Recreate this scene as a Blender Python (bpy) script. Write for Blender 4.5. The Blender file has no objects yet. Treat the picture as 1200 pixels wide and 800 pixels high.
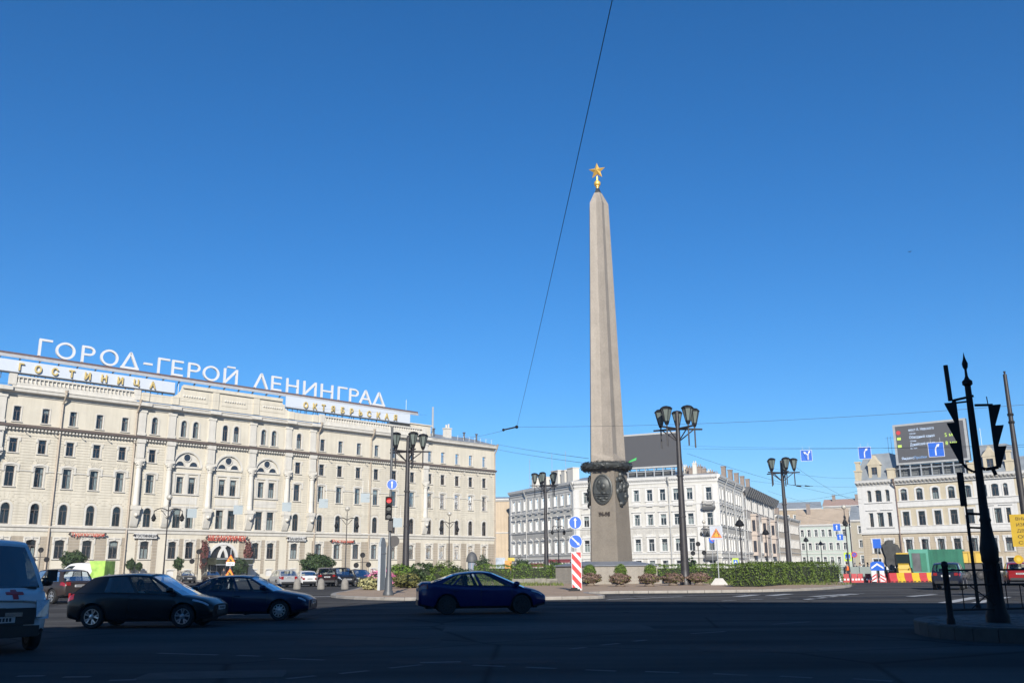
import bpy, bmesh, math, random
from math import sin, cos, tan, atan, atan2, radians, pi, hypot, sqrt
from mathutils import Vector, Matrix
random.seed(11)
sc = bpy.context.scene
COL = sc.collection

# ------------------------------------------------------------------ camera
FPX = 1067.0; PITCH = atan(264/1067.0); ROLL = radians(0.45); CAMH = 1.6
_f = Vector((0, cos(PITCH), sin(PITCH))); _u0 = Vector((0, -sin(PITCH), cos(PITCH))); _r0 = Vector((1, 0, 0))
_r = _r0*cos(ROLL) - _u0*sin(ROLL); _u = _r0*sin(ROLL) + _u0*cos(ROLL)
cam = bpy.data.cameras.new('camera'); camo = bpy.data.objects.new('camera', cam); COL.objects.link(camo)
cam.sensor_width = 36; cam.lens = 36*FPX/1200; cam.clip_end = 20000; cam.clip_start = 0.1
m = Matrix((_r, _u, -_f)).transposed().to_4x4(); m.translation = (0, 0, CAMH); camo.matrix_world = m
sc.camera = camo

# ------------------------------------------------------------------ light
SUN_AZ, SUN_EL = 177.0, 25.0          # azimuth clockwise from the viewing direction
EXPOSURE = 0.69
w = bpy.data.worlds.new('World'); sc.world = w; w.use_nodes = True
nt = w.node_tree; bg = nt.nodes['Background']; bg.inputs[1].default_value = 0.083
sk = nt.nodes.new('ShaderNodeTexSky'); sk.sky_type = 'NISHITA'; sk.sun_disc = False
sk.sun_elevation = radians(SUN_EL); sk.sun_rotation = radians(SUN_AZ)
sk.altitude = 0; sk.air_density = 1.0; sk.dust_density = 0.0; sk.ozone_density = 8.0
hs = nt.nodes.new('ShaderNodeHueSaturation'); hs.inputs['Saturation'].default_value = 1.14
nt.links.new(sk.outputs[0], hs.inputs['Color']); nt.links.new(hs.outputs[0], bg.inputs[0])
sl = bpy.data.lights.new('sun', 'SUN'); sl.energy = 5.0; sl.angle = radians(0.5); sl.color = (1, 0.955, 0.88)
so = bpy.data.objects.new('sun', sl); COL.objects.link(so)
_d = Vector((sin(radians(SUN_AZ))*cos(radians(SUN_EL)), cos(radians(SUN_AZ))*cos(radians(SUN_EL)), sin(radians(SUN_EL))))
so.rotation_euler = _d.to_track_quat('Z', 'Y').to_euler(); so.location = (20, -60, 60)
vs = sc.view_settings; vs.view_transform = 'Standard'; vs.look = 'None'; vs.exposure = EXPOSURE; vs.gamma = 1.0

# a pixel of the 1200 x 800 photograph gives a direction; with a distance or a ground height it gives the real place of a thing
def ray(x, y): return _f*FPX + _r*(x-600) + _u*(400-y)
def at(x, y, Y):
    r = ray(x, y); return Vector((0, 0, CAMH)) + r*(Y/r.y)
def gnd(x, y, z=0.0):
    r = ray(x, y); return Vector((0, 0, CAMH)) + r*((z-CAMH)/r.z)

# ------------------------------------------------------------------ materials
MATS = {}
def mat(name, col, rough=0.7, metal=0.0, var=0.12, scale=1.5, bump=0.0, bscale=20.0, coat=0.0, island=0.0, emit=None, spec=0.5, streak=0.0):
    if name in MATS: return MATS[name]
    m = bpy.data.materials.new(name); m.use_nodes = True; n = m.node_tree.nodes; l = m.node_tree.links
    b = n['Principled BSDF']; b.inputs['Roughness'].default_value = rough; b.inputs['Metallic'].default_value = metal
    b.inputs['Specular IOR Level'].default_value = spec
    if coat: b.inputs['Coat Weight'].default_value = coat; b.inputs['Coat Roughness'].default_value = 0.04
    tc = n.new('ShaderNodeTexCoord')
    nz = n.new('ShaderNodeTexNoise'); nz.inputs['Scale'].default_value = scale; nz.inputs['Detail'].default_value = 6; nz.inputs['Roughness'].default_value = 0.65
    l.new(tc.outputs['Object'], nz.inputs['Vector'])
    r = n.new('ShaderNodeValToRGB'); e = r.color_ramp.elements
    e[0].position = 0.3; e[1].position = 0.72
    c = col if metal > .3 else tuple(v*0.665 for v in col)
    e[0].color = tuple(max(0, v*(1-var)) for v in c) + (1,); e[1].color = tuple(min(1, v*(1+var)) for v in c) + (1,)
    l.new(nz.outputs['Fac'], r.inputs['Fac']); out = r.outputs['Color']
    if streak:
        mp = n.new('ShaderNodeMapping'); mp.inputs['Scale'].default_value = (2.2, 2.2, 0.12); l.new(tc.outputs['Object'], mp.inputs['Vector'])
        n2 = n.new('ShaderNodeTexNoise'); n2.inputs['Scale'].default_value = 1.0; n2.inputs['Detail'].default_value = 5; l.new(mp.outputs[0], n2.inputs['Vector'])
        r2 = n.new('ShaderNodeValToRGB'); r2.color_ramp.elements[0].position = 0.42; r2.color_ramp.elements[1].position = 0.7
        r2.color_ramp.elements[0].color = (1, 1, 1, 1); r2.color_ramp.elements[1].color = (1-streak, 1-streak*1.05, 1-streak*1.15, 1)
        l.new(n2.outputs['Fac'], r2.inputs['Fac'])
        mx = n.new('ShaderNodeMix'); mx.data_type = 'RGBA'; mx.blend_type = 'MULTIPLY'; mx.inputs[0].default_value = 1
        l.new(out, mx.inputs[6]); l.new(r2.outputs['Color'], mx.inputs[7]); out = mx.outputs[2]
    if island:
        g = n.new('ShaderNodeNewGeometry'); hs = n.new('ShaderNodeHueSaturation')
        ma = n.new('ShaderNodeMapRange'); ma.inputs['To Min'].default_value = 1-island; ma.inputs['To Max'].default_value = 1+island
        l.new(g.outputs['Random Per Island'], ma.inputs['Value']); l.new(ma.outputs[0], hs.inputs['Value'])
        l.new(out, hs.inputs['Color']); out = hs.outputs['Color']
    l.new(out, b.inputs['Base Color'])
    if bump:
        bz = n.new('ShaderNodeTexNoise'); bz.inputs['Scale'].default_value = bscale; bz.inputs['Detail'].default_value = 4
        l.new(tc.outputs['Object'], bz.inputs['Vector'])
        bp = n.new('ShaderNodeBump'); bp.inputs['Strength'].default_value = bump; bp.inputs['Distance'].default_value = 0.05
        l.new(bz.outputs['Fac'], bp.inputs['Height']); l.new(bp.outputs[0], b.inputs['Normal'])
    if emit:
        b.inputs['Emission Color'].default_value = tuple(emit[:3]) + (1,); b.inputs['Emission Strength'].default_value = emit[3]
    MATS[name] = m; return m

def glass(name, tint=(0.5, 0.55, 0.55), refl=1.0, rough=0.02):
    if name in MATS: return MATS[name]
    m = bpy.data.materials.new(name); m.use_nodes = True; n = m.node_tree.nodes; l = m.node_tree.links
    n.clear(); o = n.new('ShaderNodeOutputMaterial')
    t = n.new('ShaderNodeBsdfTransparent'); t.inputs[0].default_value = tint + (1,)
    g = n.new('ShaderNodeBsdfGlossy'); g.inputs['Roughness'].default_value = rough; g.inputs[0].default_value = (1, 1, 1, 1)
    f = n.new('ShaderNodeFresnel'); f.inputs[0].default_value = 1.5
    if True:
        tc = n.new('ShaderNodeTexCoord'); nz = n.new('ShaderNodeTexNoise'); nz.inputs['Scale'].default_value = 0.9
        l.new(tc.outputs['Object'], nz.inputs['Vector']); bp = n.new('ShaderNodeBump'); bp.inputs['Strength'].default_value = 0.06; bp.inputs['Distance'].default_value = 0.1
        l.new(nz.outputs['Fac'], bp.inputs['Height']); l.new(bp.outputs[0], g.inputs['Normal'])
    k = n.new('ShaderNodeMath'); k.operation = 'MULTIPLY'; k.inputs[1].default_value = refl; k.use_clamp = True
    l.new(f.outputs[0], k.inputs[0])
    x = n.new('ShaderNodeMixShader'); l.new(k.outputs[0], x.inputs[0]); l.new(t.outputs[0], x.inputs[1]); l.new(g.outputs[0], x.inputs[2])
    l.new(x.outputs[0], o.inputs[0]); MATS[name] = m; return m

# ------------------------------------------------------------------ mesh helpers
class MB:
    def __init__(s): s.v = []; s.f = []
    def add(s, vs, fs, M=None):
        o = len(s.v)
        s.v += [tuple(M @ Vector(p)) if M else tuple(p) for p in vs]
        s.f += [tuple(i+o for i in f) for f in fs]; return s
    def box(s, x0, x1, y0, y1, z0, z1, M=None):
        return s.add([(x0,y0,z0),(x1,y0,z0),(x1,y1,z0),(x0,y1,z0),(x0,y0,z1),(x1,y0,z1),(x1,y1,z1),(x0,y1,z1)],
                     [(0,3,2,1),(4,5,6,7),(0,1,5,4),(1,2,6,5),(2,3,7,6),(3,0,4,7)], M)
    def cyl(s, p, q, r0, r1=None, n=10, cap=True, M=None):
        r1 = r0 if r1 is None else r1; p = Vector(p); q = Vector(q); d = (q-p).normalized()
        a = d.orthogonal().normalized(); b = d.cross(a)
        vs = [p+(a*cos(2*pi*i/n)+b*sin(2*pi*i/n))*r0 for i in range(n)] + [q+(a*cos(2*pi*i/n)+b*sin(2*pi*i/n))*r1 for i in range(n)]
        fs = [(i, (i+1) % n, n+(i+1) % n, n+i) for i in range(n)]
        if cap: fs += [tuple(range(n-1, -1, -1)), tuple(range(n, 2*n))]
        return s.add(vs, fs, M)
    def tube(s, pts, r, n=6):
        for a, b in zip(pts[:-1], pts[1:]): s.cyl(a, b, r, r, n)
        return s
    def lathe(s, prof, n=16, c=(0, 0), M=None, ph=0.0):
        vs = []; fs = []
        for r, z in prof:
            for i in range(n): vs.append((c[0]+r*cos(2*pi*i/n+ph), c[1]+r*sin(2*pi*i/n+ph), z))
        for j in range(len(prof)-1):
            for i in range(n): fs.append((j*n+i, j*n+(i+1) % n, (j+1)*n+(i+1) % n, (j+1)*n+i))
        fs += [tuple(range(n-1, -1, -1)), tuple((len(prof)-1)*n+i for i in range(n))]
        return s.add(vs, fs, M)
    def prism(s, poly, y0, y1, M=None):            # outline in x, z
        n = len(poly); vs = [(x, y0, z) for x, z in poly] + [(x, y1, z) for x, z in poly]
        return s.add(vs, [tuple(range(n)), tuple(range(2*n-1, n-1, -1))] + [(i, n+i, n+(i+1) % n, (i+1) % n) for i in range(n)], M)
    def prismz(s, poly, z0, z1, M=None):           # outline in x, y
        n = len(poly); vs = [(x, y, z0) for x, y in poly] + [(x, y, z1) for x, y in poly]
        return s.add(vs, [tuple(range(n-1, -1, -1)), tuple(range(n, 2*n))] + [(i, (i+1) % n, n+(i+1) % n, n+i) for i in range(n)], M)
    def strip(s, A, B, y0, y1):                    # band between two outlines (x, z), front y0, back y1
        n = len(A); vs = [(x, y0, z) for x, z in A] + [(x, y0, z) for x, z in B] + [(x, y1, z) for x, z in A] + [(x, y1, z) for x, z in B]
        fs = []
        for i in range(n-1):
            fs += [(i, i+1, n+i+1, n+i), (2*n+i, 3*n+i, 3*n+i+1, 2*n+i+1), (i, 2*n+i, 2*n+i+1, i+1), (n+i, n+i+1, 3*n+i+1, 3*n+i)]
        fs += [(0, n, 3*n, 2*n), (n-1, 3*n-1, 4*n-1, 2*n-1)]
        return s.add(vs, fs)
    def sphere(s, c, r, n=10, m=6, sz=1.0, M=None):
        vs = [(c[0], c[1], c[2]+r*sz)]; fs = []
        for j in range(1, m):
            t = pi*j/m
            for i in range(n): vs.append((c[0]+r*sin(t)*cos(2*pi*i/n), c[1]+r*sin(t)*sin(2*pi*i/n), c[2]+r*sz*cos(t)))
        vs.append((c[0], c[1], c[2]-r*sz)); k = len(vs)-1
        for i in range(n):
            fs.append((0, 1+i, 1+(i+1) % n)); fs.append((k, 1+(m-2)*n+(i+1) % n, 1+(m-2)*n+i))
            for j in range(m-2): fs.append((1+j*n+i, 1+(j+1)*n+i, 1+(j+1)*n+(i+1) % n, 1+j*n+(i+1) % n))
        return s.add(vs, fs, M)
    def mesh(s, name, m, smooth=None):
        me = bpy.data.meshes.new(name); me.from_pydata(s.v, [], s.f); me.update()
        bm = bmesh.new(); bm.from_mesh(me); bmesh.ops.recalc_face_normals(bm, faces=bm.faces); bm.to_mesh(me); bm.free()
        if m: me.materials.append(m)
        if smooth is not None:
            me.polygons.foreach_set('use_smooth', [True]*len(me.polygons)); me.set_sharp_from_angle(angle=radians(smooth))
        return me
    def build(s, name, m, parent=None, smooth=None, loc=None, rot=None):
        return link(name, s.mesh(name, m, smooth), parent, loc, rot)

def link(name, me, parent=None, loc=None, rot=None):
    o = bpy.data.objects.new(name, me); COL.objects.link(o)
    if parent: o.parent = parent
    if loc is not None: o.location = loc
    if rot is not None: o.rotation_euler = rot
    return o
def thing(name, label, cat, loc=(0, 0, 0), rz=0.0, group=None):
    o = bpy.data.objects.new(name, None); COL.objects.link(o); o.empty_display_size = 0.3
    o.location = loc; o.rotation_euler = (0, 0, rz); return tag(o, label, cat, group)
def tag(o, label, cat, group=None):
    o['label'] = label; o['category'] = cat
    if group: o['group'] = group
    return o
def struct(o): o['kind'] = 'structure'; return o
def stuff(o): o['kind'] = 'stuff'; return o
KIDS = {}
def dup(root, loc, rz=None, label=None, scale=None):
    def cp(o, p):
        c = o.copy(); COL.objects.link(c)
        if p: c.parent = p
        for ch in o.children: cp(ch, c)
        return c
    r = cp(root, None); r.location = loc
    if rz is not None: r.rotation_euler = (0, 0, rz)
    if label: r['label'] = label
    if scale: r.scale = (scale,)*3
    return r

def text_mesh(body, size, ext=0.02, align='CENTER', bold=0.0):
    cu = bpy.data.curves.new('t', 'FONT'); cu.body = body; cu.size = size; cu.extrude = ext; cu.align_x = align; cu.align_y = 'BOTTOM_BASELINE'; cu.offset = bold; cu.resolution_u = 3
    o = bpy.data.objects.new('t', cu); me = bpy.data.meshes.new_from_object(o); bpy.data.objects.remove(o); bpy.data.curves.remove(cu)
    me.transform(Matrix.Rotation(pi/2, 4, 'X')); return me
def text(name, body, size, m, parent, loc, ext=0.02, align='CENTER', width=None, height=None, bold=0.0, rot=None):
    me = text_mesh(body, size, ext, align, bold)
    xs = [v.co.x for v in me.vertices]; zs = [v.co.z for v in me.vertices]
    sx = width/(max(xs)-min(xs)) if width else 1; sz = height/(max(zs)-min(zs)) if height else 1
    if width or height:
        cx = (max(xs)+min(xs))/2 if align == 'CENTER' else min(xs)
        z0 = min(zs) if height else 0
        me.transform(Matrix.Diagonal((sx, 1, sz, 1)) @ Matrix.Translation((-cx, 0, -z0)))
    me.materials.append(m); return link(name, me, parent, loc, rot)

# shared paints
M_WHITE = mat('white_paint', (0.78, 0.76, 0.72), 0.6, var=0.06, streak=0.08)
M_PLW = mat('white_trim_plaster', (0.74, 0.70, 0.62), 0.75, var=0.08, scale=0.8, streak=0.12)
M_CREAM = mat('cream_plaster', (0.75, 0.685, 0.555), 0.85, var=0.08, scale=0.35, bump=0.15, bscale=6, streak=0.10)
M_RUST = mat('cream_rusticated_plaster', (0.75, 0.685, 0.555), 0.85, var=0.1, scale=0.5, streak=0.12)
M_TAN = mat('tan_ground_floor_plaster', (0.46, 0.39, 0.30), 0.85, var=0.12, scale=0.5, streak=0.15)
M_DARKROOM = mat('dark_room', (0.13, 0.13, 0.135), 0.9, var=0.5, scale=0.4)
M_CURT = mat('curtain_cloth', (0.62, 0.61, 0.56), 0.9, var=0.15, scale=2)
M_SASH = mat('grey_brown_sash', (0.16, 0.13, 0.11), 0.5)
M_SASHW = mat('white_sash', (0.7, 0.7, 0.68), 0.5)
M_PANE = glass('window_pane', (0.62, 0.68, 0.70), 1.5)
M_ROOF = mat('grey_sheet_metal_roof', (0.33, 0.36, 0.38), 0.5, 0.15, var=0.2, scale=0.6)
M_GREYROOF = mat('dark_grey_roof', (0.10, 0.10, 0.10), 0.6, var=0.2)
M_BLACK = mat('black_cast_iron', (0.007, 0.007, 0.008), 0.65, 0.0, var=0.3, scale=6, spec=0.25)
M_IRON = mat('dark_brown_painted_iron', (0.035, 0.030, 0.030), 0.5, 0.0, var=0.3, scale=2)
M_RUBBER = mat('black_rubber', (0.012, 0.012, 0.012), 0.8)
M_STEEL = mat('galvanised_steel', (0.42, 0.43, 0.43), 0.45, 0.5, var=0.12, scale=3)
M_SIGNB = mat('blue_sign_face', (0.015, 0.13, 0.62), 0.35, var=0.05)
M_SIGNW = mat('white_sign_face', (0.8, 0.8, 0.8), 0.4, var=0.03)
M_SIGNR = mat('red_sign_face', (0.62, 0.03, 0.03), 0.4, var=0.06)
M_SIGNY = mat('amber_sign_face', (0.85, 0.36, 0.01), 0.4, var=0.04)
M_SIGNK = mat('black_sign_print', (0.01, 0.01, 0.01), 0.5)
M_YELLOW = mat('yellow_paint', (0.62, 0.40, 0.02), 0.5, var=0.12)
M_GOLD = mat('gold_leaf', (0.82, 0.50, 0.11), 0.38, 0.55, var=0.08)
# ------------------------------------------------------------------ facades: local x along the wall, y into the building, z up
def outline(w, h, rise=0.0, n=8, z0=0.0):
    if rise <= 0.01: return [(-w/2, z0), (-w/2, h), (w/2, h), (w/2, z0)]
    R = (w*w/4+rise*rise)/(2*rise); zc = h-R; a0 = math.asin(min(1, (w/2)/R))
    if rise >= w/2-1e-6: a0 = pi/2
    return [(-w/2, z0)] + [(R*sin(-a0+2*a0*i/n), zc+R*cos(-a0+2*a0*i/n)) for i in range(n+1)] + [(w/2, z0)]
def wall(mb, x0, x1, z0, z1, ops, y0=0.0, d=0.35):
    """ops: (xc, w, zb, zt, rise)"""
    rows = []
    for o in sorted([o for o in ops if x0 < o[0] < x1 and z0-.01 <= o[2] < z1-.01], key=lambda o: o[2]):
        if rows and o[2] < rows[-1][1]-0.01: rows[-1][1] = max(rows[-1][1], o[3]); rows[-1][0] = min(rows[-1][0], o[2]); rows[-1][2].append(o)
        else: rows.append([o[2], o[3], [o]])
    z = z0
    for zb, zt, r in rows:
        if zb > z+1e-4: mb.box(x0, x1, y0, y0+d, z, zb)
        x = x0
        for xc, w_, b, t, rise in sorted(r):
            mb.box(x, xc-w_/2, y0, y0+d, zb, zt)
            if b > zb+1e-3: mb.box(xc-w_/2, xc+w_/2, y0, y0+d, zb, b)
            if t < zt-1e-3: mb.box(xc-w_/2, xc+w_/2, y0, y0+d, t, zt)
            if rise > 0.01:
                ol = outline(w_, t-b, rise, 8)[1:-1]; k = len(ol)//2
                mb.prism([(xc+px, b+pz) for px, pz in ol[:k+1]] + [(xc-w_/2, t)], y0, y0+d)
                mb.prism([(xc+px, b+pz) for px, pz in ol[k:]][::-1] + [(xc+w_/2, t)], y0, y0+d)
            x = xc+w_/2
        mb.box(x, x1, y0, y0+d, zb, zt); z = zt
    if z < z1-1e-4: mb.box(x0, x1, y0, y0+d, z, z1)

MC = {}
def window(par, x, z, w, h, rise=0.0, style='plain', y=0.0, trim=None, sash=None, t=0.16, curtain=True, split=True):
    """one window: jambs and surround, with sash, pane and curtain below it"""
    trim = trim or M_PLW; sash = sash or M_SASH
    key = (round(w, 2), round(h, 2), round(rise, 2), style, trim.name, sash.name, t, split)
    if key not in MC:
        n = 8; A = outline(w+2*t, h+t, (rise*(w+2*t)/w if rise > .01 else 0), n); B = outline(w, h, rise, n); Bi = outline(w-0.10, h-0.05, rise, n)
        mb = MB()
        mb.strip(B, Bi, -0.03, 0.30)                                   # jamb lining
        if style != 'bare': mb.strip(A, B, -0.05, 0.05)
        if style in ('hood', 'ears', 'label'):
            tt = 0.42 if style == 'hood' else 0.30
            H = h+0.38 if style == 'hood' else h+t+.02
            A2 = outline(w+2*tt, H, 0.18 if style == 'hood' else 0.04, n, h-0.75 if style == 'hood' else h-.35); B2 = outline(w+2*tt-0.5, H-0.24, 0.18 if style == 'hood' else 0.04, n, h-0.75 if style == 'hood' else h-.35)
            if style != 'label': mb.strip(A2, B2, -0.16, -0.045)
            else:
                mb.box(-w/2-tt, -w/2-t+.02, -0.13, -0.02, h-.42, h+.12); mb.box(w/2+t-.02, w/2+tt, -0.13, -0.02, h-.42, h+.12)
        if style == 'key':
            mb.box(-0.13, 0.13, -0.16, 0.0, h-0.02, h+0.42); mb.box(-w/2-t-0.12, w/2+t+0.12, -0.13, -0.045, h+t, h+t+0.14)
            for sx in (-1, 1): mb.box(sx*(w/2+t)-0.1, sx*(w/2+t)+0.1, -0.12, 0.02, h-0.55, h+t)
        if style == 'cornice':
            mb.box(-w/2-t-0.12, w/2+t+0.12, -0.28, 0.0, h+t+0.14, h+t+0.28); mb.box(-w/2-t, w/2+t, -0.12, 0.0, h+t, h+t+0.14)
        if style == 'pediment':
            a = w/2+t+0.12; mb.prism([(-a, h+t+.08), (a, h+t+.08), (a, h+t+.2), (0, h+t+.55), (-a, h+t+.2)], -0.22, 0.0)
            mb.sphere((0, -0.16, h+t+.62), 0.14, 8, 5)
        mb.box(-w/2-t-0.06, w/2+t+0.06, -0.17, 0.02, -0.12, 0.0)       # sill
        tm = mb.mesh('window', trim, 30)
        sb = MB(); S2 = outline(w-0.26, h-0.13, rise, n, 0.08); S1 = outline(w-0.1, h-0.05, rise, n)
        sb.strip(S1, S2, 0.16, 0.23); sb.box(-w/2+.05, w/2-.05, 0.165, 0.225, 0.0, 0.08)
        if split:
            zt = h*0.66; sb.box(-w/2+.12, w/2-.12, 0.17, 0.22, zt, zt+0.07); sb.box(-0.035, 0.035, 0.172, 0.218, 0.06, zt)
        sm = sb.mesh('sash', sash)
        pb = MB(); n_ = len(S1); pb.add([(px, 0.2, pz) for px, pz in S1], [tuple(range(n_))]); pm = pb.mesh('pane', M_PANE)
        cms = []
        for v in range(4):
            c = MB(); W = w-0.12
            def cloth(xa, xb, za, zb, yy):
                k = max(4, int((xb-xa)/0.09)); vs = []; fs = []
                for i in range(k+1):
                    xx = xa+(xb-xa)*i/k; o = 0.035*(1 if i % 2 else -1); vs += [(xx, yy+o, za), (xx, yy+o, zb)]
                for i in range(k): fs.append((2*i, 2*i+2, 2*i+3, 2*i+1))
                c.add(vs, fs)
            if v == 0: cloth(-W/2, W/2, h*0.02, h*0.55, 0.34)
            if v == 1: cloth(W*0.12, W/2, 0.02, h*0.93, 0.34)
            if v == 2: cloth(-W/2, W/2, h*0.6, h*0.95, 0.34)
            if v == 3: cloth(-W/2, -W*0.22, 0.02, h*.95, 0.34); cloth(W*0.2, W/2, 0.02, h*.95, 0.34)
            cms.append(c.mesh('curtain', M_CURT))
        MC[key] = (tm, sm, pm, cms)
    tm, sm, pm, cms = MC[key]
    o = link('window', tm, par, (x, y, z)); link('pane', pm, o); link('sash', sm, o)
    if curtain and random.random() < 0.82: link('curtain', random.choice(cms), o)
    return o

def rustic(mb, x0, x1, z0, z1, ops, pitch=0.36, gap=0.06, y=-0.05, d=0.045, fan=None):
    z = z0
    while z < z1-pitch*0.5:
        a, b = z+gap/2, z+pitch-gap/2; cuts = []
        for xc, w_, zb, zt, rise in ops:
            if zb-0.12 < b and zt+0.05 > a and x0-1 < xc < x1+1: cuts.append((xc-w_/2, xc+w_/2))
        x = x0
        for ca, cb in sorted(cuts):
            if ca > x+0.08: mb.box(x, ca, y, y+d, a, b)
            x = max(x, cb)
        if x1 > x+0.08: mb.box(x, x1, y, y+d, a, b)
        z += pitch
def band(mb, x0, x1, prof, y=0.0):
    """moulding: prof = (proud, z) outline run along x"""
    P = [(-p, z) for p, z in prof]
    n = len(P); vs = [(x0, y+p, z) for p, z in P] + [(x1, y+p, z) for p, z in P]
    mb.add(vs, [tuple(range(n)), tuple(range(2*n-1, n-1, -1))] + [(i, i+1, n+i+1, n+i) for i in range(n-1)] + [(n-1, 0, n, 2*n-1)])
def pipe(par, x, z0, z1, proud=0.9, m=None, y=0.0, neck=1.2):
    mb = MB(); r = 0.13
    mb.cyl((x, y-0.2, z0), (x, y-0.2, z1-neck-0.3), r, r, 8)
    mb.tube([(x, y-0.2, z1-neck-0.35), (x, y-proud, z1-0.35), (x, y-proud, z1)], r, 8)
    mb.cyl((x, y-proud, z1-0.2), (x, y-proud, z1+0.25), r, r*2.0, 8)
    for k in range(int((z1-z0)/3)): mb.cyl((x, y-0.2, z0+1+3*k), (x, y-0.2, z0+1.12+3*k), r*1.25, r*1.25, 8)
    return mb.build('drainpipe', m or M_PIPE, par, 40)
M_PIPE = mat('pale_drainpipe_paint', (0.55, 0.46, 0.36), 0.5, 0.2, var=0.1, streak=0.2)

# ------------------------------------------------------------------ the hotel
HOTEL_RZ = radians(46)
def hotel():
    H = thing('hotel_building', 'long cream hotel of five storeys with white trim and rooftop lettering at left', 'hotel', (-65.91, 115, 0), HOTEL_RZ)
    LS = [2.4, 5.93, 9.45, 12.97, 16.5]; RS = [49.5, 53.1, 56.9, 60.7, 64.7, 68.8]
    WG = [72.95, 76.1, 79.7, 83.2, 86.8]; WL = [72.1-v for v in WG]; SI = [20.8, 44.95]; BAY = [26.15, 32.8, 39.4]
    flat = WL + LS + RS + WG; ops = []; wins = []
    for x in flat+SI:
        if x in SI: wins.append((x, 20.45, 1.0, 2.5, .5, 'hoodless'))
        else: wins.append((x, 20.43, 1.0, 2.0, .05, 'thin'))
        wins.append((x, 16.42, 1.08, 1.86, 0, 'label'))
        wins.append((x, 12.1, 1.2, 2.65, .06, 'hood'))
        wins.append((x, 7.4, 1.2, 2.7, .6, 'arch'))
        wins.append((x, 3.1, 1.36, 2.42, .12, 'key'))
    for x in BAY:
        for s in (-.93, .93):
            wins.append((x+s, 20.45, 1.0, 2.5, .5, 'hoodless')); wins.append((x+s, 12.3, 1.12, 2.42, 0, 'thin'))
            wins.append((x+s*1.07, 7.4, 1.3, 2.8, 0, 'thin'))
            if x != 32.8: wins.append((x+s*1.4, 3.1, 1.3, 2.42, .12, 'key'))
        ops.append((x, 4.1, 16.2, 18.25, 2.05))
    base = [x for x in flat+SI] + [x+s*1.3 for x in BAY if x != 32.8 for s in (-1, 1)]
    for x, z, w_, h, rise, st in wins: ops.append((x, w_, z, z+h, rise))
    for x in base: ops.append((x, 1.15, 0.55, 1.5, .15))
    mb = MB(); X0, X1 = -17.6, 89.7
    wall(mb, X0, 30.3, 0, 7.0, ops); wall(mb, 35.3, X1, 0, 7.0, ops)
    wall(mb, 30.3, 35.3, 0, 7.0, [(32.8, 4.4, 0.0, 5.2, 2.2)])
    wall(mb, X0, X1, 7.0, 24.0, [o for o in ops if o[2] > 7])
    mb.box(X0, X0+.35, .35, 17, 0, 24); mb.box(X1-.35, X1, .35, 17, 0, 24); mb.box(X0+.35, X1-.35, 16.6, 17, 0, 24)
    mb.box(X0, X1, 0.35, 0.5, 24, 24.9); mb.box(X0, X1, 0.0, 0.35, 24, 24.3)
    mb.build('wall', M_CREAM, H)
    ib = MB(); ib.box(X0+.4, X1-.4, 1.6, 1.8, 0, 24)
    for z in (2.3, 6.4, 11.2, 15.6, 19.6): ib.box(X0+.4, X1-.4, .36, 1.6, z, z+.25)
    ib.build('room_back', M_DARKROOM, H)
    for x, z, w_, h, rise, st in wins:
        if st == 'arch': window(H, x, z, w_, h, rise, 'plain', t=.26)
        elif st == 'hoodless':
            o = window(H, x, z, w_, h, rise, 'plain', t=.22)
        elif st == 'thin': window(H, x, z, w_, h, rise, 'plain', t=.10 if z > 20 else .14)
        else: window(H, x, z, w_, h, rise, st, t=.2 if st == 'key' else .13)
    for x in base:
        mm = MB(); mm.add([(-.55, .12, 0), (.55, .12, 0), (.55, .12, .85), (.3, .12, .95), (-.3, .12, .95), (-.55, .12, .85)], [(0, 1, 2, 3, 4, 5)])
        mm.box(-.62, .62, -.06, .0, .98, 1.12)
        mm.build('basement_window', M_WHITE, H, None, (x, 0, .55))
    # rustication: cream above the ground floor, tan below
    rc = MB(); rt = MB()
    up = [(x, w_+2*({'label': .3, 'hood': .42, 'arch': .28}.get(st, .2)), z, z+h+(.55 if st == 'hood' else .2), rise) for x, z, w_, h, rise, st in wins if z > 7]
    lo = [(x, w_+0.75, 0.2, 6.1, 0) for x, z, w_, h, rise, st in wins if z < 5]
    for a, b in ((X0, -.35), (1.05, 18.2), (19.5, 22.6), (43.6, 46.9), (48.2, 71.0), (72.4, X1)):
        rustic(rc, a, b, 7.5, 18.9, up); rustic(rt, a, b, 0.9, 6.0, lo, 0.42)
    for a, b in ((23.9, 29.0), (36.8, 42.2)): rustic(rt, a, b, 0.9, 6.0, lo, 0.42)
    rustic(rt, 30.3, 35.3, 0.9, 6.0, [(32.8, 5.3, 0, 5.4, 0)], 0.42); rustic(rt, 29.5, 30.3, .9, 6.0, [], .42); rustic(rt, 35.3, 36.2, .9, 6.0, [], .42)
    for x in [b+s for b in BAY for s in (-2.55, 2.55)]: rustic(rc, x-.35, x+.35, 7.5, 16.0, [], .36)
    # fanned blocks over the round arches and the hoods
    for x, z, w_, h, rise, st in wins:
        if st in ('arch', 'hood') and x in flat:
            zc = z+h-(w_/2 if st == 'arch' else 0.2); r0 = w_/2+.36 if st == 'arch' else .75
            for k in range(-3, 4):
                a = k*(0.36 if st == 'arch' else .2); r1 = r0+(.95 if st == 'arch' else .55)
                c0, s0 = sin(a-.13), cos(a-.13); c1, s1 = sin(a+.13), cos(a+.13)
                rc.prism([(x+r0*c0, zc+r0*s0), (x+r1*c0, zc+r1*s0), (x+r1*c1, zc+r1*s1), (x+r0*c1, zc+r0*s1)], -.06, -.002)
    stuff(rc.build('rusticated_course', M_RUST, H)); stuff(rt.build('rusticated_base_course', M_TAN, H))
    # mouldings
    b = MB()
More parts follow.
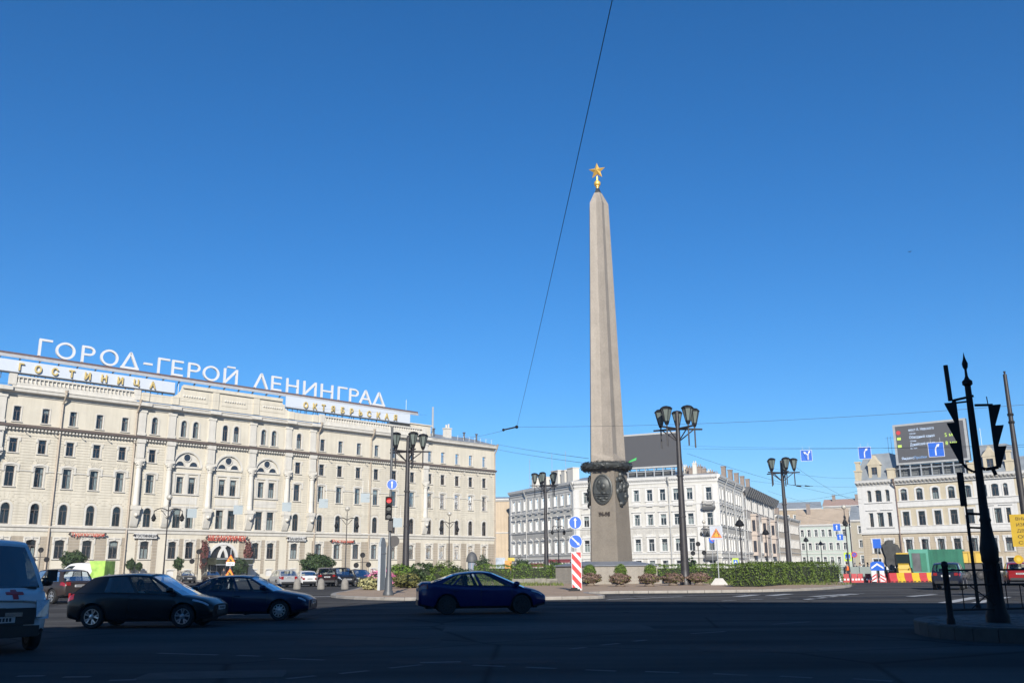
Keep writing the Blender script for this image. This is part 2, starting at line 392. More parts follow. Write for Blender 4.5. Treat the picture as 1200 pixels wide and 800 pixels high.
    band(b, X0, X1, [(0, 6.55), (.12, 6.55), (.16, 6.9), (.34, 7.05), (.34, 7.18), (0, 7.32)]); b.build('belt_course', M_PLW, H)
    b = MB(); band(b, X0, X1, [(0, 19.2), (.1, 19.2), (.12, 19.55), (.5, 19.62), (.55, 19.8), (.1, 19.98), (0, 19.98)]); b.build('upper_belt_course', M_PLW, H)
    d = MB(); x = X0+.2
    while x < X1-.3: d.box(x, x+.22, -.44, -.1, 19.3, 19.6); x += .44
    stuff(d.build('dentil', M_PLW, H))
    b = MB(); band(b, X0, X1, [(0, 19.985), (.58, 19.83), (.58, 19.66), (.66, 19.66), (.66, 19.90), (0, 20.10)]); b.build('belt_flashing', mat('brown_flashing', (.16, .12, .1), .6, .2), H)
    b = MB(); band(b, X0, X1, [(0, 23.75), (.12, 23.75), (.2, 24.05), (.75, 24.2), (.8, 24.55), (.9, 24.62), (.9, 24.72), (0, 24.95)]); b.build('cornice', M_PLW, H)
    # bits of cornice breaking forward over each pilaster
    PIL = [.4, 18.85, 23.3, 29.6, 36.5, 42.9, 47.5, 71.7]
    for x in PIL:
        p = MB(); p.box(x-.52, x+.52, -.22, 0, 20.1, 23.75); p.box(x-.62, x+.62, -.28, 0, 23.4, 23.745); p.box(x-.6, x+.6, -.28, 0, 20.1, 20.5)
        p.box(x-.85, x+.85, -1.08, -.905, 24.22, 24.7); p.box(x-.62, x+.62, -.62, -.0, 19.0, 19.55); p.box(x-.55, x+.55, -.5, 0, 16.9, 19.0)
        p.box(x-.68, x+.68, -.62, 0, 16.42, 16.85)
        p.build('pilaster', M_PLW, H)
        c = MB(); c.lathe([(.42, 10.3), (.5, 10.5), (.44, 10.7), (.42, 11.5), (.4, 14), (.35, 15.5), (.44, 15.55), (.42, 15.7), (.52, 16.0), (.7, 16.4), (.7, 16.42)], 14, (x, -.32))
        for k in range(5): c.sphere((x-.48+.24*k, -.72+.03*abs(k-2), 15.95), .13, 7, 5)
        for k in (-1, 1): c.sphere((x+k*.55, -.55, 16.2), .17, 8, 6)
        c.box(x-.62, x+.62, -.8, 0, 10.0, 10.3)
        c.build('column', M_PLW, H, 40)
        q = MB(); q.prism([(-.0, 10.0), (-.82, 10.0), (-.8, 9.6), (-.68, 9.0), (-.5, 8.2), (-.32, 7.7), (-.22, 7.45), (0, 7.45)], x-.5, x+.5, Matrix(((0, 1, 0, 0), (1, 0, 0, 0), (0, 0, 1, 0), (0, 0, 0, 1))))
        q.box(x-.62, x+.62, -.86, .0, 9.72, 9.995); q.sphere((x, -.85, 9.0), .28, 8, 6)
        q.build('console', M_PLW, H, 40)
    # round lunettes of the three bays
    for x in BAY:
        t = MB(); A = outline(4.1, 2.05, 2.05, 16); t.add([(px, .2, pz) for px, pz in A], [tuple(range(len(A)))])
        t.strip(outline(4.7, 2.35, 2.35, 16), A, -.1, .06)
        lu = t.build('lunette', M_PLW, H, 30, (x, 0, 16.2))
        for cx, cz, r, half in ((0, 1.32, .52, 0), (-1.05, .1, .62, 1), (1.05, .1, .62, 1)):
            n = 16; a = [pi*i/n*(1 if half else 2) for i in range(n+1)]
            g = MB(); g.add([(cx+r*cos(v), .185, cz+r*sin(v)) for v in (a if half else a[:-1])], [tuple(range(n+1 if half else n))]); g.build('pane', mat('dark_lunette_glass', (.03, .04, .06), .08), lu)
            g = MB(); g.strip([(cx+(r+.12)*cos(v), cz+(r+.12)*sin(v)) for v in a], [(cx+r*cos(v), cz+r*sin(v)) for v in a], .08, .195); g.build('ring', M_PLW, lu, 30)
        s = MB(); s.box(x-2.2, x+2.2, -.2, 0, 15.98, 16.16); s.box(x-2.1, x+2.1, -.18, 0, 12.1, 12.26)
        s.box(x-2.05, x-1.72, -.12, 0, 12.3, 15.1); s.box(x+1.72, x+2.05, -.12, 0, 12.3, 15.1); s.box(x-2.1, x+2.1, -.16, 0, 15.1, 15.35)
        s.box(x-.26, x+.26, -.14, 0, 12.27, 15.09); s.box(x-.26, x+.26, -.14, 0, 7.4, 10.3); s.box(x-2.1, x+2.1, -.12, 0, 10.32, 10.55)
        s.box(x-1.9, x+1.9, -.05, 0, 10.8, 11.8)
        s.build('bay_surround', M_PLW, H)
    # hood line between the third floor windows
    s = MB()
    for grp in (WL[::-1], LS, RS, WG):
        xs = [grp[0]-1.6] + list(grp) + [grp[-1]+1.6]
        for a, c in zip(xs[:-1], xs[1:]):
            lo_, hi_ = (a+.66 if a in grp else a), (c-.66 if c in grp else c)
            if hi_-lo_ > .3: s.box(lo_, hi_, -.13, -.036, 14.1, 14.24)
    stuff(s.build('string_course', M_PLW, H))
    for x in [v for v in flat if v > -1]:
        q = MB(); q.cyl((x+1.3, -.05, 18.95), (x+1.3, -.85, 19.0), .04, .03, 6); q.cyl((x+1.3, -.6, 19.0), (x+1.3, -.72, 19.0), .09, .09, 6); q.build('flag_holder', M_PLW, H)
    for x, z0 in ((7.89, .3), (18.0, .3), (48.5, .3), (59.4, .3), (89.55, .3)): pipe(H, x, z0, 24.75, 1.0)
    # parapet: balustrades over the sides, attic over the middle
    for a, c in ((1.3, 17.6), (48.9, 71.0)):
        p = MB(); p.box(a, c, -.55, -.2, 24.75, 25.3); p.box(a, c, -.55, -.2, 26.05, 26.3); p.box(a, c, -.28, -.22, 25.3, 26.05)
        p.box(a-.5, a+.4, -.62, -.15, 25.0, 26.45); p.box(c-.4, c+.5, -.62, -.15, 25.0, 26.45)
        p.build('parapet', M_PLW, H)
        q = MB(); x = a+.7; k = 0
        while x < c-.6:
            q.box(x-.16, x+.16, -.5, -.285, 25.3, 25.46); q.lathe([(.1, 25.46), (.16, 25.62), (.07, 25.85), (.13, 26.04)], 7, (x, -.4)); x += .52
        stuff(q.build('baluster', M_PLW, H, 40))
    p = MB(); zz = 24.97
    pts = [(18.2, zz), (18.2, 26.15), (22.4, 26.15)] + [(22.4+1.9*sin(t), 28.0-1.85*cos(t)) for t in [pi/2*i/6 for i in range(7)]] + [(24.4, 28.05), (41.0, 28.05)] + [(41.1+1.9*(1-cos(t)), 28.0-1.85*sin(t)) for t in [pi/2*i/6 for i in range(7)]] + [(48.4, 26.15), (48.4, zz)]
    p.prism(pts, -.5, -.1); p.box(24.3, 41.1, -.75, -.505, 27.6, 28.1)
    for x in (23.3, 29.6, 36.5, 42.9, 18.85, 47.5): p.box(x-.5, x+.5, -.68, -.502, 25.0, 27.55 if 24 < x < 42 else 26.2)
    for x in BAY: p.strip(outline(4.6, 1.5), outline(4.2, 1.3, 0, 8, .2), -.56, -.502) if False else p.box(x-2.2, x+2.2, -.56, -.502, 25.7, 27.2)
    p.build('attic', M_CREAM, H)
    o = MB()
    for x in BAY:
        for k in range(9): o.sphere((x-1.6+.4*k, -.57, 26.45), .17, 7, 5)
    stuff(o.build('attic_garland', M_PLW, H, 40))
    # roofs
    r = MB()
    r.add([(X0, -.05, 24.93), (71.9, -.05, 24.93), (71.9, 8, 26.4), (X0, 8, 26.4), (X0, 17.2, 24.93), (71.9, 17.2, 24.93)], [(0, 1, 2, 3), (3, 2, 5, 4), (0, 3, 4), (1, 5, 2)])
    r.add([(72.0, -.8, 24.8), (X1+.5, -.8, 24.8), (X1-3.5, 3.6, 26.35), (72.0, 3.6, 26.35), (72, 17.2, 24.9), (X1+.5, 17.2, 24.9), (X1-3.5, 12, 26.35), (72, 12, 26.35)], [(0, 1, 2, 3), (1, 5, 6, 2), (3, 2, 6, 7), (4, 7, 6, 5), (0, 3, 7, 4)])
    r.build('roof', M_ROOF, H)
    r = MB(); r.box(65.5, 73.2, .2, 3, 25.0, 27.0); r.box(65.3, 73.4, .0, 3.2, 27.0, 27.2); r.build('roof_house', M_CREAM, H)
    c = MB(); c.box(78.0, 79.3, 1.2, 2.2, 25.2, 27.2); c.box(77.9, 79.4, 1.1, 2.3, 27.2, 27.4); c.cyl((78.4, 1.7, 27.4), (78.4, 1.7, 28), .2, .2, 8); c.cyl((79, 1.7, 27.4), (79, 1.7, 28.2), .18, .18, 8)
    c.build('chimney', M_PLW, H)
    c = MB()
    for x in (74.5, 82.2, 85.5): c.cyl((x, .8, 25), (x, .8, 26.7), .16, .16, 8); c.cyl((x, .8, 26.7), (x, .8, 26.85), .3, .3, 8)
    c.build('roof_vent', M_GREYROOF, H, 40)
    c = MB(); c.cyl((74.8, 1.5, 25.5), (74.8, 1.5, 31.0), .22, .18, 8); c.build('antenna_mast', M_STEEL, H)
    c = MB(); c.cyl((67.9, 1, 27.2), (67.9, 1, 31.5), .03, .03, 5); c.build('antenna_mast', M_STEEL, H)
    c = MB(); x = 80
    while x < 89.6: c.cyl((x, .2, 25.1), (x, .2, 26.0), .025, .025, 5); x += 1.5
    c.cyl((80, .2, 26.0), (89.5, .2, 26.0), .025, .025, 5); c.cyl((80, .2, 25.6), (89.5, .2, 25.6), .02, .02, 5); c.build('roof_rail', M_STEEL, H)
    # entrance: white interlaced arches, canopy, doors
    e = MB(); zc = 3.0; R = 2.2
    e.strip([(32.8+2.5*sin(-pi/2+pi*i/16), zc+2.5*cos(-pi/2+pi*i/16)) for i in range(17)], [(32.8+2.1*sin(-pi/2+pi*i/16), zc+2.1*cos(-pi/2+pi*i/16)) for i in range(17)], -.12, .2)
    for s in (-1, 1):
        a = [(32.8+s*(-1.9+(2.75)*cos(t)), zc+2.75*sin(t)) for t in [i*.9/8 for i in range(9)]]
        b_ = [(32.8+s*(-1.9+(2.35)*cos(t)), zc+2.35*sin(t)) for t in [i*.95/8 for i in range(9)]]
        e.strip(a if s > 0 else a, b_, -.06 if s > 0 else -.055, .15)
    e.box(30.6, 35.0, -.05, .15, 2.8, 3.0); e.build('entrance_arch', M_WHITE, H, 30)
    g = MB(); g.add([(30.6, .25, 0), (35, .25, 0), (35, .25, 3.05)] + [(32.8+2.2*cos(pi*i/12), .25, 3.05+2.1*sin(pi*i/12)) for i in range(1, 12)] + [(30.6, .25, 3.05)], [tuple(range(15))]); g.build('entrance_glass', mat('dark_entrance_glass', (.02, .02, .025), .1), H)
    dd = MB()
    for x in (31.0, 32.0, 33.4, 34.4): dd.box(x-.06, x+.06, .1, .24, 0, 2.7)
    dd.box(30.7, 34.9, .1, .235, 2.4, 2.55); dd.build('entrance_door_frame', M_STEEL, H)
    cn = MB(); cn.prism([(-.0, 3.3), (-3.6, 3.05), (-3.6, 2.3), (-3.4, 2.2), (0, 2.35)], 29.9, 35.7, Matrix(((0, 1, 0, 0), (1, 0, 0, 0), (0, 0, 1, 0), (0, 0, 0, 1)))); cn.build('entrance_canopy', mat('green_black_canopy', (.045, .05, .03), .5, var=.5, scale=1.2), H)
    cf = MB(); cf.box(29.85, 35.75, -3.66, -3.6, 3.0, 3.12); cf.box(29.85, 35.75, -3.66, -3.6, 2.2, 2.3); cf.build('canopy_edge', M_STEEL, H)
    return H
HOTEL = hotel()
def on_hotel(o): o.parent = None; o.matrix_world = o.matrix_world; return o
HM = Matrix.Translation((-65.91, 115, 0)) @ Matrix.Rotation(HOTEL_RZ, 4, 'Z')
def hpos(s, y, z): return HM @ Vector((s, y, z))

# ------------------------------------------------------------------ lettering on the hotel
def seg(mb, p, q, t, d=.3):
    p = Vector((p[0], 0, p[1])); q = Vector((q[0], 0, q[1])); u = (q-p).normalized(); n = Vector((-u.z, 0, u.x))*t/2
    mb.prism([((p+n).x, (p+n).z), ((q+n).x, (q+n).z), ((q-n).x, (q-n).z), ((p-n).x, (p-n).z)], 0, d)
def letter(ch, w, h, t):
    mb = MB(); a = t/2
    def arc(cx, cz, rx, rz, t0, t1, n=20, y=0.0):
        A = [(cx+rx*cos(t0+(t1-t0)*i/n), cz+rz*sin(t0+(t1-t0)*i/n)) for i in range(n+1)]
        B = [(cx+(rx-t)*cos(t0+(t1-t0)*i/n), cz+(rz-t)*sin(t0+(t1-t0)*i/n)) for i in range(n+1)]
        mb.strip(A, B, y, .3)
    if ch == 'О': arc(w/2, h/2, w/2, h/2, 0, 2*pi, 28)
    if ch in 'ГЕРЙНИ': mb.box(0, t, 0, .3, 0, h)
    if ch == 'Г': mb.box(t, w, 0, .3, h-t, h)
    if ch == 'Е':
        for z in (0, h/2-a, h-t): mb.box(t, w*(1 if z != h/2-a else .92), 0, .3, z, z+t)
    if ch == 'Р': mb.box(t, w*.5, 0, .3, h-t, h); mb.box(t, w*.5, 0, .3, h*.42, h*.42+t); arc(w*.5, h*.71, w*.5, h*.29, -pi/2, pi/2, 14)
    if ch in 'НИЙ': mb.box(w-t, w, 0, .3, 0, h)
    if ch == 'Н': mb.box(t, w-t, 0, .3, h/2-a, h/2+a)
    if ch in 'ИЙ': mb.prism([(t, .0), (t, t*1.6), (w-t, h), (w-t, h-t*1.6)], .01, .29)
    if ch == 'Й': mb.box(w*.22, w*.8, 0, .3, h*1.06, h*1.06+t*.8)
    if ch in 'ЛДА':
        seg(mb, (a, 0), (w/2, h), t); seg(mb, (w-a, 0), (w/2, h), t*1.15, .302); mb.box(w/2-t*.3, w/2+t*.3, 0.002, .298, h-.05, h+.1)
    if ch == 'Д': mb.box(0, w, .004, .296, -.02, t)
    if ch == 'А': mb.box(w*.2, w*.8, .004, .296, h*.3, h*.3+t)
    if ch == '-': mb.box(0, w, 0, .3, h*.42, h*.42+t)
    return mb
M_SIGNWHITE = mat('white_enamel_letters', (.8, .8, .8), .45, var=.05)
def roof_sign():
    S = thing('rooftop_sign', 'white rooftop letters reading ГОРОД-ГЕРОЙ ЛЕНИНГРАД on a long steel beam over the hotel', 'sign', hpos(0, .4, 25.0), HOTEL_RZ)
    L = [('Г', 44.5, 60), ('О', 64.5, 87.5), ('Р', 95, 110.5), ('О', 117, 138), ('Д', 141.5, 162.5), ('-', 168, 178), ('Г', 184.5, 198), ('Е', 201, 214), ('Р', 220, 234), ('О', 237.5, 256.5), ('Й', 262, 278),
         ('Л', 297.5, 314), ('Е', 318, 329.5), ('Н', 335.5, 349.5), ('И', 355.5, 370.5), ('Н', 376, 390), ('Г', 396, 406.5), ('Р', 409.5, 420), ('А', 421, 435.5), ('Д', 437, 451)]
    def s_of(px):   # position along the facade seen at this column
        py = 414 + (px-44)*.1475
        r = ray(px, py); p0 = HM @ Vector((0, .4, 0)); ang = radians(44); dx, dy = sin(ang), cos(ang)
        t = (dy*p0.x-dx*p0.y)/(dy*r.x-dx*r.y); return (r.x*t-p0.x)*dx+(r.y*t-p0.y)*dy
    for ch, a, b in L:
        sa, sb = s_of(a), s_of(b); letter(ch, sb-sa, 2.35, .3).build('letter', M_SIGNWHITE, S, None, (sa, -.1, 4.45))
    b = MB(); b.box(-16, 70.2, -.15, .45, 3.85, 4.12); b.box(-16, 70.2, -.2, -.15, 3.7, 3.9); b.build('beam', mat('pale_steel_beam', (.6, .6, .6), .5, .2), S)
    b = MB(); b.box(-16, 70.2, -.05, .25, 4.12, 4.42); b.build('walkway', mat('rusty_grating', (.16, .10, .09), .7, var=.4, scale=8), S)
    f = MB(); x = -15
    while x < 70:
        f.cyl((x, .3, 0.1), (x, .3, 3.85), .06, .06, 5); f.cyl((x, 2.2, 1), (x, .4, 3.8), .05, .05, 5); f.box(x-.04, x+.04, -.12, .2, 3.6, 3.85); x += 2.45
    f.build('support_frame', M_STEEL, S)
    return S
roof_sign()
M_BANNER = mat('white_banner_board', (.72, .77, .84), .5, var=.03); M_SERIF = mat('tarnished_gold_letters', (.80, .60, .22), .5, .1, var=.2)
def banner(label, word, s0, s1, z0, z1, cs, m=M_BANNER):
    B = thing('roof_banner', label, 'sign', hpos((s0+s1)/2, -.2, z0), HOTEL_RZ, 'name boards below the rooftop letters'); W = s1-s0
    b = MB(); b.box(-W/2, W/2, 0, .12, 0, z1-z0); b.build('board', m, B)
    b = MB(); b.box(-W/2, W/2, -.25, .25, -.22, -.05)
    x = -W/2+.5
    while x < W/2: b.cyl((x, .2, -1.0), (x, .2, z1-z0), .05, .05, 5); x += 1.8
    b.build('support_frame', M_GREYROOF, B)
    for ch, s in zip(word, cs):
        if ch == ' ': continue
        o = text('letter', ch, 1.25, M_SERIF, B, (s-(s0+s1)/2, -.17, .18), .08, 'CENTER', None, 1.05, .03)
    return B
def s_at(px, py, yoff):
    r = ray(px, py); p0 = HM @ Vector((0, yoff, 0)); ang = radians(44); dx, dy = sin(ang), cos(ang)
    t = (dy*p0.x-dx*p0.y)/(dy*r.x-dx*r.y); return (r.x*t-p0.x)*dx+(r.y*t-p0.y)*dy
banner('white board with tarnished gold letters ГОСТИНИЦА at the left of the hotel roof', 'ГОСТИНИЦА', -6.0, 23.2, 26.75, 28.3, [s_at(v, 427+v*.135, -.35) for v in (25, 44.7, 64.4, 84, 102.7, 122, 141, 160, 179)])
banner('white board with tarnished gold letters ОКТЯБРЬСКАЯ at the right of the hotel roof', 'ОКТЯБРЬСКАЯ', 42.0, 67.9, 26.95, 28.75, [s_at(200+v/4, 470, -.35) for v in (634, 678, 718, 762, 808, 850, 892, 932, 976, 1015, 1055)])
def shop_sign(name, label, word, s0, s1, z0, z1, m, board=None):
    B = thing(name, label, 'sign', hpos((s0+s1)/2, -.42, z0), HOTEL_RZ); W = s1-s0
    if board: b = MB(); b.box(-W/2-.2, W/2+.2, 0, .1, -.12, z1-z0+.12); b.build('board', board, B)
    text('lettering', word, 1, m, B, (0, -.05, 0), .05, 'CENTER', W, z1-z0, .015)
    b = MB()
    for x in (-W/2-.15, W/2+.15): b.box(x-.05, x+.05, .02, .45, (z1-z0)*.5, (z1-z0)*.5+.1); b.sphere((x, -.1, (z1-z0)*.7), .16, 8, 6)
    b.build('bracket', M_IRON, B)
M_REDLET = mat('red_sign_letters', (.62, .10, .06), .5, var=.1)
shop_sign('shop_sign', 'red cursive letters over the second ground-floor window from the left, below the hotel belt course', 'Турпоездки', 10.6, 14.9, 5.9, 6.5, M_REDLET)
shop_sign('shop_sign', 'small white board reading ГОСТИНИЦА left of the hotel entrance', 'ГОСТИНИЦА', 19.2, 22.1, 5.98, 6.42, mat('grey_letters', (.25, .25, .25), .6), M_WHITE)
shop_sign('shop_sign', 'long red capital letters over the arched hotel entrance', 'ШЕЛАКУРИЧЕК', 30.0, 36.2, 5.7, 6.45, M_REDLET)
shop_sign('shop_sign', 'small white board with grey letters right of the hotel entrance', 'ПАНКРАТ', 43.6, 46.6, 5.98, 6.42, mat('grey_letters', (.25, .25, .25), .6), M_WHITE)
shop_sign('shop_sign', 'red letters on the right half of the hotel beside a drainpipe', 'Ресторан', 51.8, 56.0, 5.6, 6.2, M_REDLET)
# ------------------------------------------------------------------ ground, road, island
def asphalt():
    m = bpy.data.materials.new('asphalt'); m.use_nodes = True; n = m.node_tree.nodes; l = m.node_tree.links; b = n['Principled BSDF']
    tc = n.new('ShaderNodeTexCoord'); b.inputs['Roughness'].default_value = 0.9; b.inputs['Specular IOR Level'].default_value = 0.02
    a = n.new('ShaderNodeTexNoise'); a.inputs['Scale'].default_value = 0.09; a.inputs['Detail'].default_value = 8; a.inputs['Roughness'].default_value = .7
    mp = n.new('ShaderNodeMapping'); mp.inputs['Scale'].default_value = (0.035, 0.5, 1); mp.inputs['Rotation'].default_value = (0, 0, radians(6))
    t = n.new('ShaderNodeTexNoise'); t.inputs['Scale'].default_value = 1.0; t.inputs['Detail'].default_value = 4
    g = n.new('ShaderNodeTexNoise'); g.inputs['Scale'].default_value = 60; g.inputs['Detail'].default_value = 3
    l.new(tc.outputs['Object'], a.inputs['Vector']); l.new(tc.outputs['Object'], mp.inputs['Vector']); l.new(mp.outputs[0], t.inputs['Vector']); l.new(tc.outputs['Object'], g.inputs['Vector'])
    def ramp(src, p0, p1, c0, c1):
        r = n.new('ShaderNodeValToRGB'); r.color_ramp.elements[0].position = p0; r.color_ramp.elements[1].position = p1
        r.color_ramp.elements[0].color = c0+(1,); r.color_ramp.elements[1].color = c1+(1,); l.new(src, r.inputs[0]); return r.outputs[0]
    def mul(x, y):
        k = n.new('ShaderNodeMix'); k.data_type = 'RGBA'; k.blend_type = 'MULTIPLY'; k.inputs[0].default_value = 1; l.new(x, k.inputs[6]); l.new(y, k.inputs[7]); return k.outputs[2]
    c = ramp(a.outputs['Fac'], .35, .68, (.051, .050, .051), (.082, .080, .077))
    c = mul(c, ramp(t.outputs['Fac'], .38, .62, (.66, .66, .67), (1.16, 1.16, 1.15))); c = mul(c, ramp(g.outputs['Fac'], .3, .7, (.8, .8, .8), (1.2, 1.2, 1.2)))
    # cracks and sealed joints
    v = n.new('ShaderNodeTexVoronoi'); v.feature = 'DISTANCE_TO_EDGE'; v.inputs['Scale'].default_value = .16
    wz = n.new('ShaderNodeMix'); wz.data_type = 'RGBA'; wz.inputs[0].default_value = .08
    l.new(tc.outputs['Object'], wz.inputs[6]); l.new(a.outputs['Color'], wz.inputs[7]); l.new(wz.outputs[2], v.inputs['Vector'])
    c = mul(c, ramp(v.outputs['Distance'], .0, .012, (.55, .55, .55), (1, 1, 1)))
    l.new(c, b.inputs['Base Color'])
    bp = n.new('ShaderNodeBump'); bp.inputs['Strength'].default_value = .35; bp.inputs['Distance'].default_value = .02; l.new(g.outputs['Fac'], bp.inputs['Height']); l.new(bp.outputs[0], b.inputs['Normal'])
    return m
M_ASPH = asphalt()
g = MB(); R = 6000
g.add([(-R, -R, 0), (R, -R, 0), (R, R, 0), (-R, R, 0)], [(0, 1, 2, 3)])
struct(g.build('road', M_ASPH))

M_PAVE = mat('tan_island_paving', (.43, .305, .20), .9, var=.2, scale=.6, bump=.3, bscale=8, streak=.0)
M_KERB = mat('pale_granite_kerb', (.38, .345, .30), .75, var=.2, scale=2.5)
def offset_poly(P, d):
    n = len(P); out = []
    for i in range(n):
        a, b, c = Vector(P[i-1]), Vector(P[i]), Vector(P[(i+1) % n])
        e1 = (b-a).normalized(); e2 = (c-b).normalized(); n1 = Vector((-e1.y, e1.x)); n2 = Vector((-e2.y, e2.x)); k = (n1+n2)
        k = k/max(.5, k.length_squared)*2
        out.append(tuple(b+k*d))
    return out
def smooth_poly(P, it=2):
    for _ in range(it):
        Q = []
        for i in range(len(P)):
            a = Vector(P[i]); b = Vector(P[(i+1) % len(P)]); Q += [tuple(a*.75+b*.25), tuple(a*.25+b*.75)]
        P = Q
    return P
def resample(P, step):
    out = []
    for i in range(len(P)):
        a = Vector(P[i]); b = Vector(P[(i+1) % len(P)]); n = max(1, round((b-a).length/step))
        for k in range(n): out.append(tuple(a+(b-a)*k/n))
    return out
ISL = [(-9.1, 50.6), (-5.2, 47.2), (1.2, 46.9), (4.4, 48.0), (4.9, 49.6), (4.1, 53.5), (4.6, 57.2), (14.0, 56.9), (19.5, 60.5), (25.2, 69), (29.2, 85), (29.5, 100), (36, 108), (38, 122), (30, 135), (8, 138), (-6, 130), (-15, 108), (-13.5, 85), (-11.4, 68), (-11.2, 56)]
def island(name, P, h, M, kerbw=.28, km=None):
    P = resample(smooth_poly(P, 2), 1.1); In = offset_poly(P, kerbw); n = len(P)
    top = MB(); top.prismz(offset_poly(P, kerbw-.01), 0.02, h-.006); o = struct(top.build(name, M))
    # kerb stones one by one
    stones = 0; rest = MB()
    for i in range(n):
        a, b = Vector(P[i]), Vector(P[(i+1) % n]); c, d = Vector(In[i]), Vector(In[(i+1) % n])
        ga = (b-a)*.012; jz = random.uniform(-.006, .006)
        k = MB(); q = [tuple(a+ga), tuple(b-ga), tuple(d-ga), tuple(c+ga)]; q2 = [tuple(Vector(v)+(Vector(w)-Vector(v))*.06) for v, w in zip(q, (q[3], q[2], q[1], q[0]))]
        k.prismz(q, 0, h-.03+jz)
        k.add([q[0]+(h-.03+jz,), q[1]+(h-.03+jz,), q2[1]+(h+jz,), q2[0]+(h+jz,), q[2]+(h+jz,), q[3]+(h+jz,)], [(0, 1, 2, 3), (3, 2, 4, 5)])
        k.build('kerb_stone', km or M_KERB, o)
    return o
ISLAND = island('traffic_island', ISL, .15, M_PAVE)
# refuge at the right with a darker cobbled top
M_COB = mat('grey_cobble_paving', (.085, .084, .083), .8, var=.25, scale=3)
REF = [(9.2, 21.2), (10.0, 19.6), (13, 18.0), (24, 14.5), (30, 14), (30, 24.5), (20, 25.5), (12, 25.2), (9.8, 23.8)]
REFUGE = island('refuge_island', REF, .30, M_COB, .3, mat('dark_worn_kerb', (.065, .063, .06), .85, var=.25, scale=3))
cb = MB(); random.seed(5)
Pin = offset_poly(smooth_poly(REF, 2), .36)
def inside(P, x, y):
    c = False; j = len(P)-1
    for i in range(len(P)):
        if (P[i][1] > y) != (P[j][1] > y) and x < (P[j][0]-P[i][0])*(y-P[i][1])/(P[j][1]-P[i][1])+P[i][0]: c = not c
        j = i
    return c
y = 14.2; r = 0
while y < 25.5:
    x = 8.6+(r % 2)*.16
    while x < 22:
        if inside(Pin, x, y) and inside(Pin, x+.3, y+.18): cb.box(x, x+.30, y, y+.19, .27, .302+random.uniform(-.004, .007))
        x += .32
    y += .205; r += 1
stuff(cb.build('cobble', M_COB, REFUGE))

# painted lines
M_LINE = mat('worn_road_paint', (.50, .50, .48), .7, var=.35, scale=2.2)
def line(pts, wd, z=.005):
    mb = MB()
    for a, b in zip(pts[:-1], pts[1:]):
        a = Vector(a); b = Vector(b); d = (b-a).normalized(); nn = Vector((-d.y, d.x))*wd/2
        mb.add([(a-nn).to_tuple()+(z,), (b-nn).to_tuple()+(z,), (b+nn).to_tuple()+(z,), (a+nn).to_tuple()+(z,)], [(0, 1, 2, 3)])
    return mb
def g2(x, y): p = gnd(x, y); return (p.x, p.y)
marks = MB(); shaded_marks = MB()
def addline(p, q, wd, dash=None, gap=None, marks=marks):
    a = Vector(g2(*p)); b = Vector(g2(*q)); L = (b-a).length; d = (b-a)/L
    if not dash: k = line([a, b], wd); marks.add(k.v, k.f); return
    s = 0
    while s < L:
        k = line([a+d*s, a+d*min(L, s+dash)], wd); marks.add(k.v, k.f); s += dash+gap
addline((360, 699), (402, 698), .5)
addline((712, 702), (800, 698.5), .25); addline((712, 699), (875, 696), .22)
addline((864, 698.5), (886, 696.5), .6); addline((902, 697.5), (925, 695.5), .6)
addline((944, 702), (1010, 695), .3, 1.2, .8); addline((952, 698.5), (1002, 695.4), .55)
addline((970, 687.5), (1000, 686), .3); addline((1066, 698.5), (1095, 696), .45); addline((1107, 706), (1144, 699.5), .55); addline((1144, 706), (1180, 699), .45)
addline((846, 703.5), (930, 700), .14, 1.0, 1.0)
for a, b in (((20, 792), (52, 791.5)), ((74, 793), (106, 792.6)), ((128, 797), (160, 796))): addline(a, b, .16, None, None, shaded_marks)
for a, b in (((336, 795), (370, 791.5)), ((398, 789), (432, 785.5)), ((456, 782.5), (494, 778.5)), ((492, 776), (540, 775)), ((554, 779), (592, 780.5)), ((616, 781.5), (652, 783)), ((686, 784.5), (722, 786)), ((756, 786.5), (796, 788)), ((836, 789), (876, 791)), ((914, 792), (952, 794)), ((1000, 795), (1046, 798))): addline(a, b, .13, None, None, shaded_marks)
for a, b in (((668, 760), (686, 758)), ((704, 755.5), (726, 753.5)), ((742, 751), (758, 749.5)), ((810, 742), (850, 739.5)), ((905, 731), (950, 728)), ((328, 771), (380, 773)), ((185, 765), (255, 767)), ((278, 767.5), (305, 768.5))): addline(a, b, .14, None, None, shaded_marks)
struct(marks.build('road_markings', M_LINE)); struct(shaded_marks.build('shaded_road_markings', mat('shade_darkened_worn_paint', (.10, .10, .10), .8, var=.45, scale=1.6)))  # near dashes: worn paint, its colour darkened further to stand for the station's shade

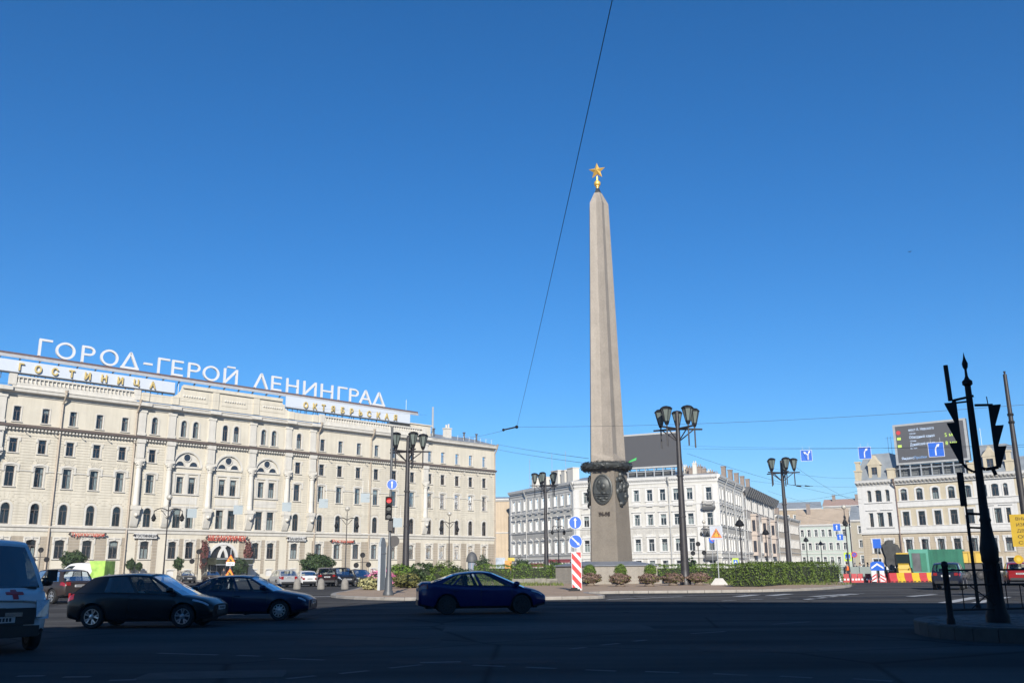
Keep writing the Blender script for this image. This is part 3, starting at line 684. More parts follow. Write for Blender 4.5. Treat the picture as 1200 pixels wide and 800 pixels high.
# repaired patches
M_PATCH = mat('newer_asphalt_patch', (.052, .052, .055), .85, var=.2, scale=3, bump=.3, bscale=40, spec=.1); M_PATCHO = mat('older_asphalt_patch', (.105, .102, .098), .9, var=.2, scale=3, bump=.3, bscale=40, spec=.1)
for i, (px, py, w_, l_, r_, mm) in enumerate(((430, 752, 3.2, 1.6, .1, M_PATCH), (640, 735, 5.5, 2.2, .05, M_PATCHO), (880, 760, 2.4, 1.2, -.2, M_PATCH), (250, 790, 2.2, 1.0, .15, M_PATCHO), (1010, 700, 7, 2.0, .3, M_PATCH), (760, 722, 9, 1.5, .02, M_PATCH), (900, 690, 6, 2.5, .2, M_PATCHO), (560, 775, 3, .7, -.05, M_PATCH), (1060, 688, 8, 3, .1, M_PATCHO))):
    q = gnd(px, py); mb = MB(); rr = random.Random(i); P = [(-w_/2, -l_/2), (0, -l_/2-.05), (w_/2, -l_/2), (w_/2+.06, 0), (w_/2, l_/2), (0, l_/2+.06), (-w_/2, l_/2)]
    mb.add([(x*cos(r_)-y*sin(r_)+q.x+rr.uniform(-.05, .05), x*sin(r_)+y*cos(r_)+q.y+rr.uniform(-.05, .05), .0025+.0002*i) for x, y in P], [tuple(range(7))]); struct(mb.build('road_patch', mm))

# pavement along the hotel, with kerb
def slab(name, P, h, M):
    mb = MB(); mb.prismz(P, -.02, h); return struct(mb.build(name, M))
M_WALK = mat('grey_pavement', (.30, .285, .26), .85, var=.15, scale=.8)
def hl(s, y): p = hpos(s, y, 0); return (p.x, p.y)
slab('hotel_pavement', [hl(-40, -7.5), hl(91.5, -7.5), hl(93, -5), hl(93, 30), hl(89.5, 30), hl(89.5, -.02), hl(-40, -.02)], .13, M_WALK)
mk = MB(); a = -30
for k in range(60):
    p = [hl(a, -7.8), hl(a+1.97, -7.8), hl(a+1.97, -7.505), hl(a, -7.505)]; mk.prismz(p, 0, .14); a += 2.0
stuff(mk.build('kerb_stone', M_KERB, bpy.data.objects['hotel_pavement']))
slab('street_pavement', [(12.0, 192.5), (39.5, 179), (46, 179), (88, 279), (84, 281), (40.7, 183.05), (13.1, 196.7), (-.8, 225.7), (-5, 226)], .13, M_WALK)
slab('corner_pavement', [(60.5, 181.5), (64, 175), (90, 152), (130, 118), (134, 122), (88.7, 159.2), (66.6, 178), (110, 280), (106, 282)], .13, M_WALK)
# ------------------------------------------------------------------ the obelisk
def granite(name, col):
    m = mat(name, col, .75, var=.12, scale=.7, bump=.12, bscale=12, streak=.10)
    n = m.node_tree.nodes; l = m.node_tree.links; b = n['Principled BSDF']; src = b.inputs['Base Color'].links[0].from_socket
    tc = [k for k in n if k.type == 'TEX_COORD'][0]; s = n.new('ShaderNodeTexNoise'); s.inputs['Scale'].default_value = 9; s.inputs['Detail'].default_value = 8; s.inputs['Roughness'].default_value = .8
    l.new(tc.outputs['Object'], s.inputs['Vector']); r = n.new('ShaderNodeValToRGB'); r.color_ramp.elements[0].position = .38; r.color_ramp.elements[1].position = .62
    r.color_ramp.elements[0].color = (.80, .78, .77, 1); r.color_ramp.elements[1].color = (1.12, 1.1, 1.08, 1); l.new(s.outputs['Fac'], r.inputs[0])
    k = n.new('ShaderNodeMix'); k.data_type = 'RGBA'; k.blend_type = 'MULTIPLY'; k.inputs[0].default_value = 1; l.new(src, k.inputs[6]); l.new(r.outputs[0], k.inputs[7]); l.new(k.outputs[2], b.inputs['Base Color'])
    return m
M_GRAN = granite('warm_grey_granite', (.39, .345, .29)); M_GRAN3 = granite('darker_granite_pedestal', (.235, .205, .165)); M_GRAN2 = granite('grey_granite_plinth', (.36, .33, .28))
M_BRONZE = mat('dark_patinated_bronze', (.062, .066, .062), .5, .3, var=.45, scale=2.5)
OD = 84.0
def zt(px, py): return at(px, py, OD).z
oc = at(714.4, 661, OD)
OB = thing('obelisk', 'tall tapering granite obelisk with a gold star, bronze wreath and oval reliefs', 'obelisk', (oc.x, oc.y, 0))
view = atan2(-oc.x, -oc.y)          # direction to the camera, clockwise azimuth
def adir(deg):                      # deg: turned to the viewer's left of the direction to the camera
    a = view + radians(deg); return (sin(a), cos(a))
VA = [-21+72*k for k in range(5)]; FA = [15+72*k for k in range(5)]
ZB = .15; zp = zt(714, 657.5); zw0, zw1 = zt(712, 552.5), zt(712, 541.5); zs0 = zt(711, 547); zs1 = zt(701, 240); zap = zt(700, 227)
def penta(R, z, ph=0): return [(R*adir(a+ph)[0], R*adir(a+ph)[1], z) for a in VA]
def loft(mb, rings):
    n = len(rings[0]); vs = [v for r in rings for v in r]; fs = []
    for j in range(len(rings)-1):
        for i in range(n): fs.append((j*n+i, j*n+(i+1) % n, (j+1)*n+(i+1) % n, (j+1)*n+i))
    fs += [tuple(range(n-1, -1, -1)), tuple((len(rings)-1)*n+i for i in range(n))]; mb.add(vs, fs)
mb = MB(); loft(mb, [penta(2.05, zp-.01), penta(1.80, zs0)]); mb.build('pedestal', M_GRAN3, OB)
def star(R, depth, z):
    out = []
    for k in range(5):
        d = adir(VA[k]); out.append((R*d[0], R*d[1], z)); e = adir(VA[k]+36); rr = R*cos(pi/5)*(1-depth); out.append((rr*e[0], rr*e[1], z))
    return out
mb = MB(); R0, R1 = 1.775, 1.02
def rz_(z): return R0+(R1-R0)*(z-zs0)/(zs1-zs0)
z1 = zt(708, 533.5); z0_ = zt(708, 538.5)
loft(mb, [star(rz_(zs0+.01), 0, zs0+.01), star(rz_(z0_), 0.0, z0_), star(rz_(z1), .17, z1), star(rz_(zs1), .17, zs1), star(.42, .02, zap)])
mb.build('shaft', M_GRAN, OB)
mb = MB(); loft(mb, [penta(.44, zap-.1), penta(.32, zap+.15), penta(.18, zt(700, 221))]); mb.build('cap', M_BRONZE, OB)
mb = MB(); zc = zt(699.5, 221)
mb.cyl((0, 0, zc-.1), (0, 0, zt(699.5, 207)), .13, .10, 12); mb.sphere((0, 0, zt(699.5, 215.5)), .34, 16, 10); mb.cyl((0, 0, zt(699.5, 219.5)), (0, 0, zt(699.5, 218.5)), .2, .2, 12)
mb.build('finial', M_GOLD, OB, 50)
mb = MB(); zst = zt(699, 200.5); Rs = .88
pts = []; sd = adir(12); side = Vector((sd[1], -sd[0], 0))*-1; fr = Vector((sd[0], sd[1], 0))
for k in range(10):
    a = pi/2+k*pi/5; r = Rs if k % 2 == 0 else Rs*.42; pts.append(Vector((0, 0, zst))+side*(r*cos(a))+Vector((0, 0, r*sin(a))))
vs = pts+[Vector((0, 0, zst))+fr*.3, Vector((0, 0, zst))-fr*.3]
mb.add(vs, [(i, (i+1) % 10, 10) for i in range(10)]+[((i+1) % 10, i, 11) for i in range(10)]); mb.build('star', M_GOLD, OB)
# wreath: ring of bronze leaves
random.seed(3)
mb = MB(); zw = (zw0+zw1)/2; rw = (zw1-zw0)/2
ring = []
for i in range(40):
    t = 2*pi*i/40
    for j in range(10):
        p = 2*pi*j/10; rr = 1.98+rw*.75*cos(p)*(1+.12*random.uniform(-1, 1)); ring.append((rr*cos(t), rr*sin(t), zw+rw*.72*sin(p)*(1+.15*random.uniform(-1, 1))))
mb.add(ring, [(i*10+j, ((i+1) % 40)*10+j, ((i+1) % 40)*10+(j+1) % 10, i*10+(j+1) % 10) for i in range(40) for j in range(10)])
for k in range(620):
    t = random.uniform(0, 2*pi); p = random.uniform(-pi*.75, pi*.85); er = Vector((cos(t), sin(t), 0)); ez = Vector((0, 0, 1)); et = Vector((-sin(t), cos(t), 0))
    nrm = er*cos(p)+ez*sin(p); c = er*1.98+ez*zw+nrm*(rw*.76); a = (et*random.choice((-1, 1))+nrm*.28+ez*random.uniform(-.3, .3)).normalized(); b = nrm.cross(a).normalized()
    L = random.uniform(.2, .34); w_ = .09; tip = c+a*L; mb.add([c, c+a*L*.5+b*w_+nrm*.02, tip, c+a*L*.5-b*w_+nrm*.02], [(0, 1, 2, 3)])
mb.build('wreath', M_BRONZE, OB)
# oval reliefs on the five faces
for k in range(5):
    d = Vector(adir(FA[k])+(0,)); sdv = Vector((-d.y, d.x, 0)); zc = zt(706, 574.5); rin = 1.87*cos(pi/5); slope = (2.05-1.80)*cos(pi/5)/(zs0-zp)
    up = (Vector((0, 0, 1))-d*slope).normalized(); nr = d+Vector((0, 0, slope)); c0 = d*(rin+.03)+Vector((0, 0, zc))
    mb = MB(); A, Bz = .92, 1.36; n = 28; rings = []
    for fr_, hh in ((1, -.05), (1, .10), (.9, .13), (.88, .05)):
        rings.append([c0+sdv*(A*fr_*cos(2*pi*i/n))+up*(Bz*fr_*sin(2*pi*i/n))+nr*hh for i in range(n)])
    vs = [v for r in rings for v in r]; fs = [(j*n+i, j*n+(i+1) % n, (j+1)*n+(i+1) % n, (j+1)*n+i) for j in range(3) for i in range(n)] + [tuple(3*n+i for i in range(n))]
    mb.add(vs, fs)
    med = mb.build('medallion', M_BRONZE, OB, 40)
    rl = MB()
    def bump(x, z, rx, rz, h):
        vs = [c0+sdv*x+up*z+nr*(.05+h)]; m_ = 10
        for f, hh in ((.6, .8), (1, 0)):
            vs += [c0+sdv*(x+rx*f*cos(2*pi*i/m_))+up*(z+rz*f*sin(2*pi*i/m_))+nr*(.05+h*hh) for i in range(m_)]
        rl.add(vs, [(0, 1+i, 1+(i+1) % m_) for i in range(m_)]+[(1+i, 11+i, 11+(i+1) % m_, 1+(i+1) % m_) for i in range(m_)])
    rnd = random.Random(k)
    if k == 0:
        bump(0, .35, .62, .7, .12); bump(.05, .25, .36, .42, .22); bump(-.3, .6, .2, .3, .2); bump(.1, -.35, .3, .18, .2)
        for z in (-.42, -.58): bump(0, z, .85, .05, .14)
        bump(-.3, -.8, .25, .15, .12); bump(.3, -.8, .25, .15, .12); bump(0, -1.0, .3, .15, .12)
    else:
        for s in range(30):
            a = rnd.uniform(0, 2*pi); q = rnd.uniform(.2, 1.08); bump(A*q*cos(a), Bz*q*sin(a), rnd.uniform(.1, .25), rnd.uniform(.12, .35), rnd.uniform(.1, .28))
    rl.build('relief', M_BRONZE, med, 50)
# date in bronze on the face towards the camera
d = Vector(adir(15)+(0,)); M = Matrix.Rotation(atan2(d.x, -d.y), 4, 'Z')
dz = zt(706, 605); rr = (2.05-(2.05-1.80)*(dz-zp)/(zs0-zp))*cos(pi/5)
text('date_inscription', '1941-1945', .42, mat('dark_bronze_letters', (.05, .035, .025), .5, .3), OB, d*(rr+.03)+Vector((-.1*d.y, .1*d.x, dz-.06)), .04, 'CENTER', 1.02, .40, .02, (0, 0, atan2(d.x, -d.y)))
# green pennant left on the wreath
mb = MB(); e = Vector((adir(-75)+(0,)))*2.3; mb.add([e+Vector((-.3, 0, zw1-.15)), e+Vector((.5, .1, zw1+.1)), e+Vector((.55, .1, zw1+.35)), e+Vector((.0, 0, zw1+.1))], [(0, 1, 2, 3)])
tag(mb.build('ribbon', mat('bright_green_cloth', (.05, .5, .12), .7)), 'bright green ribbon caught on the right of the bronze wreath', 'ribbon'); bpy.data.objects['ribbon'].location = (oc.x, oc.y, 0)
# podium
PD = thing('obelisk_podium', 'low five-sided granite podium under the obelisk, behind the flower bowls', 'podium', (oc.x, oc.y, 0))
def pent2(R, ph): return [(R*sin(view+radians(a+ph)), R*cos(view+radians(a+ph))) for a in VA]
mb = MB(); mb.prismz(pent2(4.85, 36), .1, zp-.40); mb.build('base', M_GRAN2, PD)
mb = MB(); loft(mb, [[(x, y, zp-.40) for x, y in pent2(5.0, 36)], [(x, y, zp-.32) for x, y in pent2(5.0, 36)], [(x, y, zp) for x, y in pent2(2.7, 36)]]); mb.build('slab', mat('blue_grey_granite_slab', (.22, .235, .26), .6, var=.15, scale=2), PD)
mb = MB(); mb.prismz(pent2(5.6, 36), .1, .42); mb.build('step', M_GRAN2, PD)
# ------------------------------------------------------------------ white building on the far side
M_WB = mat('pale_grey_plaster', (.67, .645, .585), .85, var=.08, scale=.4, streak=.14)
M_WB2 = mat('grey_rough_plaster', (.58, .555, .505), .9, var=.18, scale=1.2, bump=.4, bscale=10, streak=.15)
M_WPIPE = mat('grey_drainpipe_paint', (.45, .45, .44), .5, .3, var=.1)
def frame(p0, p1):
    """matrix of a facade running from p0 to p1 (to the viewer's right), and its length"""
    a = atan2(p1[1]-p0[1], p1[0]-p0[0]); return a, hypot(p1[0]-p0[0], p1[1]-p0[1])
def sub(par, name, p0, a):
    o = bpy.data.objects.new(name, None); COL.objects.link(o); o.parent = par; return o
def place(o, p0, a):
    """move a part built in facade coordinates onto its facade"""
    o.location = Matrix.Rotation(a, 4, 'Z') @ Vector(o.location) + Vector((p0[0], p0[1], 0)); o.rotation_euler = (0, 0, a); return o
def white_building():
    P0, P1, P2, P3 = (-.82, 225.67), (13.11, 196.68), (40.69, 183.0), (52.6, 211.3)
    B = thing('white_building', 'pale grey four-storey corner building with white window frames behind the obelisk', 'building')
    F = []
    for p, q in ((P0, P1), (P1, P2), (P2, P3)): F.append((p,)+frame(p, q))
    xs = [[2.2+3.05*i for i in range(10)], [1.2]+[13.75-2.82*2+2.82*i-2.82 for i in range(0)]+[2.3+2.86*i for i in range(9)]+[29.0], [1.8, 5.0]+[9.5+3.0*i for i in range(7)]]
    xs[1] = [2.6+2.83*i for i in range(1, 9)]+[29.0]; xs[1] = [2.55, 5.35, 8.15, 10.95, 13.75, 16.6, 19.35, 22.2, 25.0, 28.9]
    rows = [(14.5, 2.35, 'plain'), (9.6, 2.25, 'cornice'), (4.45, 2.5, 'pediment'), (.6, 2.1, 'plain')]
    for i, (p, a, L) in enumerate(F):
        ops = []
        for x in xs[i]:
            for z, h, st in rows:
                door = (i == 1 and x > 28)
                hh = h; zz = z
                if door and z > 9: zz = z-.75; hh = h+.75
                ops.append((x, 1.3, zz, zz+hh, 0))
                place(window(B, x, zz, 1.3, hh, 0, st, trim=M_WHITE, sash=M_SASHW, t=.26), p, a)
        mb = MB(); wall(mb, 0, L, 0, 18.0, ops); place(mb.build('wall', M_WB, B), p, a)
        mb = MB(); mb.box(.4, L-.4, 1.5, 1.7, 0, 18)
        for z in (3.9, 8.7, 13.6): mb.box(.4, L-.4, .36, 1.5, z, z+.2)
        place(mb.build('room_back', M_DARKROOM, B), p, a)
        mb = MB(); e = .45
        band(mb, -.0, L, [(0, 18.0), (.12, 18.0), (.15, 18.5), (.55, 18.75), (.6, 19.0), (.65, 19.25), (0, 19.4)])
        band(mb, 0, L, [(0, 13.45), (.15, 13.5), (.22, 13.75), (0, 13.85)]); band(mb, 0, L, [(0, 9.0), (.15, 9.05), (.25, 9.3), (0, 9.4)])
        band(mb, 0, L, [(0, 3.85), (.12, 3.9), (.2, 4.15), (0, 4.25)]); band(mb, 0, L, [(0, 2.95), (.2, 3.0), (.3, 3.2), (0, 3.3)]); band(mb, 0, L, [(0, 17.3), (.08, 17.3), (.08, 17.5), (0, 17.5)])
        place(mb.build('cornice', M_WHITE, B), p, a)
        mb = MB(); x = .2
        while x < L-.3: mb.box(x, x+.22, -.42, -.15, 18.5, 18.72); x += .5
        place(stuff(mb.build('cornice_bracket', M_WHITE, B)), p, a)
        mb = MB()
        for x in xs[i]: mb.box(x-.75, x+.75, -.06, -.002, 13.9, 14.3); mb.box(x-.6, x+.6, -.3, -.07, 13.35, 13.45)
        place(stuff(mb.build('sill_panel', M_WHITE, B)), p, a)
        for x, hw_, yy in [(.55, .5, -.13), (L-.55, .5, -.16)]+([(26.95, .65, -.14)] if i == 1 else []):
            mb = MB(); mb.box(x-hw_, x+hw_, yy, -.002, 4.3, 17.28); place(mb.build('pilaster', M_WHITE, B), p, a)
        mb = MB(); wh = [(x, 2.1, z-.5, z+h+.9, 0) for x in xs[i] for z, h, s in rows]
        rustic(mb, 1.1, L-1.1, 4.4, 8.9, wh, .45, .03, -.02, .018); rustic(mb, .2, L-.2, .3, 2.9, wh, .45, .04, -.03, .028)
        place(stuff(mb.build('stucco_course', M_WB2, B)), p, a)
        for x in ([9.2, 20.0, 31.9] if i == 0 else [20.8] if i == 1 else [7.2, 17.5, 28.0]):
            o = pipe(B, 0, .2, 18.9, .75, M_WPIPE); o.location = (x, 0, 0); place(o, p, a)
        if i == 1:
            for z in (13.0, 8.15, 3.35):
                mb = MB(); mb.box(27.6, 30.2, -1.1, 0, z-.35, z); mb.box(27.7, 30.1, -1.0, 0, z-.6, z-.35); place(mb.build('balcony_slab', mat('dark_stone_slab', (.12, .12, .12), .8), B), p, a)
                mb = MB()
                for k in range(20): mb.cyl((27.7+.125*k, -1.05, z), (27.7+.125*k, -1.05, z+.95), .018, .018, 4)
                for y in (-1.05, -.7, -.35): mb.cyl((27.68, y, z), (27.68, y, z+.95), .018, .018, 4); mb.cyl((30.1, y, z), (30.1, y, z+.95), .018, .018, 4)
                mb.box(27.66, 30.14, -1.08, -1.02, z+.93, z+.98); mb.box(27.66, 27.7, -1.02, 0, z+.93, z+.98); mb.box(30.08, 30.12, -1.02, 0, z+.93, z+.98)
                place(mb.build('balcony_railing', M_BLACK, B), p, a)
    mb = MB(); poly = [P0, P1, P2, P3]
    cx, cy = 33, 222
    def ins(p, k): return (p[0]+(cx-p[0])*k, p[1]+(cy-p[1])*k)
    loft(mb, [[(p[0], p[1], 19.35) for p in [P0, P1, P2, P3, (40, 240), (8, 240)]], [ins(p, .28)+(21.2,) for p in [P0, P1, P2, P3, (40, 240), (8, 240)]]])
    mb.build('roof', M_ROOF, B)
    mb = MB(); mb.prismz([ins(p, .02) for p in [P0, P1, P2, P3]] , 17.9, 19.3); mb.build('attic_floor', M_GREYROOF, B)
    # chimneys and boxes on the roof
    p, a, L = F[0]
    for x, w_, h in ((8.5, 1.1, 2.6), (14, 1.0, 2.4), (19.5, 3.3, 3.3), (23.5, 1.6, 3.0), (26.8, 2.6, 3.2)):
        mb = MB(); mb.box(x-w_/2, x+w_/2, 2.0, 3.6, 19.4, 19.4+h); mb.box(x-w_/2-.1, x+w_/2+.1, 1.9, 3.7, 19.4+h, 19.6+h); place(mb.build('chimney', M_PLW, B), p, a)
    mb = MB()
    for x in (6.0, 17.5, 24.0): mb.cyl((x, 2.5, 20), (x, 2.5, 27), .05, .04, 5); mb.cyl((x-.6, 2.5, 26.4), (x+.6, 2.5, 26.4), .025, .025, 4)
    place(mb.build('antenna', M_STEEL, B), p, a)
    p, a, L = F[1]; random.seed(8)
    M_BRICK = mat('weathered_brick', (.30, .235, .19), .9, var=.3, scale=3)
    for k in range(9):
        x = 23.3+k*.85; h = 1.9-.2*k+random.uniform(-.7, .6); mb = MB(); y = 1.2+random.uniform(0, 2.5); mb.box(x-.4, x+.4, y, y+.8, 19.4, 19.9+h); mb.box(x-.46, x+.46, y-.06, y+.86, 19.9+h, 20.05+h)
        for q in range(2): mb.cyl((x-.2+.4*q, y+.4, 20.05+h), (x-.2+.4*q, y+.4, 20.5+h), .12, .1, 6)
        place(mb.build('chimney', M_BRICK if k % 3 else M_PLW, B), p, a)
    return B, F
WB, WF = white_building()
def screen_panel(name, label, p, a, x0, x1, z0, z1, y, m, depth=1.0):
    """roof screen: cabinet, frame, face, stand"""
    c = Vector((cos(a), sin(a), 0)); n = Vector((-sin(a), cos(a), 0)); o = Vector((p[0], p[1], 0))+c*((x0+x1)/2)+n*y
    T = thing(name, label, 'screen', (o.x, o.y, z0), a); W = x1-x0; H = z1-z0
    mb = MB(); mb.box(-W/2, W/2, 0, depth, 0, H); mb.build('cabinet', M_GREYROOF, T)
    mb = MB(); mb.box(-W/2+.35, W/2-.35, -.06, -.01, .35, H-.35); mb.build('display', m, T)
    mb = MB(); t = .36
    mb.box(-W/2-.06, W/2+.06, -.12, -.002, 0, t); mb.box(-W/2-.06, W/2+.06, -.12, -.002, H-t, H); mb.box(-W/2-.06, -W/2+t, -.118, -.002, t, H-t); mb.box(W/2-t, W/2+.06, -.118, -.002, t, H-t)
    mb.build('bezel', mat('pale_grey_screen_frame', (.55, .55, .53), .5, .2), T)
    mb = MB(); x = -W/2+.4
    while x < W/2: mb.box(x-.1, x+.1, .05, .3, -2.3, 0); mb.cyl((x, depth+2, -2), (x, depth, 1.5), .08, .08, 5); x += 1.9
    mb.box(-W/2, W/2, .02, .32, -.75, -.6); mb.box(-W/2, W/2, .02, .32, -2.35, -2.2); mb.build('support_frame', M_STEEL, T)
    return T, W, H
M_LEDOFF = mat('dark_grey_led_modules', (.075, .073, .075), .6, var=.04)
T, W_, H_ = screen_panel('rooftop_screen', 'big blank dark grey screen on the white building roof, right behind the obelisk', WF[1][0], WF[1][1], 7.6, 23.2, 21.3, 28.6, 1.0, M_LEDOFF)
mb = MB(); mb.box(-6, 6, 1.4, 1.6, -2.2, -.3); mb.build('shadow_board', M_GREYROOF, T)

# ------------------------------------------------------------------ beige corner building at the right
M_BG = mat('beige_plaster', (.66, .57, .41), .85, var=.08, scale=.4, streak=.12)
M_BG2 = mat('ochre_ground_floor', (.60, .50, .36), .85, var=.1, scale=.4, streak=.14)
def beige_building():
    P0, P1 = (66.63, 178.0), (88.71, 159.25); a, L = frame(P0, P1); P2 = (P0[0]+cos(a)*46, P0[1]+sin(a)*46); L = 46
    B = thing('beige_building', 'beige and white four-storey corner building with grey mansard roof at right', 'building', (P0[0], P0[1], 0), a)
    tri = lambda x: [(x-1.7, .85), (x, 1.25), (x+1.7, .85)]
    mid = [8.5, 11.3, 14.1, 16.85, 19.6]; ops = []
    for c in (3.85, 24.1):
        for x, w_ in tri(c):
            for z, h, r in ((13.1, 2.2, .2), (8.45, 2.6, 0)): ops.append((x, w_, z, z+h, r)); window(B, x, z, w_, h, r, 'plain', trim=M_WHITE, t=.14)
        for x in (c-1.3, c+1.2): ops.append((x, 1.3, 3.7, 6.0, 0)); window(B, x, 3.7, 1.3, 2.3, 0, 'key', trim=M_WHITE, t=.22)
    for x in mid+[30.4, 33.2, 36, 38.8, 41.6]:
        ops += [(x, 1.25, 13.1, 15.3, .25), (x, 1.3, 8.5, 11.1, 0), (x, 1.3, 3.7, 6.05, 0)]
        window(B, x, 13.1, 1.25, 2.2, .25, 'plain', trim=M_WHITE, t=.26); window(B, x, 8.5, 1.3, 2.6, 0, 'plain', trim=M_WHITE, t=.26); window(B, x, 3.7, 1.3, 2.35, 0, 'key', trim=M_WHITE, t=.22)
    for x in [2.4, 5.2]+mid+[23, 25.4]: ops.append((x, 1.6, .3, 2.6, 0)); window(B, x, .3, 1.6, 2.3, 0, 'plain', trim=M_WHITE, t=.15)
    mb = MB(); wall(mb, 7.2, 20.6, 7.2, 17.0, ops); wall(mb, 27.3, L, 7.2, 17, ops); mb.build('wall', M_BG, B)
    mb = MB(); wall(mb, 0, 7.2, 7.2, 17.0, ops, -.25, .6); wall(mb, 20.6, 27.3, 7.2, 17.0, ops, -.001, .35); mb.build('bay_wall', M_WHITE, B)
    mb = MB(); wall(mb, 0, L, 0, 7.2, ops); mb.box(0, .35, .35, 14, 0, 16.9); mb.box(L-.35, L, .35, 14, 0, 16.9); mb.box(.35, L-.35, 13.6, 14, 0, 16.9); mb.build('base_wall', M_BG2, B)
    mb = MB(); mb.box(.4, L-.4, 1.6, 1.8, 0, 17)
    for z in (2.9, 7.0, 11.8): mb.box(.4, L-.4, .36, 1.6, z, z+.2)
    mb.build('room_back', M_DARKROOM, B)
    mb = MB(); band(mb, 0, L, [(0, 7.05), (.3, 7.1), (.35, 7.5), (.2, 7.6), (0, 7.65)]); band(mb, 7.2, L, [(0, 7.66), (.1, 7.66), (.1, 8.3), (.18, 8.35), (0, 8.42)]); band(mb, 7.2, L, [(0, 11.75), (.12, 11.8), (.2, 12.0), (.05, 12.02), (.05, 12.85), (.18, 12.9), (.18, 13.0), (0, 13.02)])
    band(mb, -.15, L, [(0, 16.1), (.32, 16.1), (.36, 16.4), (.85, 16.75), (.9, 17.05), (.95, 17.2), (0, 17.3)]); mb.build('cornice', M_WHITE, B)
    mb = MB(); x = .2
    while x < L: mb.prism([(-.33, 16.2), (-.8, 16.6), (-.8, 16.74), (-.33, 16.74)], x, x+.3, Matrix(((0, 1, 0, 0), (1, 0, 0, 0), (0, 0, 1, 0), (0, 0, 0, 1)))); x += .68
    stuff(mb.build('cornice_bracket', M_PLW, B))
    mb = MB(); rustic(mb, .2, 7.1, .3, 6.9, [(o[0], o[1]+.8, o[2]-.2, o[3]+.5, 0) for o in ops], .42); rustic(mb, 7.4, L-.2, .3, 6.9, [(o[0], o[1]+.8, o[2]-.2, o[3]+.5, 0) for o in ops], .42); stuff(mb.build('rusticated_base_course', M_BG2, B))
    mb = MB()
    for c in (3.85, 24.1):
        yy = -.3 if c < 10 else -.06
        mb.box(c-2.6, c+2.6, yy-.12, yy, 12.85, 13.0); mb.box(c-2.6, c+2.6, yy-.12, yy, 8.2, 8.4); mb.box(c-2.5, c-.4, yy-.12, yy, 11.5, 11.62); mb.box(c+.3, c+2.5, yy-.12, yy, 11.5, 11.62)
    mb.build('bay_moulding', M_WHITE, B)
    pipe(B, 7.15, .2, 16.9, 1.0, mat('brown_drainpipe', (.22, .15, .12), .5, .2), -.05)
    # mansard, dormers, corner pedestals, flat roof
    mb = MB()
    def hip(x0, x1, zt_, d=.55):
        z = 17.25; mb.add([(x0, -.7, z), (x1, -.7, z), (x1, 10, z), (x0, 10, z), (x0+1.5, 1.3, zt_), (x1-1.1, 1.3, zt_), (x1-1.1, 8, zt_), (x0+1.5, 8, zt_)], [(0, 1, 5, 4), (1, 2, 6, 5), (2, 3, 7, 6), (3, 0, 4, 7), (4, 5, 6, 7)])
    hip(.0, 7.3, 22.3); hip(20.4, 27.6, 22.3)
    mb.add([(7.31, -.7, 17.24), (20.39, -.7, 17.24), (20.39, 4, 18.6), (7.31, 4, 18.6), (7.31, 13, 18.6), (20.39, 13, 18.6)], [(0, 1, 2, 3), (3, 2, 5, 4)])
    mb.add([(27.61, -.7, 17.24), (L, -.7, 17.24), (L, 3, 20), (27.61, 3, 20), (27.61, 13, 20), (L, 13, 20)], [(0, 1, 2, 3), (3, 2, 5, 4), (0, 3, 4)])
    mb.build('roof', M_ROOF, B)
    for c in (3.7, 24.0):
        mb = MB(); mb.box(c-1.1, c-.55, -.55, 1.5, 17.3, 20.0); mb.box(c+.55, c+1.1, -.55, 1.5, 17.3, 20.0); mb.box(c-.55, c+.55, -.55, 1.5, 17.3, 17.6); mb.box(c-.55, c+.55, -.55, 1.4, 19.6, 20.0)
        mb.prism([(c-1.3, 20.0), (c+1.3, 20.0), (c+1.0, 20.5), (c+.45, 21.1), (c, 21.9), (c-.45, 21.1), (c-1.0, 20.5)], -.62, 1.5); d = mb.build('dormer', M_BG, B)
        mb = MB(); mb.add([(c-.55, -.3, 17.6), (c+.55, -.3, 17.6), (c+.55, -.3, 19.6), (c-.55, -.3, 19.6)], [(0, 1, 2, 3)]); mb.build('pane', mat('dark_dormer_glass', (.04, .05, .07), .1), d)
        mb = MB(); mb.box(c-.04, c+.04, -.36, -.31, 17.6, 19.6); mb.box(c-.55, c+.55, -.35, -.312, 18.7, 18.78); mb.build('sash', M_SASH, d)
    for x in (.55, 6.7, 20.9, 27.0):
        mb = MB(); mb.box(x-.6, x+.6, -.7, .5, 17.25, 18.9); mb.box(x-.7, x+.7, -.8, .6, 18.9, 19.2)
        if x in (.55, 27.0): mb.box(x-.35, x+.35, -.5, .3, 19.2, 20.6); mb.box(x-.5, x+.5, -.6, .4, 20.6, 20.9)
        mb.build('roof_pedestal', M_BG, B)
    mb = MB(); mb.box(7.4, 20.3, .4, .7, 17.3, 19.6)
    k = 0; x = 7.6
    while x < 20: mb.box(x, x+.12, .25, .4, 17.4, 19.5); x += 1.25; k += 1
    for z in (17.7, 18.2, 18.7, 19.2): mb.box(7.5, 20.3, .27, .38, z, z+.08)
    mb.build('screen_plinth', mat('grey_louvre', (.17, .18, .18), .6), B)
    mb = MB()
    for x in (6.0, 6.6, 22.5): mb.cyl((x, 2, 21), (x, 2, 25.5), .04, .03, 5); mb.cyl((x-.8, 2, 25.2), (x+.8, 2, 25.2), .02, .02, 4)
    mb.build('antenna', M_STEEL, B)
    return B, P0, a
BB, BP0, BA = beige_building()
T, W_, H_ = screen_panel('led_screen', 'lit traffic screen on the beige building roof listing minutes to three places in Russian', BP0, BA, 8.0, 20.8, 19.65, 27.25, -.4, mat('grey_screen_face', (.05, .05, .052), .5, emit=(.075, .073, .075, 0.620), var=.02))
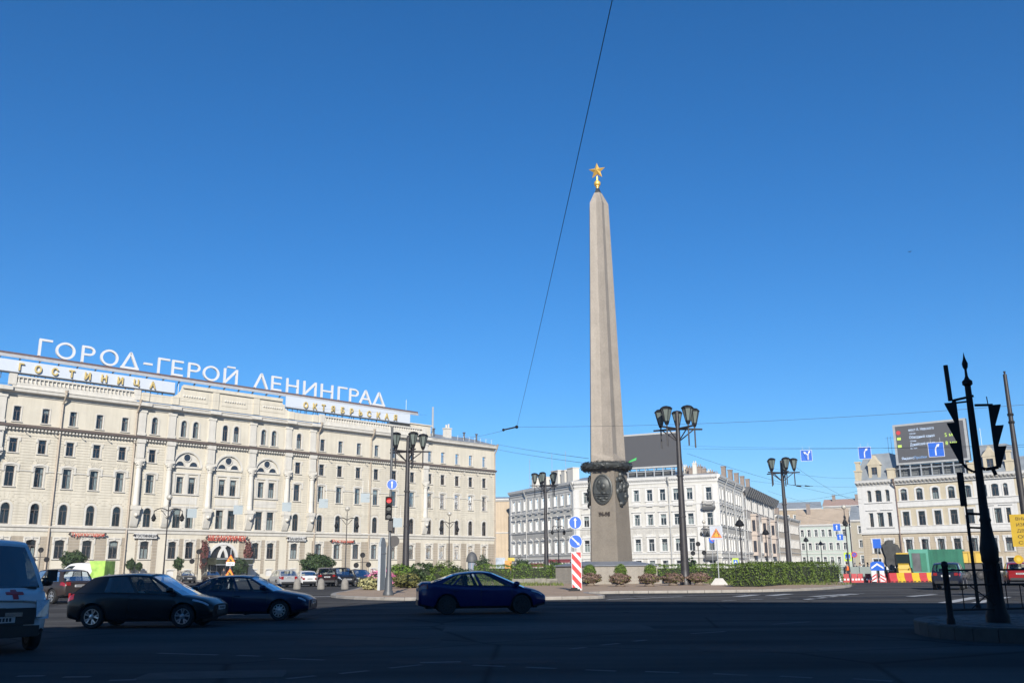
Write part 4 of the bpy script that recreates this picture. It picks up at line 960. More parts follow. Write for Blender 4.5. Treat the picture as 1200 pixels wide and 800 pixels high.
M_TW = mat('pale_blue_screen_text', (.5, .6, .75), .5, emit=(.42, .55, .75, 0.496)); M_TG = mat('green_screen_text', (.4, .6, .1), .5, emit=(.45, .60, .08, 0.558)); M_TR = mat('red_screen_text', (.5, .05, .05), .5, emit=(.28, .02, .02, 0.496))
y = -.075
for s, z in (('мост А. Невского', 6.15), ('Обводный канал', 4.75), ('Дунайский просп.', 3.4)): text('screen_text', s, .72, M_TW, T, (-3.6, y, z), .004, 'LEFT', 4.5)
for s, z in (('1,8 км', 5.55), ('1,0 км', 4.15), ('8,7 км', 2.8)): text('screen_text', s, .42, M_TW, T, (-3.6, y, z), .004, 'LEFT')
text('screen_text', '5 мин', .95, M_TG, T, (2.6, y, 4.55), .004, 'LEFT'); text('screen_text', '8 мин', .95, M_TG, T, (2.6, y, 3.05), .004, 'LEFT')
text('screen_text', 'Яндекс', .65, M_TW, T, (-5.4, y, .95), .004, 'LEFT'); text('screen_text', 'Пробки', .65, mat('blue_screen_text', (.2, .35, .6), .5, emit=(.12, .25, .5, 0.496)), T, (-3.2, y, .95), .004, 'LEFT')
for z, m, r in ((5.85, M_TR, .36), (4.7, M_TG, .34), (3.3, M_TG, .34)):
    mb = MB(); mb.box(-5.5-r, -5.5+r, y-.01, y, z-r*.7+.2, z+r*.7+.2)
    if m is M_TR: mb.add([(-5.5+.42*cos(k*pi/5), y-.015, z+.2+.42*sin(k*pi/5)) for k in range(10)], [tuple(range(10))])
    mb.build('screen_icon', m, T)

# ------------------------------------------------------------------ buildings along the far street
def simple_block(label, p0, p1, H, rows, dx, wm, roofm, depth=14, trim=M_WHITE, w_=1.1, roofh=2.5, pipes=0, name='street_building', skirt=None, sash=M_SASHW, style='plain'):
    a, L = frame(p0, p1); B = thing(name, label, 'building', (p0[0], p0[1], 0), a); n = max(1, int((L-1)/dx)); off = (L-(n-1)*dx)/2; ops = []
    for k in range(n):
        for z, h in rows: ops.append((off+k*dx, w_, z, z+h, 0)); window(B, off+k*dx, z, w_, h, 0, style, trim=trim, sash=sash, t=.18)
    mb = MB(); wall(mb, 0, L, 0, H, ops); mb.box(0, .35, .35, depth, 0, H); mb.box(L-.35, L, .35, depth, 0, H); mb.box(.35, L-.35, depth-.35, depth, 0, H); mb.build('wall', wm, B)
    mb = MB(); mb.box(.4, L-.4, 1.2, 1.4, 0, H-.1); mb.build('room_back', M_DARKROOM, B)
    mb = MB(); band(mb, 0, L, [(0, H-.8), (.2, H-.7), (.5, H-.3), (.55, H), (0, H+.05)]); mb.build('cornice', trim, B); mb = MB(); band(mb, 0, L, [(0, rows[-1][0]+rows[-1][1]+.9), (.15, rows[-1][0]+rows[-1][1]+.95), (.2, rows[-1][0]+rows[-1][1]+1.15), (0, rows[-1][0]+rows[-1][1]+1.2)])
    mb.build('string_course', trim, B)
    mb = MB(); mb.add([(-.2, -.55, H+.02), (L+.2, -.55, H+.02), (L+.2, depth/2, H+roofh), (-.2, depth/2, H+roofh), (-.2, depth, H+.02), (L+.2, depth, H+.02)], [(0, 1, 2, 3), (3, 2, 5, 4), (0, 3, 4), (1, 5, 2)]); mb.build('roof', roofm, B)
    for k in range(max(1, int(L/9))):
        x = 4+9*k; mb = MB(); mb.box(x-.6, x+.6, depth*.3, depth*.3+1, H+.8, H+roofh+1.4); mb.box(x-.7, x+.7, depth*.3-.1, depth*.3+1.1, H+roofh+1.4, H+roofh+1.6); mb.build('chimney', mat('weathered_brick', (.3, .2, .15), .9), B)
    for k in range(pipes): o = pipe(B, 0, .2, H-.2, .7, M_WPIPE); o.location = (2+(L-4)*k/max(1, pipes-1), 0, 0)
    return B, L
PINK = mat('pinkish_grey_plaster', (.52, .475, .42), .85, var=.1, scale=.4, streak=.12); TANW = mat('tan_side_wall', (.64, .51, .36), .9, var=.1, scale=.4, streak=.15)
u = Vector((41.0, 97.29)).normalized(); A0 = Vector((40.69, 183.0))
def alongR(s): v = A0+u*s; return (v.x, v.y)
SB, L = simple_block('pinkish street building with tall bays and dark mansard eaves beyond the white corner house', alongR(30.9), alongR(84), 18.8, [(14.2, 2.6), (9.4, 2.6), (4.6, 2.6), (.6, 2.6)], 2.45, PINK, M_GREYROOF, pipes=6, w_=1.15, roofh=4)
for s in (12.0, 30.0, 46):
    mb = MB(); mb.box(s-2.2, s+2.2, -1.2, 0, 3.8, 13.0); mb.box(s-2.4, s+2.4, -1.4, 0, 13.0, 13.4); mb.box(s-2.4, s+2.4, -1.4, 0, 8.4, 8.8); mb.build('bay', mat('pink_bay_plaster', (.57, .48, .41), .85, var=.1), SB)
    mb = MB()
    for x in (-1.1, 1.1):
        for z in (4.6, 9.4): mb.box(s+x-.5, s+x+.5, -1.23, -1.2, z, z+2.6)
    for z in (4.6, 9.4): mb.box(s-2.23, s-2.2, -.95, -.25, z, z+2.6)
    mb.build('bay_window', mat('dark_bay_glass', (.04, .04, .05), .1), SB)
mb = MB()
for k in range(18): x = 1.5+3*k; mb.prism([(-.55, 17.0), (-1.6, 19.0), (-1.6, 19.2), (-.2, 19.2)], x, x+1.6, Matrix(((0, 1, 0, 0), (1, 0, 0, 0), (0, 0, 1, 0), (0, 0, 0, 1))))
mb.build('eaves_bracket', M_GREYROOF, SB)
simple_block('low cream street building with iron balconies at the bend of the far street', alongR(86), (92.5, 300.5), 15.5, [(11, 2.4), (6.6, 2.4), (1.5, 2.6)], 2.4, mat('cream_far_plaster', (.54, .46, .36), .85, var=.1, scale=.4), M_GREYROOF, pipes=3, roofh=2)
simple_block('mint green house with white windows closing the far street', (95.0, 312), (110.5, 306), 14.6, [(10.6, 2.3), (6.3, 2.3), (1.6, 2.5)], 2.2, mat('mint_green_plaster', (.50, .56, .50), .85, var=.08, scale=.4), mat('orange_tan_roof', (.50, .39, .28), .8, var=.15, scale=.4), roofh=5.5, depth=16)
simple_block('yellowish grey house with balconies beside the mint green house', (111.0, 305.6), (131, 296), 15.8, [(11.4, 2.4), (6.9, 2.4), (1.8, 2.6)], 2.4, mat('yellow_grey_plaster', (.45, .40, .30), .85, var=.1, scale=.4), M_ROOF, roofh=5, depth=16)
simple_block('grey house half hidden in the gap of the far street behind the lamp posts', (123, 287), (112, 262), 17.2, [(13, 2.4), (8.6, 2.4), (4, 2.4)], 2.5, mat('dull_grey_plaster', (.48, .46, .40), .85, var=.1, scale=.4), M_ROOF, depth=10)
for i, (x0, y0, x1, y1, h, lb) in enumerate(((78, 372, 104, 366, 20.5, 'far rooftop block with pale walls above the low cream building'), (100, 385, 126, 378, 24.0, 'distant tan block rising behind the orange roof'), (128, 382, 152, 370, 25, 'distant ochre block above the yellowish house'))):
    simple_block(lb, (x0, y0), (x1, y1), h, [(h-4.5, 1.9), (h-8.6, 1.9)], 2.8, (TANW, mat('ochre_far_plaster', (.46, .36, .24), .9), mat('pale_far_plaster', (.5, .45, .38), .9))[i], (mat('orange_tan_roof', (.42, .27, .15), .8), M_ROOF, mat('red_far_roof', (.42, .28, .22), .8))[i], depth=12, roofh=3)
# tan blind wall between the hotel and the white building, with shop boards at its foot
TB, L = simple_block('tan building with a blind wall showing between the hotel and the white building', (-10.5, 234.5), (-1.0, 233), 18.4, [(12.0, 1.5), (7.4, 1.5)], 11, TANW, M_ROOF, depth=16, w_=.9, roofh=1, name='tan_building')
# ------------------------------------------------------------------ the tall station front behind the camera, which shades the near half of the square
STH = 26.0
SC = Vector((-2.2, -7.7))
def station():
    e1 = Vector((26, -8.8)).normalized(); e2 = Vector((-8.3, -20.5)).normalized()
    R0 = SC+e1*90; L0 = SC+e2*40; a1 = atan2(e1.y, e1.x)
    B = thing('station_building', 'tall plastered station building standing behind the viewer and shading the road', 'building')
    mb = MB(); mb.prismz([tuple(SC), tuple(L0), tuple(L0+e1*90), tuple(R0)], 0, STH-.8); mb.build('wall', mat('pale_green_plaster', (.42, .44, .36), .85, var=.1), B)
    mb = MB(); mb.prismz(offset_poly([tuple(SC), tuple(L0), tuple(L0+e1*90), tuple(R0)], .3), STH-.8, STH); mb.build('cornice', M_PLW, B)
    # windows of both fronts (seen from outside: local y points into the building)
    for o, d, L in ((R0, -e1, 90), (SC, e2, 40)):
        a = atan2(d.y, d.x)
        for k in range(int(L/6)):
            for z in (3, 9.5, 16):
                mb = MB(); mb.box(-1.2, 1.2, -.16, -.01, -.2, 0); mb.strip(outline(2.4, 4, 1.2), outline(1.9, 3.7, .95), -.12, -.01); w_ = mb.build('window', M_PLW, B, 30)
                p = o+d*(3+6*k); w_.location = (p.x, p.y, z); w_.rotation_euler = (0, 0, a)
                mb = MB(); A = outline(1.9, 3.7, .95); mb.add([(x, -.05, zz) for x, zz in A], [tuple(range(len(A)))]); mb.build('pane', mat('dark_station_glass', (.03, .035, .04), .05), w_)
    return B
station()
# ------------------------------------------------------------------ vehicles: local x forward, y left, z up, origin on the ground
M_TINT = glass('car_glass', (.78, .82, .82), .7, .01); M_TINTD = glass('dark_car_glass', (.06, .07, .08), 1.5, .01)
M_ALLOY = mat('silver_alloy', (.45, .45, .46), .3, .8, var=.05); M_TRIM = mat('black_plastic_trim', (.018, .018, .02), .5)
M_LAMPW = mat('clear_headlamp', (.55, .58, .62), .12, .1, var=.3, scale=14, coat=1); M_LAMPR = mat('red_tail_lamp', (.30, .012, .012), .15, var=.4, scale=12, coat=1)
M_SEAT = mat('dark_seat_cloth', (.03, .03, .033), .9); M_PLATE = mat('white_number_plate', (.62, .62, .62), .4); M_MARK = mat('plate_print', (.02, .02, .02), .5)
M_CHROME = mat('chrome', (.6, .6, .62), .15, 1.0)
def paint(name, col, metal=.0): return mat(name, col, .32, metal, var=.04, scale=3, coat=.4, spec=.2)
def interp(P, x):
    """smooth curve through (x, v) points"""
    if x <= P[0][0]: return P[0][1]
    if x >= P[-1][0]: return P[-1][1]
    for i in range(len(P)-1):
        if P[i][0] <= x <= P[i+1][0]:
            x0, y0 = P[i]; x1, y1 = P[i+1]; h = x1-x0; t = (x-x0)/h
            d = lambda j: (P[j+1][1]-P[j][1])/(P[j+1][0]-P[j][0]) if 0 <= j < len(P)-1 else None
            def slope(j):
                a, b = d(j-1), d(j)
                if a is None: return b
                if b is None: return a
                return 0 if a*b <= 0 else 2*a*b/(a+b)
            m0, m1 = slope(i), slope(i+1)
            return (2*t**3-3*t*t+1)*y0+(t**3-2*t*t+t)*h*m0+(-2*t**3+3*t*t)*y1+(t**3-t*t)*h*m1
WHEELS = {}
def wheel_meshes(r, style, rimmat):
    key = (r, style, rimmat.name)
    if key in WHEELS: return WHEELS[key]
    Rm = Matrix.Rotation(pi/2, 4, 'X')
    t = MB(); t.lathe([(r*.64, -.1), (r*.9, -.11), (r*.98, -.085), (r, -.03), (r, .03), (r*.98, .085), (r*.9, .11), (r*.64, .1)], 28, M=Rm); tm = t.mesh('tyre', M_RUBBER, 40)
    q = MB(); q.lathe([(r*.655, -.1), (r*.655, .105), (r*.6, .105), (r*.58, .02), (r*.1, .0), (.01, .0)], 24, M=Rm)
    if style == 'alloy':
        for k in range(5):
            M = Matrix.Rotation(2*pi*k/5, 4, 'Y')
            for s in (-1, 1): q.add([(s*.015, -.10, r*.1), (s*.05, -.10, r*.1), (s*.105, -.115, r*.6), (s*.06, -.115, r*.6), (s*.015, -.03, r*.1), (s*.05, -.03, r*.1), (s*.105, -.05, r*.6), (s*.06, -.05, r*.6)], [(0, 1, 2, 3), (4, 7, 6, 5), (0, 4, 5, 1), (1, 5, 6, 2), (2, 6, 7, 3), (3, 7, 4, 0)], M)
        q.lathe([(r*.22, .06), (r*.22, .11), (.02, .12)], 14, M=Rm)
    else:
        q.lathe([(r*.6, .075), (r*.5, .095), (r*.2, .11), (.01, .112)], 24, M=Rm)
        for k in range(10):
            M = Matrix.Rotation(2*pi*k/10, 4, 'Y'); q.box(-.02, .02, -.125, -.09, r*.22, r*.56, M)
    rm = q.mesh('rim', rimmat, 35); WHEELS[key] = (tm, rm); return WHEELS[key]

PLATE_ME = None
def plate(par, x, z, back=False, w=.52, y=0):
    mb = MB(); mb.box(-.012, .012, -w/2, w/2, -.056, .056); o = mb.build('number_plate', M_PLATE, par, None, (x, y, z))
    k = MB(); s = -1 if back else 1
    for i in range(7): k.box(s*.0125-.001, s*.0125+.001, -w*.4+i*w*.115, -w*.4+i*w*.115+.04, -.035, .035)
    k.build('plate_print', M_MARK, o); return o

def car(name, label, loc, yaw, P, body, group=None, rimm=None, driver=False, detail=True, glassm=None):
    """P: L W H, deck [(x,z)], A0 A1 C1 C0 (x of screen foot, screen top, rear roof end, rear screen foot), wf wr r (wheels)"""
    T = thing(name, label, 'car' if name != 'ambulance' else 'ambulance', loc, yaw, group)
    L, W, H = P['L'], P['W'], P['H']; sill = P.get('sill', .22); deck = P['deck']; r = P['r']; hw = W/2; N = 72; glassm = glassm or M_TINT
    xs = []
    for i in range(N+1):
        t = i/N; xs.append(-L/2*cos(pi*t)*.35 + (-L/2+L*t)*.65)
    wx = [P['wf'], P['wr']]
    def halfw(x):
        e = (abs(x)-(L/2-.9))/.9
        return hw*(1-(.22 if x > 0 else .14)*max(0, e)**2.6)
    def arch(x):
        z = 0
        for c in wx:
            d = abs(x-c); ra = r+.07
            if d < ra: z = max(z, r+sqrt(ra*ra-d*d)*.98)
        return z
    def bottom(x):
        e = max(0, (abs(x)-(L/2-.5))/.5); return sill+.10*e
    nose = P.get('nose', .06)
    def section(x):
        w = halfw(x); zb = bottom(x); zd = interp(deck, x); sh = zd-.05; a = arch(x)
        e = max(0, (abs(x)-(L/2-.12))/.12); w *= 1-.06*e*e
        pts = [(w*.90, zb), (w*.975, zb+.07), (w*.995, zb+(sh-zb)*.34), (w, zb+(sh-zb)*.55), (w*.985, zb+(sh-zb)*.80), (w*.965, sh-.03), (w*.935, sh+.02), (w*.86, zd+.005), (w*.5, zd+.035), (0, zd+.045)]
        return [(y, max(z, a) if k < 6 else z) for k, (y, z) in enumerate(pts)]
    secs = []
    for x in xs:
        s = section(x); e = max(0, (abs(x)-(L/2-.14))/.14)          # pull the bumper face round
        secs.append(s)
    ns = len(secs[0]); full = []
    for x, s in zip(xs, secs):
        row = []
        zmid = .5
        for k, (y, z) in enumerate(s): row.append((x - (nose*((z-zmid)/.35)**2 if x > L/2-.01 else 0), y, z))
        full.append([(p[0], -p[1], p[2]) for p in row] + [row[k] for k in range(ns-2, -1, -1)])
    mb = MB(); n2 = len(full[0]); vs = [v for rr in full for v in rr]; fs = []
    A0, A1, C1, C0 = P['A0'], P['A1'], P['C1'], P['C0']
    for i in range(N):
        for k in range(n2-1):
            if C0+.05 < (xs[i]+xs[i+1])/2 < A0-.05 and ns-3 <= k <= n2-ns+1: continue   # open under the cabin
            fs.append((i*n2+k, i*n2+k+1, (i+1)*n2+k+1, (i+1)*n2+k))
    fs += [tuple(range(n2)), tuple(N*n2+k for k in range(n2-1, -1, -1))]
    mb.add(vs, fs)
    # cabin
    roof = P['roof']; tw = P.get('tumble', .76); NU = 26; rail = P.get('rail', .10); low = .03
    def cab(u):
        xb = A0+(C0-A0)*u; xt = A1+(C1-A1)*u; wb = halfw(xb)*.945; zb = interp(deck, xb)-.02; zt_ = interp(roof, xt)-.05; wt = hw*tw*(1-.04*abs(2*u-1)**3)
        return xb, xt, wb, zb, wt, zt_
    fr = [0, low, 1-rail, 1]
    pill = P['pillars']
    us = sorted(set([i/NU for i in range(NU+1)]+[q for a in pill for q in a]))
    cols = []
    for u in us:
        xb, xt, wb, zb, wt, z1 = cab(u); c = []
        for f in fr:
            b = f+.06*sin(pi*f)*(1 if P.get('curve', 1) else 0); c.append((xb+(xt-xb)*f, wb+(wt-wb)*f+.035*sin(pi*f), zb+(z1-zb)*f))
        cols.append(c)
    nu = len(us); gl = {}
    for s in (-1, 1):
        base = len(mb.v); mb.v += [(p[0], s*p[1], p[2]) for c in cols for p in c]
        for i in range(nu-1):
            um = (us[i]+us[i+1])/2; isg = not any(a <= um <= b for a, b in pill)
            for k in range(3):
                q = (base+i*4+k, base+(i+1)*4+k, base+(i+1)*4+k+1, base+i*4+k+1)
                if isg and k == 1:
                    w_ = sum(1 for a, b in pill if b <= um); gl.setdefault((s, w_), []).append([mb.v[j] for j in q])
                else: mb.f.append(q)
    # roof skin
    rows = []
    for u in us:
        xb, xt, wb, zb, wt, z1 = cab(u); zc = interp(roof, xt)
        rows.append([(xt, s*wt*f, z1+(zc-z1)*(1-f**3)) for f, s in ((1, -1), (.8, -1), (.45, -1), (0, 1), (.45, 1), (.8, 1), (1, 1))])
    base = len(mb.v); mb.v += [p for rr in rows for p in rr]
    for i in range(nu-1):
        for k in range(6): mb.f.append((base+i*7+k, base+i*7+k+1, base+(i+1)*7+k+1, base+(i+1)*7+k))
    # front and rear screens
    scr = {}
    for nm, u, bul in (('windscreen', 0, P.get('bulge', .16)), ('rear_window', 1, -.09)):
        xb, xt, wb, zb, wt, z1 = cab(u); zc = interp(roof, xt); g_ = []
        for f in (0, .04 if nm == 'windscreen' else .10, .5, .94, 1):
            rowp = []
            for t in (-1, -.9, -.5, 0, .5, .9, 1):
                y = (wb+(wt-wb)*f)*t+.035*sin(pi*f)*t; rowp.append((xb+(xt-xb)*f+bul*(1-t*t)*(1-f*.75), y, zb+(z1+(zc-z1)*(1-abs(t)**3)-zb)*f))
            g_.append(rowp)
        base = len(mb.v); mb.v += [p for rr in g_ for p in rr]; sg = MB()
        for i in range(4):
            for k in range(6):
                q = (base+i*7+k, base+i*7+k+1, base+(i+1)*7+k+1, base+(i+1)*7+k)
                if i in (1, 2) and 1 <= k <= 4 and not (nm == 'rear_window' and P.get('noback')): sg.add([mb.v[j] for j in q], [(0, 1, 2, 3)])
                else: mb.f.append(q)
        scr[nm] = sg
    bo = mb.build('body', body, T, 32)
    bo.data.set_sharp_from_angle(angle=radians(32))
    for nm, sg in scr.items():
        if sg.v: sg.build(nm, glassm, T)
    for (s, w_), qs in sorted(gl.items()):
        g_ = MB()
        for q in qs: g_.add(q, [(0, 1, 2, 3)])
        g_.build('side_window', M_TINTD if (P.get('darkrear') and w_ > 1) else glassm, T)
    # inside: floor, wells, dash, seats
    mb = MB(); mb.box(-L/2+.25, L/2-.3, -hw*.72, hw*.72, sill-.02, sill+.16)
    for c in wx: mb.box(c-r-.1, c+r+.1, -hw*.6, hw*.6, sill, r*2+.12)
    mb.build('underbody', M_RUBBER, T)
    if detail:
        mb = MB(); mb.box(A0-.75, A0-.1, -hw*.86, hw*.86, .45, interp(deck, A0)-.05)
        for sx in (-.36, .36): mb.box(A0-1.75, A0-1.25, sx-.24, sx+.24, .35, .62); mb.add([(A0-1.95, sx-.23, .55), (A0-1.8, sx-.23, .55), (A0-2.05, sx-.21, 1.12), (A0-2.15, sx-.21, 1.12), (A0-1.95, sx+.23, .55), (A0-1.8, sx+.23, .55), (A0-2.05, sx+.21, 1.12), (A0-2.15, sx+.21, 1.12)], [(0, 1, 2, 3), (4, 7, 6, 5), (0, 4, 5, 1), (1, 5, 6, 2), (2, 6, 7, 3), (3, 7, 4, 0)]); mb.box(A0-2.16, A0-2.06, sx-.12, sx+.12, 1.13, 1.3)
        mb.box(A0-2.95, A0-2.55, -hw*.75, hw*.75, .4, .65); mb.box(A0-3.05, A0-2.9, -hw*.72, hw*.72, .5, 1.1)
        mb.build('seats', M_SEAT, T)
    # patches that follow the body: lamps, trim
    def patch(nm, m, x0, x1, k0, k1, side, off=.006, par=None):
        g_ = MB(); idx = [i for i, x in enumerate(xs) if x0 <= x <= x1]
        ks = [k for k in range(k0, k1+1)]
        if side > 0: ks = [n2-1-k for k in ks]
        for i in idx[:-1]:
            for a, b in zip(ks[:-1], ks[1:]):
                q = [Vector(full[i][a]), Vector(full[i][b]), Vector(full[i+1][b]), Vector(full[i+1][a])]
                nn = (q[2]-q[0]).cross(q[3]-q[1])
                if nn.length < 1e-9: continue
                nn.normalize()
                if nn.y*(1 if side > 0 else -1) < 0: nn = -nn
                g_.add([v+nn*off for v in q], [(0, 1, 2, 3)])
        if g_.v: return g_.build(nm, m, par or T, 60)
    hl = P.get('hl', (L/2-.55, L/2-.02, 4, 6)); tl = P.get('tl', (-L/2, -L/2+.28, 4, 6))
    for s in (-1, 1):
        patch('headlight', M_LAMPW, hl[0], hl[1], hl[2], hl[3], s); patch('taillight', M_LAMPR, tl[0], tl[1], tl[2], tl[3], s)
        patch('sill_trim', M_TRIM, -L/2+.02, L/2-.02, 0, 1, s, .004)
    # end faces: taillight return, grille, bumper strip, plates
    zt_ = interp(deck, -L/2); zf = interp(deck, L/2)
    bz = bottom(L/2)
    mb = MB(); w = halfw(L/2)
    mb.box(L/2-.045, L/2+.012, -w*.55, w*.55, bz+.06, bz+.2); mb.box(L/2-.06, L/2+.004, -w*.38, w*.38, zf-.2, zf-.08); mb.build('grille', M_TRIM, T)
    for s in (-1, 1):
        mb = MB(); wr = halfw(-L/2); zk = zt_ - (.05+.35*(tl[3] == 99)); mb.box(-L/2-.012, -L/2+.05, s*wr*.62 if s > 0 else -wr*.9, s*wr*.9 if s > 0 else -wr*.62, P.get('tz0', zt_-.25), P.get('tz1', zt_-.07)); mb.build('taillight', M_LAMPR, T)
    mb = MB(); mb.box(-L/2-.02, -L/2+.06, -halfw(-L/2)*.85, halfw(-L/2)*.85, bz, bz+.17); mb.build('rear_bumper_trim', M_TRIM, T)
    plate(T, L/2+.02, bz+.24); plate(T, -L/2-.02, P.get('pz', zt_-.22), True)
    # seams, handles, mirrors
    if detail:
        for s in (-1, 1):
            for x in P['doors']:
                i = min(range(N+1), key=lambda q: abs(xs[q]-x)); col = [full[i][k] if s < 0 else full[i][n2-1-k] for k in range(1, 7)]
                if P.get('arcdoor') and x == P['doors'][-1]: pass
                mb = MB(); mb.tube([(p[0], p[1]+s*.001, p[2]) for p in col], .007, 4); mb.build('door_seam', M_TRIM, T)
            for x in P['handles']:
                z = interp(deck, x)-.17; y = s*(halfw(x)*.985); mb = MB(); mb.box(x-.1, x+.1, y-.02 if s > 0 else y-.028, y+.028 if s > 0 else y+.02, z-.015, z+.015); mb.build('door_handle', P.get('handlemat', body), T)
            mb = MB(); y = s*(hw*.985); z = interp(deck, A0-.25)+.06; mb.sphere((A0-.32, y+s*.10, z+.05), .115, 10, 7, .72); mb.box(A0-.36, A0-.26, min(y-s*.06, y+s*.08), max(y-s*.06, y+s*.08), z-.03, z+.02); mb.build('wing_mirror', P.get('mirrormat', body), T, 50)
        mb = MB(); mb.box(L/2-.03, L/2+.02, -.07, .07, zf-.16, zf-.06); mb.build('badge', M_CHROME, T)
    tm, rm = wheel_meshes(r, P.get('rim', 'alloy'), rimm or M_ALLOY)
    for c in wx:
        for s in (-1, 1):
            wz = bpy.data.objects.new('wheel', None); COL.objects.link(wz); wz.parent = T; wz.location = (c, s*(hw-.13), r); wz.rotation_euler = (0, random.uniform(0, 1), 0 if s < 0 else pi); wz.empty_display_size = .1
            link('tyre', tm, wz); link('rim', rm, wz)
    return T

HATCH = dict(L=4.2, W=1.76, H=1.51, r=.325, wf=1.30, wr=-1.30, deck=[(-2.1, .88), (-1.9, .98), (-1.2, 1.0), (.2, .96), (1.0, .93), (1.35, .86), (1.8, .76), (2.1, .60)], roof=[(-1.75, 1.36), (-1.2, 1.47), (-.3, 1.515), (.35, 1.47)],
             A0=1.25, A1=.22, C1=-1.45, C0=-1.98, pillars=[(0, .06), (.385, .42), (.70, 1)], doors=[1.0, -.25, -.30], handles=[-.1], hl=(1.52, 2.02, 5, 6), tl=(-2.1, -1.86, 4, 6), bulge=.22, pz=.62, darkrear=True, sill=.2, tz0=.72, tz1=.97, handlemat=None)
SEDAN1 = dict(L=4.5, W=1.72, H=1.42, r=.31, wf=1.36, wr=-1.30, deck=[(-2.25, .86), (-2.1, .95), (-1.3, .96), (.2, .93), (1.05, .91), (1.5, .84), (2.0, .74), (2.25, .60)], roof=[(-1.25, 1.30), (-.7, 1.40), (-.1, 1.42), (.4, 1.37)],
              A0=1.15, A1=.30, C1=-1.05, C0=-1.85, pillars=[(0, .05), (.375, .41), (.70, .73), (.9, 1)], doors=[.95, -.12, -1.05], handles=[-.0, -1.0], hl=(1.9, 2.2, 5, 6), tl=(-2.25, -2.0, 4, 6), rim='cap', pz=.7, bulge=.18)
SEDAN2 = dict(L=4.53, W=1.82, H=1.48, r=.33, wf=1.38, wr=-1.27, deck=[(-2.265, .98), (-2.1, 1.08), (-1.75, 1.08), (-1.0, 1.0), (.2, .95), (1.05, .94), (1.5, .88), (1.95, .78), (2.265, .62)], roof=[(-1.25, 1.33), (-.7, 1.44), (-.1, 1.48), (.35, 1.43)],
              A0=1.5, A1=.28, C1=-1.0, C0=-1.88, pillars=[(0, .13), (.44, .485), (.74, .77), (.88, 1)], doors=[1.02, -.1, -1.05], handles=[.0, -1.0], hl=(1.68, 2.18, 5, 6), tl=(-2.265, -1.9, 4, 6), rim='cap', pz=.84, bulge=.22, tz0=.80, tz1=1.0)
SUV = dict(L=4.45, W=1.81, H=1.70, r=.36, wf=1.32, wr=-1.28, deck=[(-2.22, .98), (-2.0, 1.08), (.2, 1.05), (1.0, 1.03), (1.5, .97), (2.0, .87), (2.22, .70)], roof=[(-1.9, 1.55), (-1.3, 1.66), (-.2, 1.70), (.35, 1.65)],
           A0=1.2, A1=.3, C1=-1.72, C0=-2.08, pillars=[(0, .05), (.34, .375), (.645, .68), (.90, 1)], doors=[1.0, -.2, -1.2], handles=[-.05, -1.1], hl=(1.75, 2.18, 4, 6), tl=(-2.22, -1.9, 4, 6), pz=.86, sill=.3, tz0=.88, tz1=1.05, tumble=.78)
WAGON = dict(SUV, L=4.6, H=1.55, deck=[(-2.3, .88), (-2.1, .98), (.2, .95), (1.0, .93), (1.5, .87), (2.05, .77), (2.3, .62)], roof=[(-1.9, 1.42), (-1.3, 1.5), (-.2, 1.55), (.35, 1.5)], C1=-1.75, C0=-2.15, r=.33, sill=.22, hl=(1.85, 2.25, 4, 6), tl=(-2.3, -2.0, 4, 6), tz0=.7, tz1=.95)
VAN = dict(L=5.4, W=1.98, H=2.3, r=.35, wf=1.75, wr=-1.65, deck=[(-2.7, 1.2), (1.0, 1.26), (1.9, 1.25), (2.2, 1.20), (2.5, 1.10), (2.7, .95)], roof=[(-2.6, 2.24), (0, 2.3), (.4, 2.27), (.8, 2.17)],
           A0=2.0, A1=.70, C1=-2.6, C0=-2.66, pillars=[(0, .06), (.24, 1)], doors=[1.45, .55], handles=[.75], hl=(2.2, 2.66, 4, 6), tl=(-2.7, -2.5, 2, 5), rim='cap', pz=.8, sill=.32, noback=True, tumble=.9, bulge=.3, rail=.22, mirrormat=None, tz0=.9, tz1=1.3)
HATCH['handlemat'] = M_TRIM; VAN['mirrormat'] = M_TRIM
P_BLACK = paint('black_car_paint', (.012, .013, .015)); P_NAVY = paint('navy_car_paint', (.010, .014, .055)); P_BLUE = paint('deep_blue_car_paint', (.012, .014, .11), .2); P_BROWN = paint('brown_metallic_paint', (.052, .040, .036), .2)
P_WHITE = paint('white_car_paint', (.72, .72, .72)); P_SILVER = paint('silver_car_paint', (.38, .38, .38), .4); P_RED = paint('red_car_paint', (.28, .012, .015)); P_MAROON = paint('maroon_car_paint', (.018, .006, .007)); P_DKBLUE = mat('dark_blue_suv_paint', (.006, .008, .022), .35, var=.04, coat=.25)
P_GREYD = paint('dark_grey_car_paint', (.04, .042, .045), .2)
def ctr(xa, xb, yb, z=0): a, b = gnd(xa, yb, z), gnd(xb, yb, z); return (a+b)/2
c = ctr(80, 264, 736); HB = car('hatchback', 'black five-door hatchback with five-spoke alloy wheels in the shade beside the ambulance', (c.x-.26, c.y+.85, 0), radians(-2), HATCH, P_BLACK)
c = ctr(222, 370, 727); S1 = car('sedan', 'navy blue sedan with thin-spoked wheel covers half hidden behind the black hatchback', (c.x-.5, c.y+.85, 0), radians(-1), SEDAN1, P_NAVY)
c = ctr(487, 638, 719.5); S2 = car('sedan', 'deep blue sedan crossing in the shade in front of the traffic island', (c.x, c.y+.9, 0), radians(9), SEDAN2, P_BLUE, rimm=M_TRIM)
